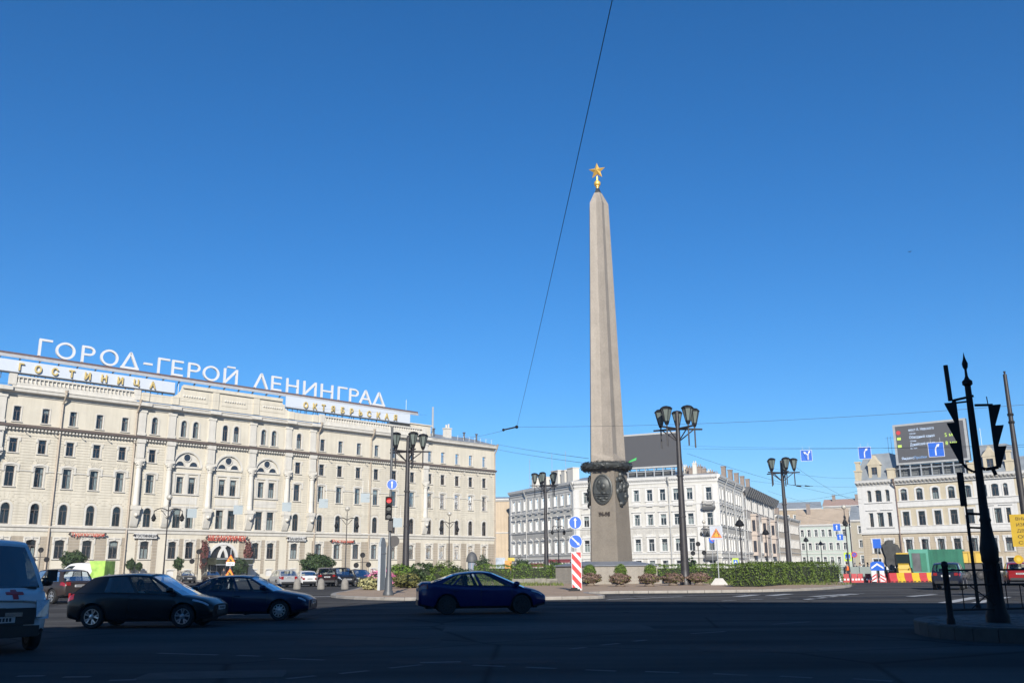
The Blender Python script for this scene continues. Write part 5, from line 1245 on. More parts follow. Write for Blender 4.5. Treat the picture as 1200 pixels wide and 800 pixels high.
# black rubber mud flap and red rear lamp reach round the hatchback
c = gnd(66, 707); car('suv', 'brown metallic suv seen from behind in the sun at the left', (c.x-.75, c.y+1.2, 0), radians(146), SUV, P_BROWN)
c = gnd(1131, 691); car('suv', 'dark blue suv driving away on the sunlit road, left of the black signal column', (c.x, c.y+1.9, 0), radians(60), SUV, P_DKBLUE)
c = gnd(1192, 686); car('hatchback', 'red hatchback driving away at the right edge of the photo', (c.x+1.0, c.y+1.6, 0), radians(66), dict(SUV, H=1.55), P_RED)
c = gnd(985, 678); car('sedan', 'dark car behind the right end of the hedge, facing the square', (c.x, c.y+2, 0), radians(-100), SEDAN1, P_GREYD, detail=False)
# ambulance
am = car('ambulance', 'white ambulance van with a red cross on its bonnet at the left edge', (0, 0, 0), radians(-48), VAN, P_WHITE, glassm=glass('van_glass', (.20, .24, .25), .22, .01))
for s in (-1, 1):
    mb = MB(); ys = sorted((s*.64, s*.885)); mb.add([(2.60, ys[0], 1.03), (2.60, ys[1], 1.03), (2.70, ys[1], .66), (2.70, ys[0], .66), (2.735-.06*(s < 0), ys[0], .70), (2.735-.06*(s > 0), ys[1], .70), (2.66, ys[1], 1.02), (2.66, ys[0], 1.02)], [(0, 1, 2, 3), (4, 5, 6, 7), (3, 2, 5, 4), (0, 3, 4, 7), (1, 6, 5, 2), (0, 7, 6, 1)]); mb.build('headlight', M_LAMPW, am)
am.location = (-11.95, 20.75, 0)
xn = lambda z: 2.7
mb = MB(); w_ = .86
mb.box(2.5, 2.725, -.62, .62, .56, .88); mb.box(2.62, 2.735, -.72, .72, .33, .54); mb.build('front_bumper', M_TRIM, am)
mb = MB(); mb.box(2.735, 2.75, .06, .38, .72, .80); mb.build('badge', M_CHROME, am)
mb = MB()
def bonz(x): return interp(VAN['deck'], x)+.06
for (a0, a1, b0, b1) in ((2.12, 2.18, -.17, .17), (2.05, 2.115, -.06, .06), (2.185, 2.25, -.06, .06)):
    pass
cx0 = 2.47
for (xa, xb, ya, yb) in ((cx0-.045, cx0+.045, .10, .42), (cx0-.16, cx0-.047, .21, .31), (cx0+.047, cx0+.16, .21, .31)):
    mb.add([(xa, ya, bonz(xa)), (xb, ya, bonz(xb)), (xb, yb, bonz(xb)), (xa, yb, bonz(xa)), (xa, ya, bonz(xa)-.02), (xb, ya, bonz(xb)-.02), (xb, yb, bonz(xb)-.02), (xa, yb, bonz(xa)-.02)], [(0, 1, 2, 3), (4, 7, 6, 5), (0, 4, 5, 1), (1, 5, 6, 2), (2, 6, 7, 3), (3, 7, 4, 0)])
mb.build('red_cross', M_SIGNR, am)
mb = MB(); mb.box(1.80, 1.90, 1.02, 1.20, 1.38, 1.62); mb.box(1.83, 1.88, .92, 1.02, 1.42, 1.46); mb.build('wing_mirror', M_TRIM, am, 50)
mb = MB(); mb.box(2.02, 2.14, -.75, .75, 1.23, 1.285); mb.build('bonnet_vent', M_TRIM, am)
mb = MB(); mb.box(-2.7, 1.2, -1.0, -.985, .8, 1.0); mb.box(-2.7, 1.2, .985, 1.0, .8, 1.0); stuff(mb.build('red_stripe', M_SIGNR, am))
# parked cars in front of the hotel
PK = 'cars parked in front of the hotel'
def parked(label, px, py, yaw, P, pm, nm='car'):
    c = gnd(px, py); return car(nm, label, (c.x, c.y+1.4, 0), radians(yaw), P, pm, PK, detail=False)
parked('silver estate car parked in front of the hotel, left of the white sedan', 326, 688, 118, WAGON, P_SILVER, 'estate_car')
parked('white sedan parked between the silver estate and the dark red suv', 354, 687, 112, SEDAN1, P_WHITE, 'sedan')
parked('very dark red suv parked below the round green bush', 377, 687, 106, SUV, P_MAROON, 'suv')
parked('black suv parked second from the right below the round bush', 396, 687, -62, SUV, P_BLACK, 'suv')
parked('dark grey car parked nearest to the pink flowers', 417, 687, -58, dict(HATCH, handlemat=M_TRIM), P_GREYD, 'hatchback')
parked('dark car parked by the hotel, seen between the two cars in the shade', 213, 683, -60, SEDAN1, P_GREYD, 'sedan')
parked('maroon car parked by the hotel entrance, left of the roadwork triangles', 243, 683, -60, SEDAN1, P_MAROON, 'sedan')
parked('silver car parked in the far street, just above the hedge', 903, 663.8, 80, WAGON, P_SILVER, 'estate_car')
# white van with a green tail behind the brown suv
vc = gnd(80, 690); V = dict(VAN, L=5.6, H=2.35)
gv = car('van', 'white van with a lime green printed tail behind the brown suv', (vc.x-1.3, vc.y+5, 0), radians(176), VAN, P_WHITE, detail=False)
gv['category'] = 'van'
mb = MB()
for s in (-1, 1): mb.add([(-2.72, s*1.0, .9), (-1.2, s*1.005, .9), (-1.55, s*1.0, 1.5), (-1.2, s*.955, 2.45), (-2.72, s*.94, 2.45)], [(0, 1, 2, 3, 4)])
mb.box(-2.735, -2.715, -.93, .93, .6, 2.45); stuff(mb.build('green_livery', mat('lime_green_print', (.38, .62, .10), .5, var=.5, scale=1.3), gv))
# ------------------------------------------------------------------ tall plaza lamps with five lanterns
M_LANT = glass('milky_lantern_glass', (.62, .66, .60), 1.2, .15); M_LANTF = mat('frosted_lantern_panel', (.17, .20, .18), .35, var=.15, scale=2)
def plaza_lamp():
    T = thing('street_lamp', 'x', 'street lamp', (0, 0, 0), 0, 'tall five-lantern lamps round the square')
    HT = 14.55; hz = 12.2
    mb = MB(); mb.lathe([(.44, 0), (.44, .35), (.36, .5), (.33, 1.2), (.31, 2.2), (.27, 5.0), (.18, hz-.3), (.15, hz+1.4), (.05, hz+1.5)], 12); mb.build('pole', M_IRON, T, 40)
    mb = MB()
    for z in (5.2, 8.4): mb.lathe([(.30, z), (.30, z+.12)], 12)
    mb.build('pole_band', M_IRON, T)
    for k in range(5):
        a = 2*pi*k/5+.3; d = Vector((cos(a), sin(a), 0)); M = Matrix.Translation(d*1.42+Vector((0, 0, hz))) @ Matrix.Rotation(a, 4, 'Z')
        mb = MB(); mb.cyl(d*.2+Vector((0, 0, hz)), d*2.05+Vector((0, 0, hz)), .09, .07, 6); mb.cyl(d*.2+Vector((0, 0, hz-.9)), d*1.3+Vector((0, 0, hz-.05)), .05, .05, 6); mb.cyl(d*1.42+Vector((0, 0, hz-1.5)), d*1.42+Vector((0, 0, hz+.35)), .06, .06, 6)
        ar = mb.build('lamp_arm', M_IRON, T)
        mb = MB(); mb.lathe([(.18, .45), (.43, 1.45)], 6, M=M); g = mb.build('lantern', M_LANTF, T)
        mb = MB(); mb.lathe([(.12, .2), (.22, .45), (.2, .5)], 6, M=M); mb.lathe([(.50, 1.45), (.50, 1.52), (.34, 1.66), (.1, 1.72)], 6, M=M)
        for q in range(6):
            b = 2*pi*q/6; mb.cyl(M @ Vector((.19*cos(b), .19*sin(b), .45)), M @ Vector((.44*cos(b), .44*sin(b), 1.46)), .025, .03, 4)
        mb.build('lantern_frame', M_BLACK, g)
    return T
PL = plaza_lamp(); first = True
for px, ptop, base, rz, lb in ((803, 478, 673, .2, 'tall five-lantern lamp standing right of the obelisk, nearest of its kind'), (475, 508, 680, 1.1, 'tall lamp with big lanterns behind the red traffic light'), (925, 537, 664, 2.0, 'tall lamp rising from the right end of the hedge'), (640.5, 554, 668, 2.9, 'tall lamp left of the obelisk in front of the pale grey building')):
    k = (ray(px, ptop).z)/ray(px, ptop).y; Y = (14.0-CAMH)/k; p = at(px, base, Y)
    if first: PL.location = (p.x, Y, .1); PL.rotation_euler = (0, 0, atan2(p.y, p.x)-.3); PL['label'] = lb; first = False
    else: dup(PL, (p.x, Y, .1), rz, lb)
# old style lamps with two hanging lanterns and a globe
def old_lamp():
    T = thing('old_street_lamp', 'x', 'street lamp', (0, 0, 0), 0, 'old style two-arm lamps')
    mb = MB(); mb.lathe([(.16, 0), (.16, .5), (.10, .7), (.065, 1.6), (.045, 6.4), (.035, 7.2)], 8); mb.build('pole', M_IRON, T, 40)
    mb = MB(); mb.sphere((0, 0, 7.5), .25, 12, 8); mb.build('globe', mat('clear_globe', (.55, .52, .45), .2), T, 60)
    for s in (-1, 1):
        mb = MB(); pts = [(s*1.15*t, 0, 6.35+.22*sin(pi*t)) for t in [i/6 for i in range(7)]]; mb.tube(pts, .045, 5); mb.tube([(s*.1, 0, 5.9), (s*.6, 0, 6.45)], .03, 5); mb.cyl((s*1.15, 0, 6.35), (s*1.15, 0, 6.05), .03, .03, 5); mb.build('lamp_arm', M_IRON, T)
        mb = MB(); mb.lathe([(.04, 6.15), (.1, 6.0), (.22, 5.74), (.22, 5.71)], 10, (s*1.15, 0)); mb.lathe([(.18, 5.685), (.15, 5.55), (.05, 5.47)], 10, (s*1.15, 0)); mb.build('lantern', M_BLACK, T, 40)
    return T
OLM = old_lamp(); first = True
M_GLOBEW = None
for px, ptop, pbot, lb in ((191, 579, 676, 'old style two-arm lamp before the hotel, left of the entrance'), (404, 593, 684, 'old style two-arm lamp by the dark parked cars'), (526, 599, 676, 'old style two-arm lamp left of the dark domed kiosk'), (655, 605, 664, 'old style two-arm lamp in front of the pale grey building, left of the obelisk'),
                       (827.5, 609, 662, 'old style lamp by the corner balconies of the pale grey building'), (996, 591, 672, 'old style two-arm lamp at the mouth of the far street')):
    r0 = ray(px, ptop); k0 = r0.z/r0.y; Y = (7.85-CAMH)/k0; p = at(px, pbot, Y)
    if first: OLM.location = (p.x, Y, .1); OLM['label'] = lb; OLM.rotation_euler = (0, 0, .15); first = False
    else: dup(OLM, (p.x, Y, .1), .15+px*.001, lb)
def single_lamp(px, ptop, pbot, lb):
    T = None
for px, ptop, lb in ((870, 606, 'slim lamp with one lantern against the long white flank of the corner building'), (900, 618, 'slim lamp among the pink bays of the far street'), (947, 628, 'slim lamp before the low cream building'), (964, 633, 'slim lamp before the mint green house')):
    r0 = ray(px, ptop); Y = (6.6-CAMH)/(r0.z/r0.y); p = at(px, 663, Y)
    T = thing('slim_street_lamp', lb, 'street lamp', (p.x, Y, .1), 0, 'slim lamps along the far street')
    mb = MB(); mb.lathe([(.2, 0), (.2, .6), (.1, .9), (.07, 5.4), (.05, 5.6)], 8); mb.build('pole', M_IRON, T)
    mb = MB(); mb.lathe([(.1, 5.5), (.45, 5.6), (.5, 5.75), (.3, 6.1), (.08, 6.3), (.03, 6.6)], 10); mb.build('lantern', M_BLACK, T, 40)

# ------------------------------------------------------------------ sign faces
def disc(mb, r, y, n=28, cx=0, cz=0): mb.add([(cx+r*cos(2*pi*i/n), y, cz+r*sin(2*pi*i/n)) for i in range(n)], [tuple(range(n))])
def arrow(mb, p, q, w, hw, hl, y):
    p = Vector(p); q = Vector(q); d = (q-p).normalized(); n = Vector((-d.y, d.x)); b = q-d*hl
    mb.add([(v.x, y, v.y) for v in (p-n*w/2, b-n*w/2, b+n*w/2, p+n*w/2)], [(0, 1, 2, 3)]); mb.add([(v.x, y-.0005, v.y) for v in (b-n*hw/2, q, b+n*hw/2)], [(0, 1, 2)])
def round_sign(par, z, r, a, b, x=0, y=0, back=M_STEEL):
    mb = MB(); mb.cyl((x, y-.015, z), (x, y+.015, z), r, r, 28); o = mb.build('sign_plate', back, par)
    mb = MB(); disc(mb, r, y-.02, 28, x, z); mb.build('sign_border', M_SIGNW, o); mb = MB(); disc(mb, r*.93, y-.024, 28, x, z); mb.build('sign_face', M_SIGNB, o)
    mb = MB(); arrow(mb, (x+a[0]*r, z+a[1]*r), (x+b[0]*r, z+b[1]*r), r*.2, r*.5, r*.42, y-.028); mb.build('arrow', M_SIGNW, o); return o
def facing(p): return atan2(p[1], p[0])-pi/2      # turn so that local -y looks at the camera
# keep-clear board with two round signs on the nose of the island
p = gnd(676, 692, .15)
T = thing('bollard_sign', 'two round blue arrow signs over a red and white striped board on the island nose', 'traffic sign', p, facing(p))
zA, zB = at(675, 612, p.y).z-.15, at(675, 634, p.y).z-.15
mb = MB(); mb.cyl((0, .05, 0), (0, .05, zA+.4), .035, .035, 8); mb.build('post', M_STEEL, T)
round_sign(T, zA, .40, (0, -.75), (0, .75)); round_sign(T, zB, .41, (-.6, .6), (.6, -.6))
zt0, zb0 = at(677, 646, p.y).z-.15, at(677, 691, p.y).z-.15
mb = MB(); mb.box(-.29, .32, -.01, .02, zb0, zt0); o = mb.build('striped_board', M_SIGNW, T)
W2, H2 = .56, zt0-zb0-.06; x0 = -.265
for k in range(-1, 4):
    y0 = zb0+.03+k*.62; P = [(x0, y0+.62), (x0+W2, y0+.0), (x0+W2, y0+.36), (x0, y0+.98)]
    lo_, hi_ = zb0+.03, zb0+.03+H2; Q = []
    for i in range(4):                      # clip to the board
        Q.append((P[i][0], P[i][1]))
    def clip(Q, zz, up):
        R_ = []
        for i in range(len(Q)):
            a, b = Q[i-1], Q[i]; ia = (a[1] <= zz) if up else (a[1] >= zz); ib = (b[1] <= zz) if up else (b[1] >= zz)
            if ia != ib: t = (zz-a[1])/(b[1]-a[1]); R_.append((a[0]+(b[0]-a[0])*t, zz))
            if ib: R_.append(b)
        return R_
    Q = clip(clip(Q, hi_, True), lo_, False)
    if len(Q) > 2: mb = MB(); mb.add([(q[0], -.014, q[1]) for q in Q], [tuple(range(len(Q)))]); mb.build('red_stripe', M_SIGNR, o)
mb = MB(); mb.box(-.5, .2, -.25, .35, .0, .12); mb.box(-.35, .05, -.12, .22, .12, .2); mb.build('rubber_foot', M_RUBBER, T)
# road narrows triangle on a concrete foot
p = gnd(843, 685, .15); T = thing('warning_sign', 'amber road-narrows triangle on a white square plate with a concrete foot', 'traffic sign', p, facing(p))
zc = at(842, 624, p.y).z-.15
mb = MB(); mb.prismz([(-.62, -.3), (.62, -.3), (.62, .3), (-.62, .3)], 0, .06); mb.add([(-.62, -.3, .06), (.62, -.3, .06), (.62, .3, .06), (-.62, .3, .06), (-.28, -.15, .5), (.28, -.15, .5), (.28, .15, .5), (-.28, .15, .5)], [(0, 1, 5, 4), (1, 2, 6, 5), (2, 3, 7, 6), (3, 0, 4, 7), (4, 5, 6, 7)]); mb.build('concrete_foot', mat('white_concrete', (.58, .56, .52), .85, var=.12), T)
mb = MB(); mb.cyl((0, .04, .4), (0, .04, zc+.4), .04, .04, 8); mb.build('post', M_STEEL, T)
mb = MB(); mb.box(-.48, .48, -.01, .01, zc-.52, zc+.52); mb.build('back_plate', mat('pale_grey_plate', (.5, .53, .58), .5), T)
def triangle(par, zc, s, sym=True, x=0, y=0):
    h = s*.866
    for nm, k, m, yy in (('sign_border', 1.0, M_SIGNR, -.018), ('sign_face', .84, M_SIGNY, -.024)):
        mb = MB(); cz = zc-h*.5+h/3; mb.add([(x+(px_)*k, y+yy, cz+pz*k) for px_, pz in ((-s/2, -h/3), (s/2, -h/3), (0, 2*h/3))], [(0, 1, 2)]); mb.build(nm, m, par)
    mb = MB()
    if sym:
        for sx in (-1, 1):
            for (a, b) in (((.22, -.34), (.22, -.12)), ((.22, -.12), (.07, .06)), ((.07, .06), (.07, .24))):
                a = Vector((x+sx*a[0]*s, zc+a[1]*s-.02)); b = Vector((x+sx*b[0]*s, zc+b[1]*s-.02)); d = (b-a).normalized()*.03*s; n_ = Vector((-d.y, d.x)); a -= d*.5; b += d*.5
                mb.add([(v.x, y-.028, v.y) for v in (a-n_, b-n_, b+n_, a+n_)], [(0, 1, 2, 3)])
    else:
        mb.add([(x+v[0]*s, y-.028, zc+v[1]*s) for v in ((-.2, -.3), (.0, -.3), (.2, -.3), (.08, -.1), (-.02, -.05), (-.1, .06), (-.18, -.05), (-.06, -.15))], [(0, 1, 2, 3, 4, 5, 6, 7)])
    mb.build('sign_symbol', M_SIGNK, par)
triangle(T, zc, .84)
# two roadwork triangles with a plate between, by the hotel entrance
p = gnd(268, 690, 0); T = thing('roadwork_sign', 'two amber roadwork triangles with a white plate between them by the hotel entrance', 'traffic sign', p, facing(p))
mb = MB(); z1 = at(268, 648, p.y).z; mb.cyl((0, .05, 0), (0, .05, z1+.4), .03, .03, 6); mb.build('post', M_STEEL, T)
triangle(T, at(268, 654, p.y).z, .78, False); triangle(T, at(268, 670, p.y).z, .78, False, y=.002); zp_ = at(268, 660.3, p.y).z; mb = MB(); mb.box(-.34, .34, -.03, .0, zp_-.15, zp_+.15); o = mb.build('distance_plate', M_SIGNW, T); text('plate_print', '200 м', .2, M_SIGNK, o, (0, -.034, zp_-.07), .002)
# crossing sign post left: tall pole with round sign, red traffic light
p = gnd(455, 697, .15); ztop = at(460, 500, p.y).z-.15
T = thing('traffic_light', 'traffic light showing red on a tall pole with a round blue arrow sign', 'traffic light', p, facing(p))
mb = MB(); mb.lathe([(.30, 0), (.30, .1), (.22, .25), (.19, .9), (.13, 1.1), (.11, 2.6), (.07, 2.7), (.07, ztop)], 10); mb.build('pole', mat('grey_painted_steel', (.10, .105, .11), .5, .2), T, 40)
zh0, zh1 = at(456, 609, p.y).z-.15, at(456, 582, p.y).z-.15; hx = .0
mb = MB(); mb.box(-.28, .10, -.32, -.08, zh0, zh1); hd = mb.build('signal_head', M_BLACK, T)
hh = (zh1-zh0)/3
for k, m in enumerate((mat('grey_unlit_lens', (.10, .10, .10), .3), mat('grey_unlit_lens2', (.09, .095, .09), .3), mat('lit_red_lens', (.5, .03, .03), .3, emit=(.55, .03, .03, .55)))):
    mb = MB(); cz = zh0+hh*(k+.5); disc(mb, .145, -.325, 20, -.09, cz); mb.build('lens', m, hd)
    mb = MB(); n = 12; A = [(-.09+.165*cos(pi*i/n-.2+.4*i/n), cz+.165*sin(pi*i/n-.2+.4*i/n)) for i in range(n+1)]; B_ = [(-.09+.15*cos(pi*i/n-.2+.4*i/n), cz+.15*sin(pi*i/n-.2+.4*i/n)) for i in range(n+1)]; mb.strip(A, B_, -.52, -.322); mb.build('visor', M_BLACK, hd)
round_sign(T, at(461.5, 567.5, p.y).z-.15, .29, (0, -.7), (0, .7), .06, -.1)
mb = MB(); z = zh0-.05; mb.box(-.12, .12, -.2, .1, z-.55, z); mb.cyl((.25, .1, z-1.1), (.25, .13, z-1.1), .3, .3, 20); mb.build('sign_back', M_IRON, T)
# pale panel beside it
p2 = gnd(447, 691, .15); T = thing('advert_panel', 'tall pale grey round-topped panel standing by the pink flowers', 'advert panel', p2, facing(p2)+radians(73))
zp2 = at(447, 628, p2.y).z-.15
mb = MB(); mb.prism([(-.62, .0), (.62, .0), (.62, zp2-.7)] + [(.62*cos(pi*i/12), zp2-.7+.62*sin(pi*i/12)) for i in range(1, 12)] + [(-.62, zp2-.7)], -.06, .06); mb.build('board', mat('pale_grey_panel', (.30, .34, .36), .5, var=.05), T)
mb = MB(); mb.box(-.66, -.62, -.09, .09, 0, zp2-.7); mb.box(.62, .66, -.09, .09, 0, zp2-.7); mb.box(-.62, .62, -.085, .085, zp2*.68, zp2*.68+.05); mb.build('panel_frame', M_STEEL, T)

# ------------------------------------------------------------------ signs hanging over the lanes
def hanging(name, label, px, py, Y, w, kind, grp, wire_up=.35):
    c = at(px, py, Y); T = thing(name, label, 'traffic sign', c, facing(c) if kind != 'back' else facing(c), grp); s = w/2
    mb = MB(); mb.box(-s, s, -.015, .015, -s, s); mb.build('sign_plate', mat('pale_blue_grey_sheet', (.34, .395, .42), .55, .1, var=.03) if kind == 'back' else M_SIGNW, T)
    mb = MB()
    for x in (-s*.6, s*.6): mb.cyl((x, 0, s), (x, 0, s+wire_up), .012, .012, 4)
    mb.box(-s, s, .016, .04, s*.3, s*.36); mb.box(-s, s, .016, .04, -s*.36, -s*.3); mb.build('hanger', M_STEEL, T)
    if kind != 'back':
        mb = MB(); mb.add([(-s*.95, -.018, -s*.95), (s*.95, -.018, -s*.95), (s*.95, -.018, s*.95), (-s*.95, -.018, s*.95)], [(0, 1, 2, 3)]); f = mb.build('sign_face', M_SIGNB, T)
        mb = MB()
        def bend(xb, dx, zb=-.75, ztop=.15, wd=.16):
            pts = [(xb, zb), (xb, 0), (xb+dx*.12, ztop+.15), (xb+dx*.35, ztop+.35)]
            for a, b in zip(pts[:-1], pts[1:]):
                a = Vector(a)*s; b = Vector(b)*s; d = (b-a).normalized(); n_ = Vector((-d.y, d.x))*wd*s*.5; a = a-d*.02; b = b+d*.02
                mb.add([(v.x, -.022, v.y) for v in (a-n_, b-n_, b+n_, a+n_)], [(0, 1, 2, 3)])
            t = Vector(pts[-1])*s; d = Vector((dx*.8, .6)).normalized()*s*.4; n_ = Vector((-d.y, d.x))*.55
            mb.add([(v.x, -.023, v.y) for v in (t-n_, t+d, t+n_)], [(0, 1, 2)])
        if kind == 'right': bend(-.08, .8)
        if kind == 'both': bend(.3, .5, ztop=.2); bend(.25, -1.2, ztop=.1)
        if kind == 'up': arrow(mb, (0, -s*.6), (0, s*.7), s*.25, s*.6, s*.5, -.022)
        mb.build('arrow', M_SIGNW, f)
    return c
c1 = hanging('lane_sign', 'blue hanging lane sign with two white arrows over the far street', 945, 533.5, 92, 1.1, 'both', 'blue lane signs hung over the road')
c2 = hanging('lane_sign', 'blue hanging sign with a right-bending arrow left of the beige building roof', 1013.5, 530.5, 84, 1.1, 'right', 'blue lane signs hung over the road')
c3 = hanging('lane_sign', 'blue hanging sign with a right-bending arrow in front of the traffic screen', 1097, 526.5, 72, 1.15, 'right', 'blue lane signs hung over the road')
BK = 'blank backs of signs hung before the hotel'
wb = []
for px, py, lb in ((225, 601, 'pale blue sign back hanging before the hotel, furthest left of its row'), (279, 597, 'pale blue sign back hanging over the red lettering of the hotel entrance'), (336, 593.5, 'pale blue sign back hanging right of the hotel entrance bays'), (379, 589.5, 'pale blue sign back hanging by the round bush'), (428, 583, 'pale blue sign back hanging highest of its row, left of the red traffic light'), (466, 612, 'pale blue sign back hanging just right of the red traffic light')):
    wb.append(hanging('sign_back', lb, px, py, 88, .85, 'back', BK, 1.2))
for px, py, Y, w_, lb in ((980.5, 617.5, 110, .85, 'small blue pedestrian sign high at the mouth of the far street'), (984.5, 629, 130, .85, 'smaller blue pedestrian sign further down the far street')):
    hanging('crossing_sign', lb, px, py, Y, w_, 'up', 'small blue signs in the far street')

# ------------------------------------------------------------------ wires
M_WIRE = mat('black_cable', (.02, .02, .025), .6)
def wire(label, p, q, r, sag=.0, n=16, grp='overhead wires'):
    p = Vector(p); q = Vector(q); mb = MB(); pts = [p+(q-p)*t-Vector((0, 0, sag*4*t*(1-t))) for t in [i/n for i in range(n+1)]]
    mb.tube(pts, r, 4); o = mb.build('overhead_wire', M_WIRE); return tag(o, label, 'wire', grp)
A = at(723, -25, 14); Bq = at(605.5, 500, 62)
wire('long wire descending from the top edge of the photo to the insulator', A, Bq, .010, .15)
C0_ = at(578, 505.5, 64); D0 = at(1250, 470, 48)
wire('wire running right from the insulator across the obelisk shaft', Bq, D0, .011, .35)
wire('wire running left from the insulator to the corner of the hotel', Bq, at(540, 513, 150), .014, .2)
T = thing('wire_insulator', 'dark insulator rod where two wires meet left of the obelisk', 'insulator', Bq); mb = MB(); d = at(590, 503.5, 62)-Bq; mb.cyl((0, 0, 0), d, .05, .05, 8); mb.build('rod', M_BLACK, T); mb = MB(); mb.sphere((0, 0, 0), .12, 8, 6); mb.sphere(d, .1, 8, 6); mb.build('clamp', M_BLACK, T)
for i, (a, b, Y0, Y1, r, s, lb) in enumerate((((583, 520.5), (690, 537), 172, 84, .05, .1, 'upper of two wires from the hotel corner to the wreath'), ((583, 526.5), (690, 543), 172, 84, .05, .1, 'lower of two wires from the hotel corner to the wreath'),
     ((800, 522), (1230, 523), 120, 60, .025, .2, 'thin wire passing over the blue lane signs'), ((800, 525.5), (1230, 520), 120, 62, .03, .2, 'wire carrying the blue lane signs'), ((805, 531), (1010, 585), 120, 150, .035, .6, 'slack wire falling towards the far street from the big lamp'),
     ((880, 563), (1010, 570), 130, 120, .03, .3, 'wire at the height of the lower lanterns by the far street'), ((930, 545), (1010, 590), 110, 140, .03, .5, 'wire dipping behind the right big lamp'), ((900, 575), (1005, 600), 160, 150, .035, .4, 'low wire over the far street'), ((915, 588), (1005, 575), 170, 140, .035, .3, 'low wire rising to the beige building'), ((925, 600), (1004, 612), 190, 160, .035, .4, 'lowest wire over the far street'),
     ((215, 594), (500, 577), 88, 88, .012, .25, 'thin wire carrying the pale blue sign backs'), ((0, 448), (500, 486), 95, 140, .025, .3, 'faint wire crossing the hotel attic'), ((905, 548), (1003, 560), 118, 100, .025, .4, 'thin wire from the right big lamp to the beige building'))):
    wire(lb, at(a[0], a[1], Y0), at(b[0], b[1], Y1), r*.5, s)
T = at(938, 569, 118); mb = MB(); d = Vector((1.0, 0, -.02))
for k in (0, 1.1): mb.cyl((-.5+k, 0, 0), (.1+k, 0, -.05), .09, .05, 8)
mb.cyl((-1.2, 0, .12), (1.6, 0, -.06), .03, .03, 5); tag(mb.build('wire_spacer', M_BLACK, None, None, T), 'pair of dark wire fittings hanging right of the big lamp by the far street', 'wire fitting')

# ------------------------------------------------------------------ signal column and railing on the near refuge, at right
p = gnd(1170, 729, .30); ztop = at(1132, 413, p.y).z-.30; K = ztop/6.2
T = thing('signal_column', 'black ornate signal column with spire and side arms on the near refuge', 'traffic light', (p.x, p.y, .30), facing(p))
mb = MB(); pr = [(.33, 0), (.33, .14), (.27, .28), (.235, .5), (.215, .8), (.21, 1.3), (.25, 1.34), (.245, 1.45), (.26, 1.55), (.26, 1.62), (.22, 1.76), (.18, 1.94), (.145, 2.2), (.17, 2.25), (.135, 2.32), (.115, 3.1), (.10, 4.6), (.09, 5.38), (.15, 5.42), (.15, 5.5), (.08, 5.55), (.045, 5.62), (.035, 5.78), (.075, 5.84), (.09, 5.93), (.05, 6.02), (.03, 6.08), (.004, 6.2)]
mb.lathe([(r*.76, z*K) for r, z in pr], 12); mb.build('column', M_BLACK, T, 40)
mb = MB()
for k in range(8):
    a = 2*pi*k/8
    mb.box(-.02, .02, 0.150, .178, .45*K, 1.28*K, Matrix.Rotation(a, 4, 'Z'))
mb.build('fluting', M_BLACK, T)
def zc_(py, px=1150): return at(px, py, p.y).z-.30
def xo(px, py): v = at(px, py, p.y)-Vector((p.x, p.y, .3)); return Vector((v.x*cos(facing(p))+v.y*sin(facing(p)), 0, v.z))
def signal(label_part, pxt, pyt, pxb, pyb, side, ntri, par):
    """three-lens head seen from its side, visors pointing sideways"""
    a, b = xo(pxt, pyt), xo(pxb, pyb); mb = MB(); h = (a.z-b.z); xm = a.x*.5+b.x*.5; wd = .05
    mb.box(xm-wd, xm+wd, -.15, .15, b.z, a.z); hd = mb.build('signal_head', M_BLACK, par)
    for k in range(ntri):
        zt_ = a.z-h*k/ntri-.02; zb_ = zt_-h/ntri*.92; x0 = xm+side*wd; L = .165
        m_ = MB(); n = 10; vs = []
        for i in range(n+1):
            th = pi*i/n; y = .145*cos(th); zz = zt_-h/ntri*.46+.0; rz_ = h/ntri*.44*sin(th)
            vs += [(x0, y, zz+rz_), (x0+side*L*(.15+.85*sin(th)), y, zz+rz_)]
        for i in range(n): m_.add([vs[2*i], vs[2*i+1], vs[2*i+3], vs[2*i+2]], [(0, 1, 2, 3)])
        m_.add([(x0, .15, zb_), (x0, -.15, zb_), (x0, -.145, zt_-h/ntri*.46), (x0, .145, zt_-h/ntri*.46)], [(0, 1, 2, 3)])
        for y in (-.145, .145): m_.add([(x0, y, zt_), (x0+side*L, y, zt_), (x0, y, zb_)], [(0, 1, 2)])
        m_.add([(x0, -.145, zt_), (x0+side*L, -.145, zt_), (x0+side*L, .145, zt_), (x0, .145, zt_)], [(0, 1, 2, 3)])
        m_.build('visor', M_BLACK, hd)
    return hd
signal('l', 1117.5, 470, 1127, 541, -1, 3, T); signal('r', 1160.5, 476, 1170.5, 548, 1, 3, T)
mb = MB()
def rod(a, b, r): mb.cyl(xo(*a), xo(*b), r, r, 6)
rod((1114, 471), (1136, 470), .022); rod((1115, 468), (1141, 464), .03); rod((1142, 475), (1163, 476), .03); mb.build('signal_arm', M_BLACK, T)
mb = MB(); mb.tube([xo(1127, 541), xo(1133, 548), xo(1140, 552), xo(1147, 553)], .03, 6); mb.tube([xo(1150, 548), xo(1155, 550), xo(1170, 548)], .04, 6); rod((1163, 549), (1167, 557), .045); mb.build('lower_bracket', M_BLACK, T)
mb = MB(); mb.cyl(xo(1107.5, 426), xo(1113.5, 468), .055, .055, 6); mb.cyl(xo(1156, 466), xo(1158, 476), .015, .015, 4); mb.build('arm_rod', M_BLACK, T)
mb = MB(); a, b = xo(1124.5, 553), xo(1129.5, 592); mb.box((a.x+b.x)/2-.07, (a.x+b.x)/2+.07, -.14, .14, b.z, a.z); mb.build('pedestrian_signal', M_BLACK, T)
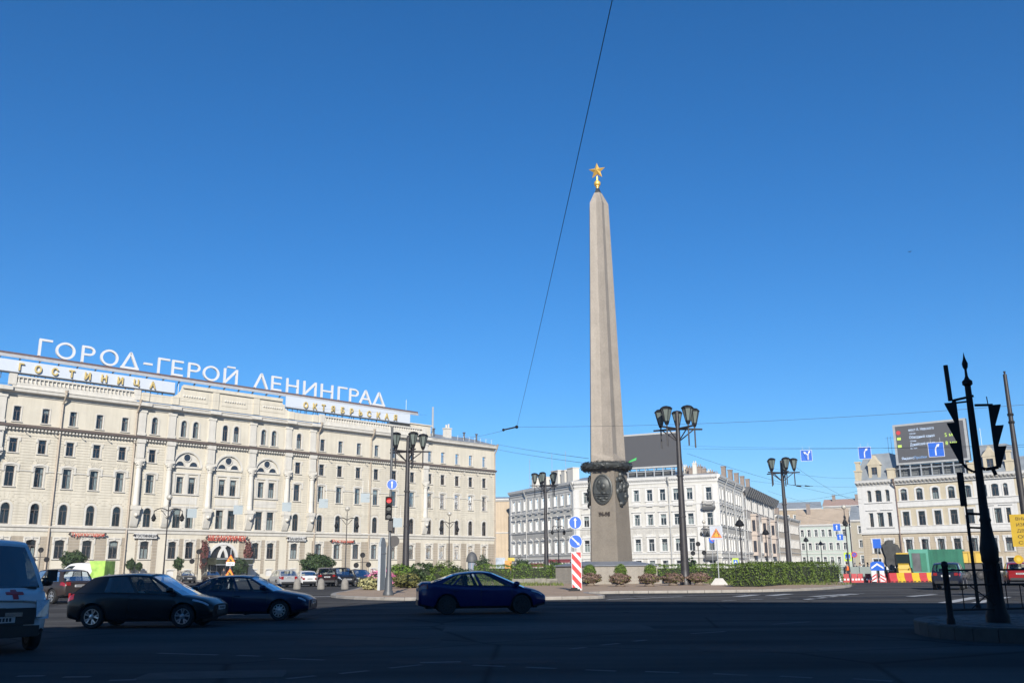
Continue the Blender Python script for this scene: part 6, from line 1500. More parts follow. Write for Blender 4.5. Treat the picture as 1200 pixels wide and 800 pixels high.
mb = MB(); rod((1133, 601), (1157, 602.5), .03); rod((1136, 617.5), (1156, 618.5), .025); mb.build('stay', M_BLACK, T)
# second slim post
q = gnd(1147, 714, .30); T2 = thing('signal_post', 'slim black post carrying a narrow signal, left of the ornate column', 'traffic light', q, facing(q))
zq = at(1131, 603, q.y).z-.30
mb = MB(); mb.lathe([(.08, 0), (.08, .12), (.05, .16), (.045, zq)], 8); mb.build('post', M_BLACK, T2)
z0q, z1q = at(1127, 615, q.y).z-.3, at(1124, 556, q.y).z-.3
mb = MB(); mb.cyl((0, 0, zq-.05), (0, 0, z1q+.02), .03, .03, 6); mb.build('upper_tube', M_BLACK, T2)
# railing
q1 = gnd(1115, 731, .30); q2 = gnd(1250, 727, .30); a = atan2(q2.y-q1.y, q2.x-q1.x); L = (q2-q1).length; hr = at(1110, 657, q1.y).z-.30
T3 = thing('guard_railing', 'black iron guard railing round the near refuge at right', 'railing', q1, a)
mb = MB(); mb.lathe([(.09, 0), (.09, .1), (.068, .16), (.064, hr-.12), (.08, hr-.1), (.06, hr-.02), (.02, hr)], 10); mb.build('post', M_BLACK, T3, 40)
mb = MB(); mb.lathe([(.07, 0), (.06, hr-.1), (.02, hr-.05)], 8, (L, 0)); mb.build('post', M_BLACK, T3)
for z in (hr-.2, hr*.22): mb = MB(); mb.box(.08, L, -.02, .02, z-.02, z+.02); mb.build('rail', M_BLACK, T3)
for k in range(1, 8): mb = MB(); mb.cyl((L*k/8, 0, hr*.22), (L*k/8, 0, hr*.62), .012, .012, 5); mb.build('bar', M_BLACK, T3)
for k in range(2): mb = MB(); x = .6+L*.45*k; mb.cyl((x, .03, hr*.22), (x+.8, .03, hr*.6), .013, .013, 5); mb.cyl((x+.8, -.03, hr*.22), (x, -.03, hr*.6), .013, .013, 5); mb.build('cross_bar', M_BLACK, T3)
mb = MB(); mb.box(.08, L, -.015, .015, hr*.6, hr*.63); mb.build('rail', M_BLACK, T3)
# far right: tall contact-wire pole and yellow boards
r_ = gnd(1213, 692, 0); zr = at(1181, 435, r_.y).z
T = thing('wire_pole', 'tall grey pole with two collars at the right edge, behind the signal column', 'pole', (r_.x, r_.y, 0)); mb = MB(); mb.lathe([(.19, 0), (.18, zr*.5), (.13, zr*.8), (.11, zr-.2), (.04, zr-.15), (.08, zr)], 10); mb.build('shaft', M_IRON, T, 40)
mb = MB()
for py in (487, 496): z = at(1186, py, r_.y).z; mb.lathe([(.18, z), (.18, z+.14)], 10)
mb.build('collar', M_BLACK, T)
y0 = 44; a = at(1186.5, 602, y0); b = at(1186.5, 640, y0); T = thing('info_board', 'yellow information board with black lines of print at the right edge', 'board', (a.x+.85, y0, 0), facing(a)-.05)
mb = MB(); mb.box(-.9, .9, -.02, .02, b.z, a.z); bo_ = mb.build('board', M_YELLOW, T); H_ = a.z-b.z
for i, s in enumerate(('ВНИМАНИЕ!', 'ИЗМЕНЕНИЕ', 'ДВИЖЕНИЯ', 'ОБЪЕЗД', 'СПРАВА')): text('print_line', s, .2, M_SIGNK, bo_, (0, -.024, a.z-.28-i*H_*.185), .002, 'CENTER', 1.3)
mb = MB(); mb.cyl((.75, .06, 0), (.75, .06, a.z+.3), .05, .05, 8); mb.cyl((-.3, .06, b.z-.75), (.75, .06, b.z-.75), .03, .03, 6); mb.build('post', M_STEEL, T)
zl = at(1191, 655, y0).z; mb = MB(); mb.cyl((-.75, -.06, zl), (-.75, .06, zl), .2, .2, 18); mb.cyl((-.75, .0, zl), (-.3, .06, b.z-.75), .02, .02, 5); lm = mb.build('warning_lamp', mat('amber_lamp_housing', (.7, .42, .02), .4), T)
mb = MB(); disc(mb, .1, -.065, 14, -.75, zl); mb.build('lens', mat('pale_amber_lens', (.8, .6, .1), .2), lm)

# a bird high on the right
q = at(1066, 295, 90); T = thing('bird', 'tiny dark bird gliding high in the sky above the beige building', 'bird', q, .6); T.scale = (.5, .5, .5)
mb = MB(); vs = []; n = 8
prof = [(-.34, .015), (-.22, .05), (-.05, .075), (.1, .07), (.2, .045), (.25, .05), (.3, .035), (.36, .008)]
for x, r in prof:
    for k in range(n): a = 2*pi*k/n; vs.append((x, r*cos(a), r*sin(a)*.9))
fs = [(j*n+k, j*n+(k+1) % n, (j+1)*n+(k+1) % n, (j+1)*n+k) for j in range(len(prof)-1) for k in range(n)] + [tuple(range(n)), tuple((len(prof)-1)*n+k for k in range(n))]
for s in (-1, 1):
    b = len(vs); vs += [(.14, s*.06, .02), (.18, s*.28, .09), (.08, s*.62, .05), (-.02, s*.30, .08), (-.08, s*.06, .02)]; fs += [(b, b+1, b+2, b+3, b+4)]
b = len(vs); vs += [(-.32, .02, 0), (-.32, -.02, 0), (-.52, -.09, 0), (-.52, .09, 0)]; fs.append((b, b+1, b+2, b+3))
mb.add(vs, fs); mb.build('body', M_BLACK, T)
# ------------------------------------------------------------------ plants
def leafmat(name, c0, c1):
    if name in MATS: return MATS[name]
    m = bpy.data.materials.new(name); m.use_nodes = True; n = m.node_tree.nodes; l = m.node_tree.links; b = n['Principled BSDF']; b.inputs['Roughness'].default_value = .65; b.inputs['Specular IOR Level'].default_value = .25
    g = n.new('ShaderNodeNewGeometry'); r = n.new('ShaderNodeValToRGB'); r.color_ramp.elements[0].color = tuple(v*.88 for v in c0)+(1,); r.color_ramp.elements[1].color = tuple(v*.88 for v in c1)+(1,)
    l.new(g.outputs['Random Per Island'], r.inputs[0]); l.new(r.outputs[0], b.inputs['Base Color']); MATS[name] = m; return m
L_HEDGE = leafmat('hedge_leaves', (.045, .080, .012), (.125, .175, .028)); L_DARK = leafmat('dark_leaves', (.018, .035, .012), (.05, .08, .025)); L_BRIGHT = leafmat('bright_leaves', (.06, .11, .015), (.14, .21, .03))
L_OLIVE = leafmat('olive_leaves', (.07, .075, .02), (.16, .15, .045)); L_PINK = leafmat('pink_petals', (.45, .08, .20), (.75, .28, .42)); L_LILAC = leafmat('lilac_petals', (.20, .12, .26), (.38, .28, .42))
L_RUSSET = leafmat('russet_flower_heads', (.11, .075, .05), (.24, .15, .12)); L_RED = leafmat('red_flower_leaves', (.06, .025, .02), (.24, .09, .08)); L_STRAW = leafmat('straw_grass', (.25, .23, .10), (.42, .40, .2))
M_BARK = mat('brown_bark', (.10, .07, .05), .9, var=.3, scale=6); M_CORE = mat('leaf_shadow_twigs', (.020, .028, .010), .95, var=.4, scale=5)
def leaves(mb, pts, size, rnd, up=.35):
    for p, nrm in pts:
        d = Vector((rnd.gauss(0, 1), rnd.gauss(0, 1), rnd.gauss(0, 1))); n = (Vector(nrm)*.8+d.normalized()*.8+Vector((0, 0, up))).normalized(); a = n.orthogonal().normalized(); a = (Matrix.Rotation(rnd.uniform(0, 6.28), 3, n) @ a); b = n.cross(a); s = size*rnd.uniform(.6, 1.35)
        p = Vector(p); mb.add([p-a*s, p+b*s*.55, p+a*s, p-b*s*.55], [(0, 1, 2, 3)])
def blob_pts(rnd, c, rx, ry, rz, n, lump=.22, phase=0):
    out = []
    for _ in range(n):
        while True:
            v = Vector((rnd.gauss(0, 1), rnd.gauss(0, 1), rnd.gauss(0, 1)))
            if v.length > .01: break
        v.normalize(); k = 1+lump*(sin(v.x*5+phase)*cos(v.y*6+phase*2)+.6*sin(v.z*8+v.x*4+phase)); q = rnd.uniform(.72, 1.04)*k
        out.append(((c[0]+v.x*rx*q, c[1]+v.y*ry*q, c[2]+v.z*rz*q), v))
    return out
def bush(name, label, cat, p, rx, ry, rz, m, n, leaf, seed, zc=None, group=None, trunk=0, parts='foliage', rz_=0, lump=.22):
    rnd = random.Random(seed); T = thing(name, label, cat, p, rz_, group); zc = zc if zc is not None else rz*.9
    mb = MB(); leaves(mb, [q for q in blob_pts(rnd, (0, 0, zc), rx, ry, rz, n, lump, seed) if q[0][2] > .03], leaf, rnd); mb.build(parts, m, T)
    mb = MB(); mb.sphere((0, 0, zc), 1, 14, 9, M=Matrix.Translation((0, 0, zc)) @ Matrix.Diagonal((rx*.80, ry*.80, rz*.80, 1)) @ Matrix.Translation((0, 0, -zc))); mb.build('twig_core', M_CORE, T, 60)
    mb = MB()
    if trunk:
        mb.cyl((0, 0, 0), (.03, 0, zc-rz*.55), trunk, trunk*.7, 8)
        for k in range(4): a = k*1.6+seed; mb.cyl((0, 0, zc-rz*.65), (rx*.5*cos(a), ry*.5*sin(a), zc), trunk*.5, trunk*.2, 5)
    else:
        for k in range(5): a = k*1.3; mb.cyl((rx*.2*cos(a), ry*.2*sin(a), 0), (rx*.45*cos(a), ry*.45*sin(a), zc), .03, .015, 5)
    mb.build('trunk' if trunk else 'stem', M_BARK, T)
    return T
def hedge(label, pts, width, h, m, seed, dens=75, leaf=.085, top_var=.09):
    """clipped hedge along a line of ground points"""
    rnd = random.Random(seed); c = Vector(pts[0]); T = thing('hedge', label, 'hedge', c); mb = MB(); core = MB()
    for a, b in zip(pts[:-1], pts[1:]):
        a = Vector(a)-c; b = Vector(b)-c; d = (b-a); L = d.length; d = d/L; nn = Vector((-d.y, d.x, 0)); w_ = width/2
        for (A_, cnt) in (('front', L*h), ('back', L*h*.4), ('top', L*width), ('end0', width*h), ('end1', width*h)):
            for _ in range(int(cnt*dens)):
                s = rnd.uniform(0, L); t = rnd.uniform(-1, 1); z = rnd.uniform(.05, 1); hh = h*(1+top_var*(sin(s*1.1+seed)+.6*sin(s*2.7+2*seed)+.4*sin(t*3+s)))
                ww = w_*(1+.12*sin(s*1.9+seed)+.08*sin(z*7+s*3))*(1-.10*z)
                j = rnd.uniform(-.10, .05)
                if A_ == 'front': q = a+d*s-nn*(ww+j)+Vector((0, 0, z*hh)); n = -nn
                elif A_ == 'back': q = a+d*s+nn*(ww+j)+Vector((0, 0, z*hh)); n = nn
                elif A_ == 'top': q = a+d*s+nn*ww*t+Vector((0, 0, hh+j)); n = Vector((0, 0, 1))
                elif A_ == 'end0': q = a-d*(j)+nn*ww*t+Vector((0, 0, z*hh)); n = -d
                else: q = b+d*(j)+nn*ww*t+Vector((0, 0, z*hh)); n = d
                leaves(mb, [(q, n)], leaf, rnd)
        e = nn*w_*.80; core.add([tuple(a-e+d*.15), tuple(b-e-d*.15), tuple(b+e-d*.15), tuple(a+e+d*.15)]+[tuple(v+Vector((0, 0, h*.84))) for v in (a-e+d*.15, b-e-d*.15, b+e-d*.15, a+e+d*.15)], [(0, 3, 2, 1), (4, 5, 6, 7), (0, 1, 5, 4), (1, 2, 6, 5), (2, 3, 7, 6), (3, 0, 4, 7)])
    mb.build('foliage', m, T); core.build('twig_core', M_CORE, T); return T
def G(x, y, z=.15): return tuple(gnd(x, y, z))
def off(p, dy): return (p[0], p[1]+dy, p[2])
def H_(px, y0, Y): return at(px, y0, Y).z-.15
hz = lambda p, dy: (p[0]+p[0]/p[1]*dy, p[1]+dy, p[2])
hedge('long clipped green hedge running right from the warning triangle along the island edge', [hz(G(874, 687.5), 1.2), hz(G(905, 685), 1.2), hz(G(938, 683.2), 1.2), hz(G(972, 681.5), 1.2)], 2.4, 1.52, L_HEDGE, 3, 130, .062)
hedge('shorter darker hedge just left of the long hedge, behind the warning triangle', [hz(G(838, 683), 2.0), hz(G(872, 683), 2.2)], 2.0, 1.45, L_HEDGE, 7, 130, .062)
def strip_at(label, xs, y0, Y, width, m, seed, dens=75, leaf=.075):
    P = [(at(x, 660, Y).x, Y, .15) for x in xs]; return hedge(label, P, width, at((xs[0]+xs[-1])/2, y0, Y).z-.15, m, seed, dens, leaf)
strip_at('low green hedge right of the obelisk podium behind the flower bowls', [748, 800, 846], 662.5, 97, 2.5, L_BRIGHT, 11)
strip_at('low loose green hedge left of the obelisk podium', [556, 600, 645, 672], 662.5, 100, 2.2, L_BRIGHT, 12)
strip_at('dark green hedge just right of the lamp behind the traffic light', [484, 506], 663, 72, 3.0, L_DARK, 13, 60)
b = lambda px, py, z=.15: gnd(px, py, z)
p = b(468, 688); bush('shrub', 'bright green rounded shrub at the foot of the big lamp behind the traffic light', 'shrub', (p.x-.4, p.y+5, .15), 1.45, 1.2, .7, L_BRIGHT, 2600, .10, 21, 1.0)
p = b(455, 689); bush('shrub', 'low olive brown bush right of the traffic light pole', 'shrub', (p.x+1.35, p.y+1.0, .15), 1.2, 1.0, .55, L_OLIVE, 2200, .08, 22, .55)
p = b(438, 689); bush('flower_clump', 'bright pink flowers left of the pale grey panel', 'flowers', (p.x-.15, p.y+5, .15), 1.1, .9, .6, L_PINK, 1500, .08, 23, .75)
p = b(446, 690); bush('flower_clump', 'lilac flowers hard against the pale grey panel', 'flowers', (p.x-.15, p.y+2.5, .15), .55, .5, .5, L_LILAC, 800, .06, 24, .6)
p = b(432, 691); bush('grass_tuft', 'straw coloured grass tuft below the pink flowers', 'grass', (p.x-.1, p.y+1, .15), .75, .6, .45, L_STRAW, 900, .09, 25, .4)
for i, (px, pyt, r, zz, m, sd, lb) in enumerate(((517, 660, 1.2, 1.4, L_HEDGE, 31, 'loose green shrub seen over the boot of the deep blue sedan'), (533, 664.5, 1.1, 1.1, L_DARK, 32, 'dark low shrub above the roof line of the deep blue sedan'), (503, 661.5, .9, 1.5, L_DARK, 33, 'dark shrub between the big lamp and the loose green shrub'))):
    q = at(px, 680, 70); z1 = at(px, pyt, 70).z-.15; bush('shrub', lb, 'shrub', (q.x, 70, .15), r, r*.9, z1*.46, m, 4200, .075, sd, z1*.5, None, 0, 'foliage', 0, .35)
for px, Y, pyt, r, lb in ((612, 118, 655, 1.2, 'small green shrub beyond the low hedge before the pale grey building'), (651, 118, 657, 1.0, 'small shrub just right of the lamp left of the obelisk'), (566, 120, 654, .9, 'thin leafy shrub right of the domed kiosk'), (809, 100, 656, .8, 'small shrub rising behind the lamp right of the obelisk')):
    q = at(px, 664, Y); z1 = at(px, pyt, Y).z-.1; bush('shrub', lb, 'shrub', (q.x, Y, .1), r, r, z1*.5, L_DARK, 1200, .13, int(px), z1*.52, None, .06, 'foliage', 0, .4)
# round bush and smaller ones by the hotel
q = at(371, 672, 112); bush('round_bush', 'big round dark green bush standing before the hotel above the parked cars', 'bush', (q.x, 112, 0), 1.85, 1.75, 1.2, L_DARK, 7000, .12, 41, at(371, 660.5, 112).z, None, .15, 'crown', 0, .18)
q = at(86, 655, 112); bush('round_bush', 'dark green bush showing over the white van with the green tail', 'bush', (q.x, 112, 0), 1.35, 1.2, .95, L_DARK, 3500, .12, 42, at(86, 655, 112).z, None, .15, 'crown')
q = at(20, 655, 108); bush('round_bush', 'dark green bush peeping out behind the ambulance roof', 'bush', (q.x, 108, 0), 0.9, .9, 1.0, L_DARK, 2500, .12, 43, at(20, 656, 108).z, None, .15, 'crown')
for px, py, r, sd, lb in ((153, 662, .5, 44, 'small clipped tree left of the white name board of the hotel'), (209, 661, .58, 45, 'small clipped tree under the windows left of the hotel entrance'), (163, 664, .36, 46, 'tiny shrub right of the small clipped tree before the hotel'), (281, 664, .9, 47, 'green bush at the right end of the hotel canopy')):
    q = at(px, py, 128); bush('clipped_tree', lb, 'tree', (q.x, 128, .1), r, r, r*1.25, L_DARK, 1500, .12, sd, q.z, None, .07, 'crown', 0, .3)
for s, lb in ((29.3, 'tall basket of red flowers left of the hotel entrance arch'), (36.4, 'tall basket of red flowers right of the hotel entrance arch')):
    q = hpos(s, -.9, 0); bush('flower_column', lb, 'flowers', (q.x, q.y, 0), .55, .55, 1.75, L_RED, 1800, .13, int(s), 3.9, None, 0, 'foliage', 0, .3); o = bpy.data.objects
    mb = MB(); mb.cyl((0, 0, .12), (0, 0, 3), .07, .07, 6); mb.build('pole', M_IRON, [k for k in bpy.data.objects if k.get('label') == lb][0])
# flower bowls
def bowl(label, px, py, wd, m, seed, tall=.42):
    p = gnd(px, py, .15); T = thing('flower_bowl', label, 'flower bowl', p, 0, 'flower bowls along the island edge')
    mb = MB(); mb.lathe([(.34, 0), (.38, .06), (.30, .14), (.28, .22), (.5, .34), (.72, .48), (.76, .52), (.66, .52)], 18); mb.build('bowl', mat('stained_concrete_bowl', (.22, .17, .13), .85, var=.2, scale=4), T, 40)
    rnd = random.Random(seed); mb = MB(); leaves(mb, [q for q in blob_pts(rnd, (0, 0, .56), wd*.86, .66, tall*.85, 2600, .2, seed) if q[0][2] > .22], .062, rnd); mb.build('flowers', m, T)
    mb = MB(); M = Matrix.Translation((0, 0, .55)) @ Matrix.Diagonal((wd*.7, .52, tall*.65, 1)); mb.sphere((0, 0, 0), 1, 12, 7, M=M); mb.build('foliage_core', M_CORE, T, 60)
    rnd = random.Random(seed+9); mb = MB(); leaves(mb, [q for q in blob_pts(rnd, (0, 0, .5), wd*.82, .64, tall*.7, 900, .2, seed) if q[0][2] > .2], .07, rnd); mb.build('leaves', L_OLIVE, T)
for px, py, wd, sd, lb in ((692, 686, .95, 51, 'flower bowl hard right of the striped island sign'), (727, 686.5, .92, 52, 'flower bowl in front of the middle of the obelisk podium'), (761, 686.5, .86, 53, 'flower bowl in front of the right corner of the podium'), (789, 685.5, .95, 54, 'flower bowl left of the foot of the big lamp'), (819, 685, 1.0, 55, 'flower bowl between the big lamp and the warning triangle')): bowl(lb, px, py, wd, L_RUSSET, sd)
for px, sd, lb in ((691, 61, 'round bright green bush against the podium, behind the striped sign'), (727, 62, 'round bright green bush at the middle of the podium'), (762, 63, 'upright bright green bush at the right corner of the podium')):
    q = at(px, 669, 77.5); bush('box_bush', lb, 'bush', (q.x, 77.5, .15), 0.52, .5, .56, L_BRIGHT, 2200, .05, sd, 1.05, None, .06, 'crown', 0, .06)
# weeds and grass on the island, low stone edging left of the podium
rnd = random.Random(71); mb = MB(); cnt = 0
for k in range(16000):
    x = rnd.uniform(-9, 27); y = rnd.uniform(66, 98)
    if not inside(ISL, x, y) or hypot(x-oc.x, y-oc.y) < 6.6: continue
    dens_ = (sin(x*.7)+sin(y*.9+x*.3)+1.1)*.5
    if not ((y > 84) or (x > 15.5 and y > 70 and x < 26) or (x < 4 and y > 74)) or rnd.random() > dens_+.25: continue
    h = rnd.uniform(.08, .28); a = rnd.uniform(0, 6.28); w_ = .05; v = Vector((cos(a)*w_, sin(a)*w_, 0)); p = Vector((x, y, .14)); t = p+Vector((rnd.uniform(-.08, .08), rnd.uniform(-.08, .08), h)); mb.add([p-v, p+v, t], [(0, 1, 2)])
tag(stuff(mb.build('grass', leafmat('island_grass', (.06, .085, .02), (.14, .16, .04)))), 'thin green grass growing on the traffic island round the podium', 'grass')
T = thing('stone_edging', 'low weathered stone edging left of the obelisk podium', 'edging', (at(600, 676, 84).x, 84, .15))
for k in range(7):
    mb = MB(); mb.box(k*1.02, k*1.02+.99, 0, .5, 0, .42+.02*(k % 3)); mb.build('edging_stone', mat('weathered_edging_stone', (.26, .245, .2), .9, var=.25, scale=3), T)
# ------------------------------------------------------------------ roadworks at the right
M_RBAR = mat('red_plastic_barrier', (.52, .045, .05), .5, var=.12, scale=1.5); M_YBAR = mat('yellow_plastic_barrier', (.70, .45, .02), .5, var=.1, scale=1.5)
def barrier_me(w):
    mb = MB(); h = .82; P = [(-.22, 0), (.22, 0), (.22, .14), (.12, .36), (.08, h), (-.08, h), (-.12, .36), (-.22, .14)]
    mb.prism(P, -w/2+.01, w/2-.01, Matrix(((0, 1, 0, 0), (1, 0, 0, 0), (0, 0, 1, 0), (0, 0, 0, 1)))); return mb
p0, p1 = gnd(1042, 682), gnd(1112, 681); d = (p1-p0); L = d.length; d.normalize(); a = atan2(d.y, d.x); n = 8; w_ = L/n
ORD = ('first from the left', 'second from the left', 'third from the left', 'fourth from the left', 'fifth from the left', 'sixth from the left', 'seventh from the left', 'last, by the dark suv')
rb, yb = barrier_me(w_).mesh('barrier', M_RBAR), barrier_me(w_).mesh('barrier', M_YBAR)
for k in range(n):
    c = p0+d*(k+.5)*w_; T = thing('road_barrier', ('red' if k % 2 == 0 else 'yellow')+' plastic barrier before the green hut, '+ORD[k], 'barrier', (c.x, c.y, 0), a, 'red and yellow barriers before the green hut')
    link('shell', rb if k % 2 == 0 else yb, T); mb = MB()
    for x in (-w_*.28, w_*.28): mb.box(x-.12, x+.12, -.226, -.2, .02, .1)
    mb.build('fork_slot', M_TRIM, T)
p0, p1 = gnd(961, 682.3), gnd(1040, 682); d = (p1-p0); L = d.length; d.normalize(); a = atan2(d.y, d.x); n = 9; w_ = L/n
for k in range(n):
    c = p0+d*(k+.5)*w_; T = thing('water_barrier', 'small red barrier, number %s from the hedge towards the chevron board' % ('one', 'two', 'three', 'four', 'five', 'six', 'seven', 'eight', 'nine')[k], 'barrier', (c.x, c.y+random.uniform(-.3, .3), 0), a+random.uniform(-.1, .1), 'small barriers left of the chevron board')
    mb = MB(); q = w_*.44; mb.box(-q, q, -.18, .18, 0, .42); mb.box(-q*.8, q*.8, -.13, .13, .42, .78); mb.build('shell', M_RBAR if k not in (2,) else mat('pale_grey_barrier', (.42, .45, .43), .6), T)
    mb = MB(); mb.box(-q*.82, -q*.2, -.187, -.182, .2, .36); mb.box(q*.2, q*.82, -.187, -.182, .2, .36); mb.build('white_band', M_SIGNW, T)
T = thing('site_fence', 'low grey site fence behind the small red barriers', 'fence', gnd(975, 679), a)
for k in range(8): mb = MB(); mb.box(k*1.45, k*1.45+1.4, 0, .04, .35, 1.35); mb.box(k*1.45+.02, k*1.45+.07, -.05, 0, 0, 1.4); mb.build('fence_panel', mat('grey_green_fence_panel', (.26, .30, .28), .7, var=.1), T)
# chevron board
p = gnd(1030, 682.5); T = thing('chevron_board', 'blue board with a white chevron over two red and white striped posts before the roadworks', 'traffic sign', p, facing(p)); Y = p.y
z0, z1, z2 = at(1030, 672, Y).z, at(1030, 665, Y).z, at(1030, 657.5, Y).z
z1 = at(1030, 668, Y).z
mb = MB(); mb.prism([(-.55, z1), (.55, z1), (.6, z1+.2), (.55, z2-.12), (.35, z2), (-.35, z2), (-.55, z2-.12), (-.6, z1+.2)], -.02, .02); o = mb.build('chevron_plate', M_SIGNB, T)
mb = MB(); zz = z1+.12
for s in (-1, 1): mb.add([(s*.5, -.026, zz), (s*.5, -.026, zz+.17), (0, -.026, zz+.52), (0, -.026, zz+.35)], [(0, 1, 2, 3)])
mb.build('chevron', M_SIGNW, o)
mb = MB(); mb.box(-.06, .06, .0, .06, 0, z1+.2); mb.build('post', M_BLACK, T)
for s in (-1, 1):
    mb = MB(); mb.box(s*.34-.19, s*.34+.19, -.03, .0, .1, z1-.02); o = mb.build('striped_post', M_SIGNW, T); mb = MB(); k = 0; zz = .15
    while zz < z1-.35: mb.add([(s*.34-.17*s, -.034, zz+.22), (s*.34+.17*s, -.034, zz), (s*.34+.17*s, -.034, zz+.13), (s*.34-.17*s, -.034, zz+.35)], [(0, 1, 2, 3)]); zz += .28
    stuff(mb.build('red_stripe', M_SIGNR, o))
p = gnd(1018, 682); 
# green site hut
Y = 97; c0 = at(1066, 660, Y); c1 = at(1089, 660, Y+0.2); c2 = at(1129, 660, Y-1.5); M_HUT = mat('green_hut_paint', (.035, .20, .12), .5, var=.15, scale=1.2, streak=.2); M_HUTE = mat('pale_green_hut_paint', (.09, .33, .24), .5, var=.12, streak=.2)
ph = c1; a = atan2(c2.y-c1.y, c2.x-c1.x); Lh = (Vector((c2.x, c2.y))-Vector((c1.x, c1.y))).length; hb, ht = at(1090, 670.5, Y).z, at(1090, 643.5, Y).z
T = thing('site_hut', 'green wheeled site hut with an open door behind the barriers', 'hut', (ph.x, ph.y, 0), a); We = hypot(c1.x-c0.x, .2)
mb = MB(); mb.prism([(0, hb), (Lh, hb), (Lh, ht-.12), (Lh-.1, ht), (0, ht)], 0, We*1.05); mb.build('body', M_HUT, T)
e = Vector((c0.x-c1.x, c0.y-c1.y)); ex = e.x*cos(a)+e.y*sin(a); ey = -e.x*sin(a)+e.y*cos(a)
mb = MB(); mb.prismz([(-.01, -.01), (ex, ey), (ex+.05, ey+1.6), (.0, 1.6)], hb-.1, ht+.03); mb.build('porch', M_HUTE, T)
mb = MB(); f = Vector((ex, ey)); 
for (t0, t1, m, nm, y_) in ((.06, .48, M_DARKROOM, 'doorway', -.02), (.02, .06, M_HUT, 'door_frame', -.03), (.48, .78, M_HUT, 'door', -.06)):
    mb = MB(); q0 = f*(1-t0-.1); q1 = f*(1-t1-.1); mb.prismz([(q0.x, q0.y+y_), (q1.x, q1.y+y_), (q1.x, q1.y+y_+.015), (q0.x, q0.y+y_+.015)], hb+.12, ht-.35); mb.build(nm, m, T)
mb = MB()
for k in range(9): mb.box(.25+k*(Lh-.4)/9, .29+k*(Lh-.4)/9, -.03, -.005, hb+.05, ht-.15)
stuff(mb.build('panel_rib', M_HUT, T))
tm, rm = wheel_meshes(.36, 'cap', M_IRON)
for x in (.7, Lh-.9):
    wz = bpy.data.objects.new('wheel', None); COL.objects.link(wz); wz.parent = T; wz.location = (x, .15, .36); wz.empty_display_size = .1; link('tyre', tm, wz); link('rim', rm, wz)
mb = MB(); mb.box(-.3, Lh, .1, We, hb-.28, hb-.01); mb.build('chassis', M_IRON, T)
# yellow backhoe loader
p = at(1060, 680, 94); T = thing('backhoe_loader', 'yellow backhoe loader with a glazed cab left of the green hut', 'loader', (p.x, 94, 0), radians(-110))
mb = MB(); mb.box(-.9, 1.6, -.55, .55, .7, 1.35); mb.prism([(.9, 1.35), (1.6, 1.35), (1.65, 1.1), (1.55, 1.5), (.9, 1.65)], -.5, .5); mb.box(-1.0, .85, -.62, .62, .65, 1.2); mb.build('body', M_YELLOW, T)
mb = MB(); mb.box(-.85, .6, -.55, .55, 2.55, 2.68); mb.build('cab_roof', M_YELLOW, T)
mb = MB()
for x in (-.85, -.1, .65):
    for y in (-.62, .62): mb.box(x-.04, x+.04, y-.04, y+.04, 1.2, 2.55)
mb.build('cab_frame', M_BLACK, T)
mb = MB(); mb.box(-.83, .63, -.6, .6, 1.22, 2.54); mb.build('cab_glass', mat('dark_cab_glass', (.02, .03, .03), .08), T)
for x, r in ((-.75, .62), (1.15, .42)):
    tm, rm = wheel_meshes(r, 'cap', M_YELLOW)
    for s in (-1, 1): wz = bpy.data.objects.new('wheel', None); COL.objects.link(wz); wz.parent = T; wz.location = (x, s*.75, r); wz.rotation_euler = (0, 0, 0 if s < 0 else pi); wz.empty_display_size = .1; link('tyre', tm, wz); link('rim', rm, wz)
mb = MB(); mb.prism([(2.3, .25), (2.5, .95), (2.85, 1.0), (3.0, .3), (2.6, .12)], -.55, .55); mb.build('front_bucket', M_YELLOW, T)
mb = MB()
for y in (-.5, .5): mb.tube([(.9, y, 1.3), (1.9, y, 1.1), (2.5, y, .6)], .09, 6)
mb.build('loader_arm', M_YELLOW, T)
mb = MB(); mb.tube([(-1.0, 0, 1.0), (-1.7, 0, 2.6), (-2.4, 0, 2.0), (-2.3, 0, 1.0)], .13, 6); mb.build('digger_arm', M_YELLOW, T)
# dark tipped bed with a white truck behind it
p = at(1046, 676, 99); T = thing('tipper_truck', 'white truck with its narrow dark grey bed tipped up, left of the loader', 'truck', (p.x, 99, 0), facing(p))
rnd = random.Random(4); out = [(-.32, 1.0), (.22, .9), (.5, 1.7), (.75, 2.3), (1.05, 3.0), (.85, 3.55), (.35, 3.75), (.25, 4.05), (-.35, 4.0), (-.5, 3.7), (-.95, 3.5), (-.8, 2.8), (-.62, 2.3), (-.7, 1.7)]
mb = MB(); mb.prism(out, -.75, .75); mb.prism([(x*.8+.05, z*.95+.1) for x, z in out], -1.0, -.752); mb.prism([(-.95, 2.6), (-1.5, 2.75), (-1.55, 2.9), (-.9, 2.85)], -.2, .2); mb.prism([(.8, 2.5), (1.4, 2.3), (1.45, 2.45), (.9, 2.75)], -.2, .2)
mb.build('tipped_bed', mat('dark_grey_bed', (.055, .055, .052), .8, var=.5, scale=2.5), T)
mb = MB(); mb.box(.6, 1.7, .0, 1.9, .55, 2.3); mb.build('cab', M_WHITE, T)
mb = MB(); mb.box(.75, 1.55, -.02, .0, 1.5, 2.1); mb.build('cab_glass', mat('dark_cab_glass', (.02, .03, .03), .08), T)
mb = MB(); mb.box(.8, 1.5, -.04, -.021, .75, 1.1); mb.build('grille', M_TRIM, T)
mb = MB(); mb.box(-.5, .5, -.9, -.3, .9, 1.35); mb.build('tailgate', M_WHITE, T)
mb = MB(); mb.box(-.6, .6, -.2, 3.5, .5, .75); mb.build('chassis', M_IRON, T)
tm, rm = wheel_meshes(.4, 'cap', M_WHITE)
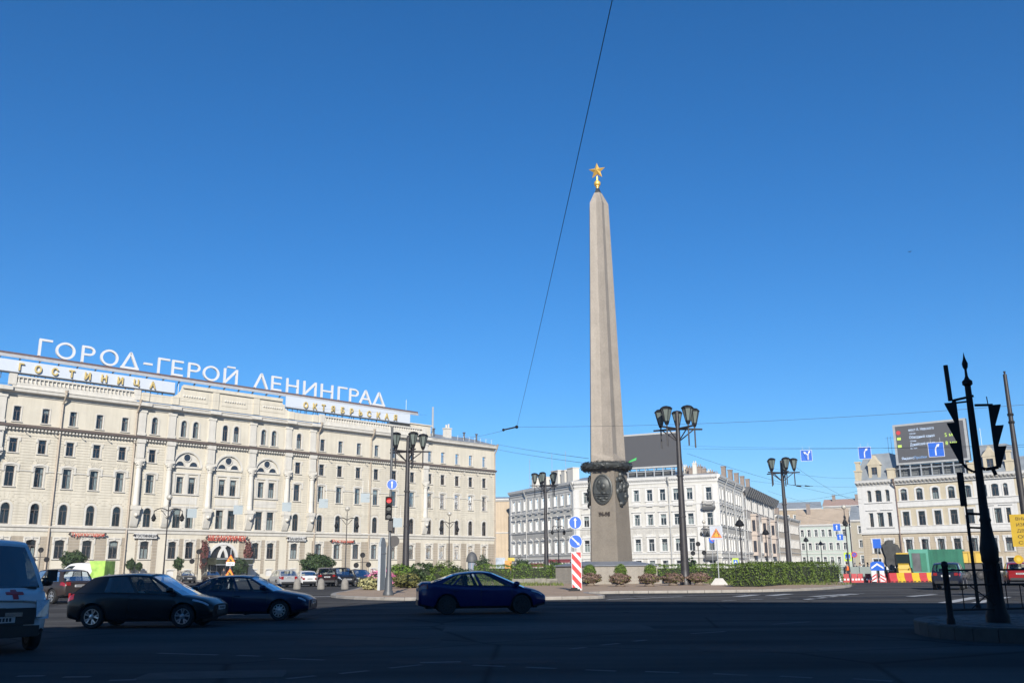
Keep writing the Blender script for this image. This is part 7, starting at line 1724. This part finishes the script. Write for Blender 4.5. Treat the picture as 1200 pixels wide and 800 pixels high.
for x in (-.55, 1.3):
    for s in (.3, 2.6): wz = bpy.data.objects.new('wheel', None); COL.objects.link(wz); wz.parent = T; wz.location = (x, s, .4); wz.rotation_euler = (0, 0, pi/2); wz.empty_display_size = .1; link('tyre', tm, wz); link('rim', rm, wz)
# yellow skip
p = at(1142, 676, 96); T = thing('yellow_skip', 'yellow steel truck body showing over the dark blue suv', 'skip', (p.x, 96, 0), radians(-8)); z0, z1 = at(1142, 659, 96).z, at(1142, 645.5, 96).z
mb = MB(); mb.box(-1.05, 1.05, 0, 2.2, z0, z1); mb.build('body', M_YELLOW, T)
mb = MB()
for x in (-.95, -.32, .32, .95): mb.box(x-.06, x+.06, -.08, -.002, z0, z1)
mb.box(-1.08, 1.08, -.09, -.082, z1-.14, z1); mb.build('rib', mat('dark_yellow_steel', (.50, .30, .015), .5), T)
mb = MB(); mb.box(-1.05, 1.05, .2, 2.0, .5, z0-.01); mb.build('chassis', M_IRON, T)
tm, rm = wheel_meshes(.45, 'cap', M_IRON)
for x in (-.7, .7): wz = bpy.data.objects.new('wheel', None); COL.objects.link(wz); wz.parent = T; wz.location = (x, .2, .45); wz.empty_display_size = .1; link('tyre', tm, wz); link('rim', rm, wz)
# crossing sign, no-parking sign, blue sign by the roadworks
def post_sign(name, label, px, py, pyb, Y, m, w, shape='square', inner=None):
    q = at(px, py, Y); T = thing(name, label, 'traffic sign', (q.x, Y, 0), facing(q)); mb = MB(); mb.cyl((0, .04, 0), (0, .04, q.z+w*.5), .035, .035, 6); mb.build('post', M_STEEL, T); mb = MB()
    if shape == 'square': mb.box(-w/2, w/2, -.015, .015, q.z-w*.6, q.z+w*.6)
    else: mb.cyl((0, -.015, q.z), (0, .015, q.z), w/2, w/2, 22)
    o = mb.build('sign_plate', m, T)
    if inner:
        mb = MB()
        if shape == 'square': s = w*.34; mb.add([(-s, -.02, q.z-s), (s, -.02, q.z-s), (s, -.02, q.z+s), (-s, -.02, q.z+s)], [(0, 1, 2, 3)])
        else: disc(mb, w*.36, -.02, 20, 0, q.z)
        mb.build('sign_face', inner, o)
        if shape == 'square': mb = MB(); s = w*.25; mb.add([(-s, -.024, q.z-s), (s, -.024, q.z-s), (0, -.024, q.z+s)], [(0, 1, 2)]); mb.build('sign_symbol', M_SIGNW, o)
        else: mb = MB(); mb.add([(-w*.3, -.024, q.z+w*.22), (-w*.22, -.024, q.z+w*.3), (w*.3, -.024, q.z-w*.22), (w*.22, -.024, q.z-w*.3)], [(0, 1, 2, 3)]); mb.build('slash', M_SIGNR, o)
    return T
M_LIME = mat('fluorescent_lime_plate', (.55, .75, .05), .5)
post_sign('crossing_sign', 'pedestrian crossing sign on a fluorescent lime plate left of the roadworks', 993.5, 652, 672, 100, M_LIME, .75, inner=M_SIGNB)
post_sign('crossing_sign', 'pedestrian crossing sign on a lime plate before the white building corner', 862, 658, 670, 125, M_LIME, .8, inner=M_SIGNB)
post_sign('no_parking_sign', 'round red and blue no parking sign right of the lime crossing sign', 1001, 649.5, 672, 104, M_SIGNR, .62, 'round', M_SIGNB)
post_sign('blue_sign', 'dark blue square sign above the chevron board before the beige building', 1027.5, 636.5, 680, 90, M_SIGNB, .72)
post_sign('blue_sign', 'round blue sign under the corner balcony of the white building', 834, 632.5, 670, 120, M_SIGNB, .75, 'round', M_SIGNB)
# three-disc posts
for px, py, Y, lb in ((48, 644, 100, 'post with three dark round discs before the left of the hotel'), (233, 646, 105, 'post with dark round discs left of the hotel entrance'), (425, 650, 100, 'post with three dark round discs before the drainpipe right of the round bush'), (818, 637, 110, 'post with three dark round discs right of the lamp by the obelisk')):
    q = at(px, py, Y); T = thing('disc_post', lb, 'post', (q.x, Y, 0), facing(q), 'posts with three round discs'); mb = MB(); mb.cyl((0, 0, 0), (0, 0, q.z), .045, .04, 6); mb.cyl((-.6, 0, q.z-.75), (.6, 0, q.z-.75), .03, .03, 5); mb.build('post', M_IRON, T)
    for x, z in ((0, 0), (-.65, -1.05), (.65, -1.0)): mb = MB(); mb.cyl((x, -.03, q.z+z), (x, .1, q.z+z), .28, .24, 16); mb.build('disc', M_BLACK, T)
# stone bollards
for px, lb in ((348, 'stone bollard before the silver estate car'), (376, 'stone bollard before the dark red suv'), (404, 'stone bollard before the black suv')):
    p = gnd(px, 690); T = thing('stone_bollard', lb, 'bollard', (p.x, p.y, 0), 0, 'stone bollards before the parked cars'); mb = MB(); mb.lathe([(.30, 0), (.32, .1), (.28, .5), (.22, .72), (.08, .84)], 12); mb.build('stone', mat('grey_stone_bollard', (.27, .25, .22), .85, var=.2, scale=4), T, 50)
# domed kiosk
q = at(553, 668, 140); T = thing('kiosk', 'small round kiosk with a dark dome and poster before the right end of the hotel', 'kiosk', (q.x, 140, .12), facing(q)); zt_, zd = at(553, 647.5, 140).z, at(553, 657, 140).z
mb = MB(); mb.lathe([(.62, 0), (.62, zd-.2)], 16); mb.build('drum', mat('grey_blue_kiosk', (.25, .30, .36), .5), T, 40)
mb = MB(); mb.lathe([(.85, zd-.25), (.85, zd-.05), (.8, zd+.35), (.6, zd+.85), (.3, zd+1.15), (.03, zd+1.25)], 16); mb.build('dome', M_GREYROOF, T, 40)
mb = MB(); mb.add([(.63*sin(t), -.64*cos(t), z) for t, z in ((-.1, .3), (.9, .3), (.9, zd-.4), (-.1, zd-.4))], [(0, 1, 2, 3)]); mb.build('poster', mat('red_white_poster', (.6, .35, .35), .5, var=.6, scale=2.5), T)
# boards at the foot of the tan building, red awnings
for (x0, x1, y0, y1, Y, col, nm, lb) in ((581, 592, 653, 668, 200, (.45, .52, .60), 'shop_board', 'pale blue shop board at the foot of the tan building'), (591.5, 599.5, 656.5, 668, 198, (.75, .33, .06), 'shop_board', 'orange shop board at the foot of the tan building'), (595, 603, 653, 657, 199, (.65, .50, .05), 'shop_board', 'yellow shop board above the orange one at the tan building')):
    a_, b_ = at(x0, y1, Y), at(x1, y0, Y); T = thing(nm, lb, 'sign', ((a_.x+b_.x)/2, Y, 0), 0); w_ = (b_.x-a_.x)/2; mb = MB(); mb.box(-w_, w_, 0, .25, max(.2, a_.z), b_.z); mb.build('board', mat('shop_board_%d' % x0, col, .6, var=.35, scale=.9), T)
    mb = MB()
    for x in (-w_+.1, w_-.1): mb.box(x-.05, x+.05, .05, .2, 0, max(.2, a_.z)-.002)
    mb.build('leg', M_IRON, T)
for px0, px1, py, Y, lb in ((621, 637, 663, 170, 'dark red awning seen over the low hedge left of the lamp'), (641, 668, 658, 185, 'long dark red awning over the shops left of the obelisk podium')):
    a_, b_ = at(px0, py, Y), at(px1, py, Y); T = thing('awning', lb, 'awning', (a_.x, Y, 0)); w_ = b_.x-a_.x; mb = MB(); mb.prism([(0, a_.z+.5), (1.2, a_.z+.1), (1.2, a_.z-.15), (0, a_.z-.1)], 0, w_, Matrix(((0, 1, 0, 0), (-1, 0, 0, 0), (0, 0, 1, 0), (0, 0, 0, 1)))); mb.build('canopy', mat('dark_red_canvas', (.20, .03, .035), .8, var=.2), T)
    mb = MB()
    for x in (.1, w_-.1): mb.cyl((x, -1.1, 0), (x, -1.1, a_.z), .05, .05, 6)
    mb.build('leg', M_IRON, T)

# ------------------------------------------------------------------ people: one skinned body each, clothes and hair as its children
M_SKIN = mat('skin', (.45, .28, .20), .6, var=.06); M_HAIR = mat('dark_hair', (.03, .022, .018), .8)
def skin_mesh(V, E, R, m, sub=2, root=0):
    me = bpy.data.meshes.new('tmp'); me.from_pydata(V, E, []); o = bpy.data.objects.new('tmp', me); COL.objects.link(o)
    s = o.modifiers.new('s', 'SKIN'); s.use_smooth_shade = True
    if sub: b_ = o.modifiers.new('b', 'SUBSURF'); b_.levels = sub
    for i, r in enumerate(R):
        me.skin_vertices[0].data[i].radius = r if isinstance(r, tuple) else (r, r)
        me.skin_vertices[0].data[i].use_root = (i == root)
    dg = bpy.context.evaluated_depsgraph_get(); out = bpy.data.meshes.new_from_object(o.evaluated_get(dg)); bpy.data.objects.remove(o); bpy.data.meshes.remove(me)
    out.materials.clear(); out.materials.append(m); return out
def person(label, loc, rz, top, legs, pose='walk', vest=None):
    T = thing('person', label, 'person', loc, rz)
    if pose == 'walk':
        hips = [(.1, .0, .92), (-.1, .0, .92)]; knees = [(.11, -.16, .5), (-.11, .1, .48)]; ank = [(.11, -.14, .09), (-.11, .36, .14)]; toes = [(.12, -.34, .04), (-.11, .22, .03)]
        elb = [(.27, .12, 1.12), (-.27, -.1, 1.12)]; wr_ = [(.27, .0, .9), (-.25, -.28, .95)]
    elif pose == 'stand':
        hips = [(.1, 0, .92), (-.1, 0, .92)]; knees = [(.12, -.03, .5), (-.12, -.03, .5)]; ank = [(.13, 0, .09), (-.13, 0, .09)]; toes = [(.15, -.2, .03), (-.15, -.2, .03)]
        elb = [(.28, .03, 1.12), (-.28, .03, 1.12)]; wr_ = [(.26, -.08, .88), (-.26, -.08, .88)]
    else:   # seated, driving: seat at .35 above the given ground point
        hips = [(.1, 0, .42), (-.1, 0, .42)]; knees = [(.14, -.42, .50), (-.14, -.42, .50)]; ank = [(.13, -.7, .2), (-.13, -.7, .2)]; toes = [(.14, -.86, .22), (-.14, -.86, .22)]
        elb = [(.27, -.16, .68), (-.27, -.16, .68)]; wr_ = [(.17, -.40, .74), (-.17, -.40, .74)]
    dz = -.50 if pose == 'sit' else 0; fy = .06 if pose == 'sit' else 0
    V = [(0, fy*.2, .96+dz), (0, fy*.6, 1.18+dz), (0, fy, 1.38+dz), (0, fy-.01, 1.5+dz), (0, fy-.02, 1.62+dz), (0, fy-.02, 1.74+dz)]; R = [(.115, .085), (.105, .08), (.12, .085), .05, (.078, .095), (.06, .075)]; E = [(0, 1), (1, 2), (2, 3), (3, 4), (4, 5)]
    for s in (0, 1):
        b0 = len(V); V += [hips[s], knees[s], ank[s], toes[s]]; R += [.070, .055, .036, .033]; E += [(0, b0), (b0, b0+1), (b0+1, b0+2), (b0+2, b0+3)]
        b1 = len(V); sx = 1 if s == 0 else -1; sh = (sx*.19, fy, 1.40+dz); V += [sh, elb[s], wr_[s]]; R += [.06, .042, .030]; E += [(2, b1), (b1, b1+1), (b1+1, b1+2)]
        w_ = Vector(wr_[s]); dv = (w_-Vector(elb[s])).normalized(); pal = len(V); V.append(tuple(w_+dv*.07)); R.append((.034, .018)); E.append((b1+2, pal)); sd = dv.cross(Vector((0, 0, 1))).normalized() if abs(dv.z) < .95 else Vector((0, 1, 0))
        for k, (o_, ln) in enumerate(((-.026, .06), (-.009, .075), (.009, .07), (.026, .055))): i0 = len(V); V += [tuple(w_+dv*(.10)+sd*o_), tuple(w_+dv*(.10+ln)+sd*o_*1.1+Vector((0, -.01, -.012)))]; R += [.009, .007]; E += [(pal, i0), (i0, i0+1)]
        i0 = len(V); V.append(tuple(w_+dv*.06-sd*.06)); R.append(.009); E.append((pal, i0))
    link('body', skin_mesh(V, E, R, M_SKIN, 1), T)
    # clothes: slightly larger skins
    Vj, Rj, Ej = [(0, fy*.1, .86+dz), V[1], V[2], (0, fy, 1.475+dz)], [(.19, .15), (.185, .145), (.19, .14), (.085, .085)], [(0, 1), (1, 2), (2, 3)]
    for s in (0, 1): sx = 1 if s == 0 else -1; b0 = len(Vj); Vj += [(sx*.19, fy, 1.40+dz), elb[s], tuple(Vector(elb[s])*.15+Vector(wr_[s])*.85)]; Rj += [.08, .06, .046]; Ej += [(2, b0), (b0, b0+1), (b0+1, b0+2)]
    link('jacket', skin_mesh(Vj, Ej, Rj, top, 1), T)
    if vest: link('hi_vis_vest', skin_mesh([(0, fy*.1, .92+dz), V[1], V[2], (0, fy, 1.47+dz)], [(0, 1), (1, 2), (2, 3)], [(.205, .165), (.20, .16), (.205, .155), (.1, .095)], vest, 1), T)
    Vt, Rt, Et = [V[0], (0, fy*.3, 1.08+dz)], [(.15, .125), (.15, .12)], [(0, 1)]
    for s in (0, 1): b0 = len(Vt); Vt += [hips[s], knees[s], tuple(Vector(ank[s])+Vector((0, 0, .0)))]; Rt += [.112, .08, .064]; Et += [(0, b0), (b0, b0+1), (b0+1, b0+2)]
    link('trousers', skin_mesh(Vt, Et, Rt, legs, 1), T)
    for s in (0, 1): link('shoe', skin_mesh([tuple(Vector(ank[s])+Vector((0, .03, -.02))), tuple(Vector(ank[s])*.5+Vector(toes[s])*.5), toes[s]], [(0, 1), (1, 2)], [.062, .055, .048], M_BLACK, 1), T)
    mb = MB(); mb.sphere((0, fy+.0, 1.715+dz), .098, 12, 7, 1.02, M=Matrix.Identity(4)); mb.build('hair', M_HAIR, T, 60)
    mb = MB(); f = fy-.02-.098
    for sx in (-1, 1): mb.sphere((sx*.032, f+.02, 1.665+dz), .013, 6, 4)
    mb.build('eye', mat('dark_eye', (.02, .02, .02), .3), T); mb = MB(); mb.prism([(-.014, 1.615+dz), (.014, 1.615+dz), (0, 1.665+dz)], f-.012, f+.03); mb.box(-.025, .025, f+.002, f+.02, 1.582+dz, 1.59+dz); mb.build('nose', M_SKIN, T); mb = MB()
    for sx in (-1, 1): mb.sphere((sx*.085, fy-.01, 1.64+dz), .026, 6, 5, 1.4)
    mb.build('ear', M_SKIN, T)
    return T
C_WHITE = mat('white_shirt_cloth', (.65, .65, .63), .9); C_DARK = mat('dark_cloth', (.03, .03, .04), .9); C_JEAN = mat('blue_jeans', (.05, .07, .13), .9); C_OR = mat('orange_hi_vis', (.80, .16, .02), .7); C_GREY = mat('grey_cloth', (.2, .2, .2), .9); C_LIME = mat('lime_hi_vis', (.5, .65, .05), .7)
def stand_at(label, px, py, Y, rz, *a, **k):
    q = at(px, py, Y); return person(label, (q.x, Y, 0), rz, *a, **k)
stand_at('pedestrian in a white shirt walking before the hotel above the black hatchback', 120, 672, 88, 1.6, C_WHITE, C_JEAN, 'walk')
stand_at('road worker in an orange vest standing left of the chevron board', 994, 678, 90, .4, C_DARK, C_DARK, 'stand', vest=C_OR)
stand_at('person in dark clothes walking right of the no parking sign', 1003, 672, 106, 2.4, C_DARK, C_DARK, 'walk')
stand_at('person in a pale top crossing beyond the small red barriers', 1009, 672, 108, -1.3, C_WHITE, C_GREY, 'walk')
stand_at('person in grey walking left of the chevron board', 1018, 674, 104, 1.2, C_GREY, C_JEAN, 'walk')
stand_at('person in dark clothes standing by the doorway of the hotel', 262, 672, 133, .3, C_DARK, C_DARK, 'stand')
def drive(carobj, label, x, y, top):
    M = Matrix.Translation(carobj.location) @ Matrix.Rotation(carobj.rotation_euler.z, 4, 'Z'); p = M @ Vector((x, y, .0)); return person(label, (p.x, p.y, .02), carobj.rotation_euler.z+pi/2, top, C_DARK, 'sit')
drive(HB, 'driver in a pale top at the wheel of the black hatchback', -.45, .36, C_WHITE); drive(S1, 'driver in dark clothes at the wheel of the navy sedan', -.55, .36, C_DARK); drive(S1, 'passenger in grey beside the driver of the navy sedan', -.55, -.36, C_GREY)
drive(S2, 'driver in grey at the wheel of the deep blue sedan', -.45, .36, C_GREY)
# ------------------------------------------------------------------ thin summer haze over the far street
hz_m = bpy.data.materials.new('thin_haze'); hz_m.use_nodes = True; n = hz_m.node_tree.nodes; n.clear(); o = n.new('ShaderNodeOutputMaterial'); v = n.new('ShaderNodeVolumePrincipled')
v.inputs['Color'].default_value = (.86, .92, 1, 1); v.inputs['Density'].default_value = .0004; v.inputs['Anisotropy'].default_value = .2
hz_m.node_tree.links.new(v.outputs[0], o.inputs['Volume'])
mb = MB(); mb.box(-7000, 7000, -7000, 7000, -1.0, 46); stuff(mb.build('haze', hz_m))
